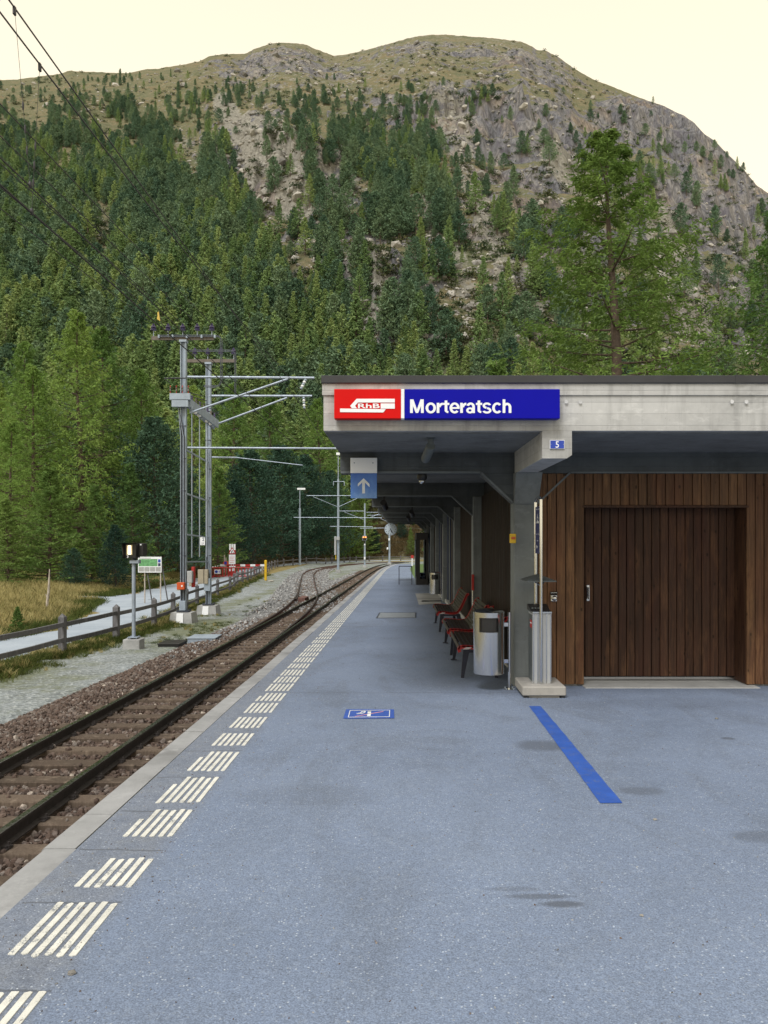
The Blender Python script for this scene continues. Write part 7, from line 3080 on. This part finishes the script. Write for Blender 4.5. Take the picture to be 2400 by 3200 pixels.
    t1 = tri(cx_, zb, wT, wT * 0.9, Y - 0.06, M_REDPAINT, 'warning_triangle', rt)
    tri(cx_, zb + 0.07, wT * 0.70, wT * 0.62, Y - 0.064, M_WHITE, 'white_field', t1)
    m = MB()                                          # digging worker pictogram
    m.prism([(cx_ - 0.10, zb + 0.08), (cx_ - 0.05, zb + 0.08), (cx_ - 0.01, zb + 0.20), (cx_ + 0.07, zb + 0.30), (cx_ + 0.02, zb + 0.37), (cx_ - 0.07, zb + 0.26)], 'y', Y - 0.068, Y - 0.0645)
    m.prism([(cx_ + 0.06, zb + 0.08), (cx_ + 0.24, zb + 0.08), (cx_ + 0.16, zb + 0.15)], 'y', Y - 0.068, Y - 0.0645)
    m.build('pictogram', M_BLACK, t1)
    m = MB()
    m.box(xl + 0.0, xr - 0.02, Y - 0.05, Y - 0.03, at(0, 1763, Y).z, at(0, 1733, Y).z)
    nb_ = m.build('notice', M_WHITE, rt)
    for k in range(4):
        zz = at(0, 1740 + 5.5 * k, Y).z
        m = MB()
        m.box(xl + 0.08, xr - 0.12 - 0.05 * (k % 2), Y - 0.054, Y - 0.051, zz - 0.05, zz)
        m.build('print_line', M_PRINTRED, nb_)
    # red arrow board
    A, B2 = at(695, 1763, Y + 0.5), at(714, 1756, Y + 0.5)
    rt = thing('red_direction_board', (A.x, Y + 0.5, ground_z(A.x, Y)), 'red pointed direction board with blue pictogram left of the roadworks sign', 'sign')
    zc = (A.z + B2.z) / 2
    m = MB()
    m.prism([(A.x, zc), (A.x + 0.2, zc + 0.18), (B2.x, zc + 0.18), (B2.x, zc - 0.18), (A.x + 0.2, zc - 0.18)], 'y', Y + 0.5, Y + 0.53)
    m.build('board', M_ORANGE, rt)
    m = MB()
    m.box(A.x + 0.18, A.x + 0.42, Y + 0.49, Y + 0.499, zc - 0.14, zc + 0.14)
    m.build('pictogram', M_PLATEBLUE, rt)
    m = MB()
    m.box(A.x + 0.28, A.x + 0.36, Y + 0.54, Y + 0.62, ground_z(A.x, Y) - 0.1, zc + 0.5)
    m.build('post', M_DEADWOOD, rt)
    # warning tape
    m = MB()
    p0, p1 = at(655, 1773, 69), at(690, 1767, 74)
    for k in range(9):
        if k % 2 == 0:
            m.bar(p0.lerp(p1, k / 9), p0.lerp(p1, (k + 1) / 9), 0.02, 0.07)
    o = m.build('barrier_tape', M_WHITE)
    tag(o, 'white dashed warning tape from the power mast to the striped board', 'tape')
    # bleached snag in the meadow
    p = at(150, 1815, 30.0)
    zg = ground_z(p.x, 30.0)
    rt = thing('bleached_snag', (p.x, 30.0, zg), 'pale bleached dead stem standing in the dry meadow', 'dead tree')
    m = MB()
    t_ = at(155, 1780, 30.0)
    m.tube([(p.x - 0.05, 30, zg), (p.x - 0.03, 30, zg + 0.5), (p.x + 0.02, 30, zg + 0.85), (t_.x, 30, t_.z + 0.02)], [0.06, 0.05, 0.05, 0.02], 7)
    m.build('stem', M_DEADWOOD, rt)
    m = MB()
    m.tube([(p.x, 30, zg + 0.6), (p.x - 0.12, 30.05, zg + 0.8)], [0.03, 0.01], 5)
    m.build('stub', M_DEADWOOD, rt)
    # little spruce in the meadow
    p = at(55, 1960, 23.0)
    me = make_tree('seedling', 'young', 10, 333, 60, 9, 6, 0.9, 0.28, (M_BARK, M_YLARCH), False, rm=0.34, low=0.0)
    plant('conifer_seedling', (p.x, 23.0, ground_z(p.x, 23.0)), 0.085, 0.4, me, 'knee-high conifer seedling in the meadow at the left picture edge')


M_PURPLE = simple('notice_purple', (0.30, 0.22, 0.55), 0.5, 0, 0.2, 8)
build_trackside()


# ------------------------------------------------------------------ far masts, clock and signals
def build_far():
    def base(px, py, lev=lz):
        X, Y, z = on(px, py, lev)
        return X, Y, z
    # lamp post
    X, Y, z = base(937, 1770)
    k = Y / F
    rt = thing('lamp_post', (X, Y, z), 'slim grey lamp post with flat white head beside the far fence', 'lamp post')
    m = MB()
    m.tube([(X, Y, z - 0.2), (X, Y, EYE + (CY - 1588) * k)], 3.4 * k, 10)
    m.build('lower_shaft', M_PAINTGREY, rt, smooth=40)
    m = MB()
    m.tube([(X, Y, EYE + (CY - 1588) * k), (X, Y, EYE + (CY - 1530) * k)], 1.5 * k, 8)
    m.build('upper_shaft', M_GALV, rt, smooth=40)
    m = MB()
    m.box(X - 8 * k, X + 17 * k, Y - 0.15, Y + 0.15, EYE + (CY - 1531) * k, EYE + (CY - 1525) * k, 0.02)
    m.build('lamp_head', M_WHITE, rt)
    m = MB()
    m.lathe(X, Y, [(5.5 * k, z - 0.1), (5.5 * k, z + 0.25)], 10)
    m.build('foot', M_PAINTGREY, rt)
    # catenary masts
    def mast(px, ytop, ybase, label, w, arms, level=lz, extra=None):
        X_, Y_, z_ = base(px, ybase, level)
        kk = Y_ / F
        r = thing('catenary_mast', (X_, Y_, z_), label, 'mast', 'catenary masts along the bend')
        mm = MB()
        mm.tube([(X_, Y_, z_ - 0.3), (X_, Y_, EYE + (CY - ytop) * kk)], [w * kk, w * kk * 0.8], 8)
        mm.build('shaft', M_PAINTGREY, r, smooth=40)
        mm = MB()
        mm.box(X_ - w * 1.8 * kk, X_ + w * 1.8 * kk, Y_ - 0.3, Y_ + 0.3, z_ - 0.3, z_ + 0.15)
        mm.build('foundation', M_CONC_PLAIN, r)
        for (p_, q_, rr) in arms:
            mm = MB()
            A, B2 = at(p_[0], p_[1], Y_ - 0.15), at(q_[0], q_[1], Y_ - 0.15)
            mm.tube([A, B2], rr * kk, 6)
            mm.build('cantilever_arm', M_GALV, r)
        return r, X_, Y_, z_, kk
    r, X, Y, z, k = mast(1057, 1497, 1784, 'central tall catenary mast with lamp head between the two tracks', 4.0,
                         [((958, 1549), (1100, 1549), 1.1), ((978, 1552), (1053, 1583), 0.8), ((1060, 1583), (1115, 1558), 0.8), ((1060, 1597), (1137, 1597), 0.9), ((1076, 1600), (1135, 1623), 0.8), ((1042, 1505), (1076, 1505), 0.9), ((918, 1617), (1193, 1618), 1.1)], tz)
    m = MB()
    m.tube([(X, Y, EYE + (CY - 1497) * k), (X, Y, EYE + (CY - 1420) * k)], 1.5 * k, 8)
    m.build('upper_shaft', M_GALV, r)
    m = MB()
    m.box(X - 6 * k, X + 5 * k, Y - 0.2, Y + 0.2, EYE + (CY - 1423) * k, EYE + (CY - 1415) * k, 0.03)
    m.build('lamp_head', M_WHITE, r)
    for px in (1042, 1076):
        m = MB()
        c = at(px, 1510, Y - 0.2)
        m.lathe(c.x, c.y, [(0.03, c.z - 8 * k), (1.3 * k, c.z - 4 * k), (1.3 * k, c.z + 2 * k), (0.03, c.z + 4 * k)], 8)
        m.build('insulator', M_PAINTGREY, r)
    m = MB()
    m.box(X - 4.5 * k, X + 5 * k, Y - 0.5, Y - 0.2, EYE + (CY - 1688) * k, EYE + (CY - 1677) * k, 0.02)
    m.build('control_box', M_ALUPANEL, r)
    m = MB()
    m.box(X - 12 * k, X - 6 * k, Y - 0.2, Y + 0.2, EYE + (CY - 1734) * k, EYE + (CY - 1676) * k, 0.02)
    m.build('tall_cabinet', M_ALUPANEL, r)
    m = MB()
    m.box(X - 8 * k, X - 6 * k, Y - 0.25, Y - 0.2, EYE + (CY - 1748) * k, EYE + (CY - 1735) * k)
    m.build('yellow_tag', M_YELLOW, r)
    r, X, Y, z, k = mast(1140, 1573, 1770, 'catenary mast carrying the lit orange signal', 3.0, [((1032, 1645), (1165, 1646.5), 0.9), ((1125, 1651), (1203, 1650), 0.8), ((1145, 1601), (1185, 1601), 0.8), ((1148, 1611), (1190, 1609), 0.7), ((1160, 1616), (1185, 1606), 0.7)], tz)
    # signal head
    rt = thing('railway_signal', (X, Y - 0.3, EYE + (CY - 1690) * k), 'small railway signal showing two orange lights on the mast', 'signal')
    zc = EYE + (CY - 1682) * k
    m = MB()
    m.box(X - 7 * k, X + 6.5 * k, Y - 0.55, Y - 0.25, zc - 7.5 * k, zc + 7.5 * k, 0.03)
    hd = m.build('housing', M_PAINTGREY, rt)
    m = MB()
    m.box(X - 5.8 * k, X + 5.3 * k, Y - 0.57, Y - 0.551, zc - 6.3 * k, zc + 6.3 * k)
    m.build('backboard', M_BLACK, hd)
    for sx in (-3.4, 2.9):
        m = MB()
        m.lathe(0, 0, [(1.9 * k, 0), (1.9 * k, 0.05)], 14)
        m.v = [(X + sx * k + a, Y - 0.571 - z_, zc + 3.4 * k + b) for a, b, z_ in m.v]
        m.build('orange_light', M_ORANGEON, hd)
    m = MB()
    m.box(X - 2.2 * k, X + 2.2 * k, Y - 0.45, Y - 0.25, zc - 16 * k, zc - 7.6 * k)
    m.build('bracket', M_BLACK, rt)
    m = MB()
    m.lathe(X, Y - 0.4, [(2.2 * k, zc - 21.5 * k), (2.2 * k, zc - 17.5 * k)], 10)
    m.build('white_marker', M_WHITE, rt)
    m = MB()
    m.box(X - 2.3 * k, X + 2.2 * k, Y - 0.4, Y - 0.2, EYE + (CY - 1748) * k, EYE + (CY - 1740) * k)
    m.build('number_plate', M_WHITE, rt)
    r, X, Y, z, k = mast(1217, 1622, 1761, 'catenary mast behind the station clock', 3.2, [((1188, 1620), (1212, 1631), 0.7)], gz)
    for py, px in ((1686, 1216), (1714, 1211)):
        m = MB()
        c = at(px, py, Y - 0.3)
        m.box(c.x - 2.4 * k, c.x + 2.4 * k, Y - 0.45, Y - 0.2, c.z - 3.4 * k, c.z + 3.4 * k, 0.03)
        m.build('small_box', M_WHITE, r)
    # station clock on a hanger from the roof
    Yc = 45.0
    c = at(1220.8, 1654, Yc)
    k = Yc / F
    rt = thing('station_clock', (c.x, Yc, c.z), 'round white station clock hanging from the far roof edge', 'clock')
    R_ = 19.3 * k
    def disc(r_, y, t, nm, mat, par, n=40):
        mm = MB()
        mm.lathe(0, 0, [(r_, 0), (r_, t)], n)
        mm.v = [(c.x + a, y - z_, c.z + b) for a, b, z_ in mm.v]
        return mm.build(nm, mat, par)
    disc(R_, Yc + 0.08, 0.16, 'case', M_GALV, rt)
    dial = disc(R_ * 0.93, Yc - 0.081, 0.004, 'dial', M_DIAL, rt)
    def hand(ang, l0, l1, w, nm, mat):
        mm = MB()
        d = Vector((math.sin(ang), 0, math.cos(ang)))
        s = Vector((math.cos(ang), 0, -math.sin(ang)))
        o = Vector((c.x, 0, c.z))
        q = [o + d * l0 - s * w, o + d * l0 + s * w, o + d * l1 + s * w * 0.8, o + d * l1 - s * w * 0.8]
        mm.prism([(v.x, v.z) for v in q], 'y', Yc - 0.091, Yc - 0.0875)
        mm.build(nm, mat, dial)
    for h in range(12):
        hand(h * math.pi / 6, R_ * 0.70, R_ * 0.88, R_ * 0.045, 'hour_mark', M_BLACK)
    hand(math.radians(150), -R_ * 0.15, R_ * 0.86, R_ * 0.045, 'minute_hand', M_BLACK)
    hand(math.radians(162), -R_ * 0.15, R_ * 0.58, R_ * 0.06, 'hour_hand', M_BLACK)
    hand(math.radians(222), 0, R_ * 0.62, R_ * 0.02, 'second_hand', M_BLACK)
    m = MB()
    m.tube([(c.x, Yc, c.z + R_ - 0.02), (c.x, Yc, SOF - 0.001)], 0.045, 8)
    m.build('hanger', M_BLACK, rt)


M_DIAL = simple('clock_dial', (0.42, 0.50, 0.58), 0.4, 0, 0.04, 3)
build_far()


# ------------------------------------------------------------------ loose grit and needles on the asphalt
def build_grit():
    rng = np.random.default_rng(31)
    n = 2600
    y = 2.4 + 16 * rng.random(n) ** 1.5
    x = np.where(rng.random(n) < 0.45, rng.normal(-1.5, 0.25, n), rng.uniform(-1.7, 4.2, n))
    keep = (x > -1.79) & ((y < 9.1) | (x < 1.3)) & (np.abs(x / y) < 0.56)
    x, y = x[keep], y[keep]
    s = rng.uniform(0.004, 0.011, len(x))
    protos = [rock_proto('grit', 500 + k, M_GREYBALLAST if k < 2 else M_BALLAST, 1, 0.6) for k in range(3)]
    scatter('platform_grit', np.stack([x, y, gz(y) + 0.001], -1), rng.uniform(0, 6.28, (len(x), 3)), np.stack([s, s * rng.uniform(0.8, 1.8, len(x)), s], -1), rng.integers(0, 3, len(x)), protos)


build_grit()
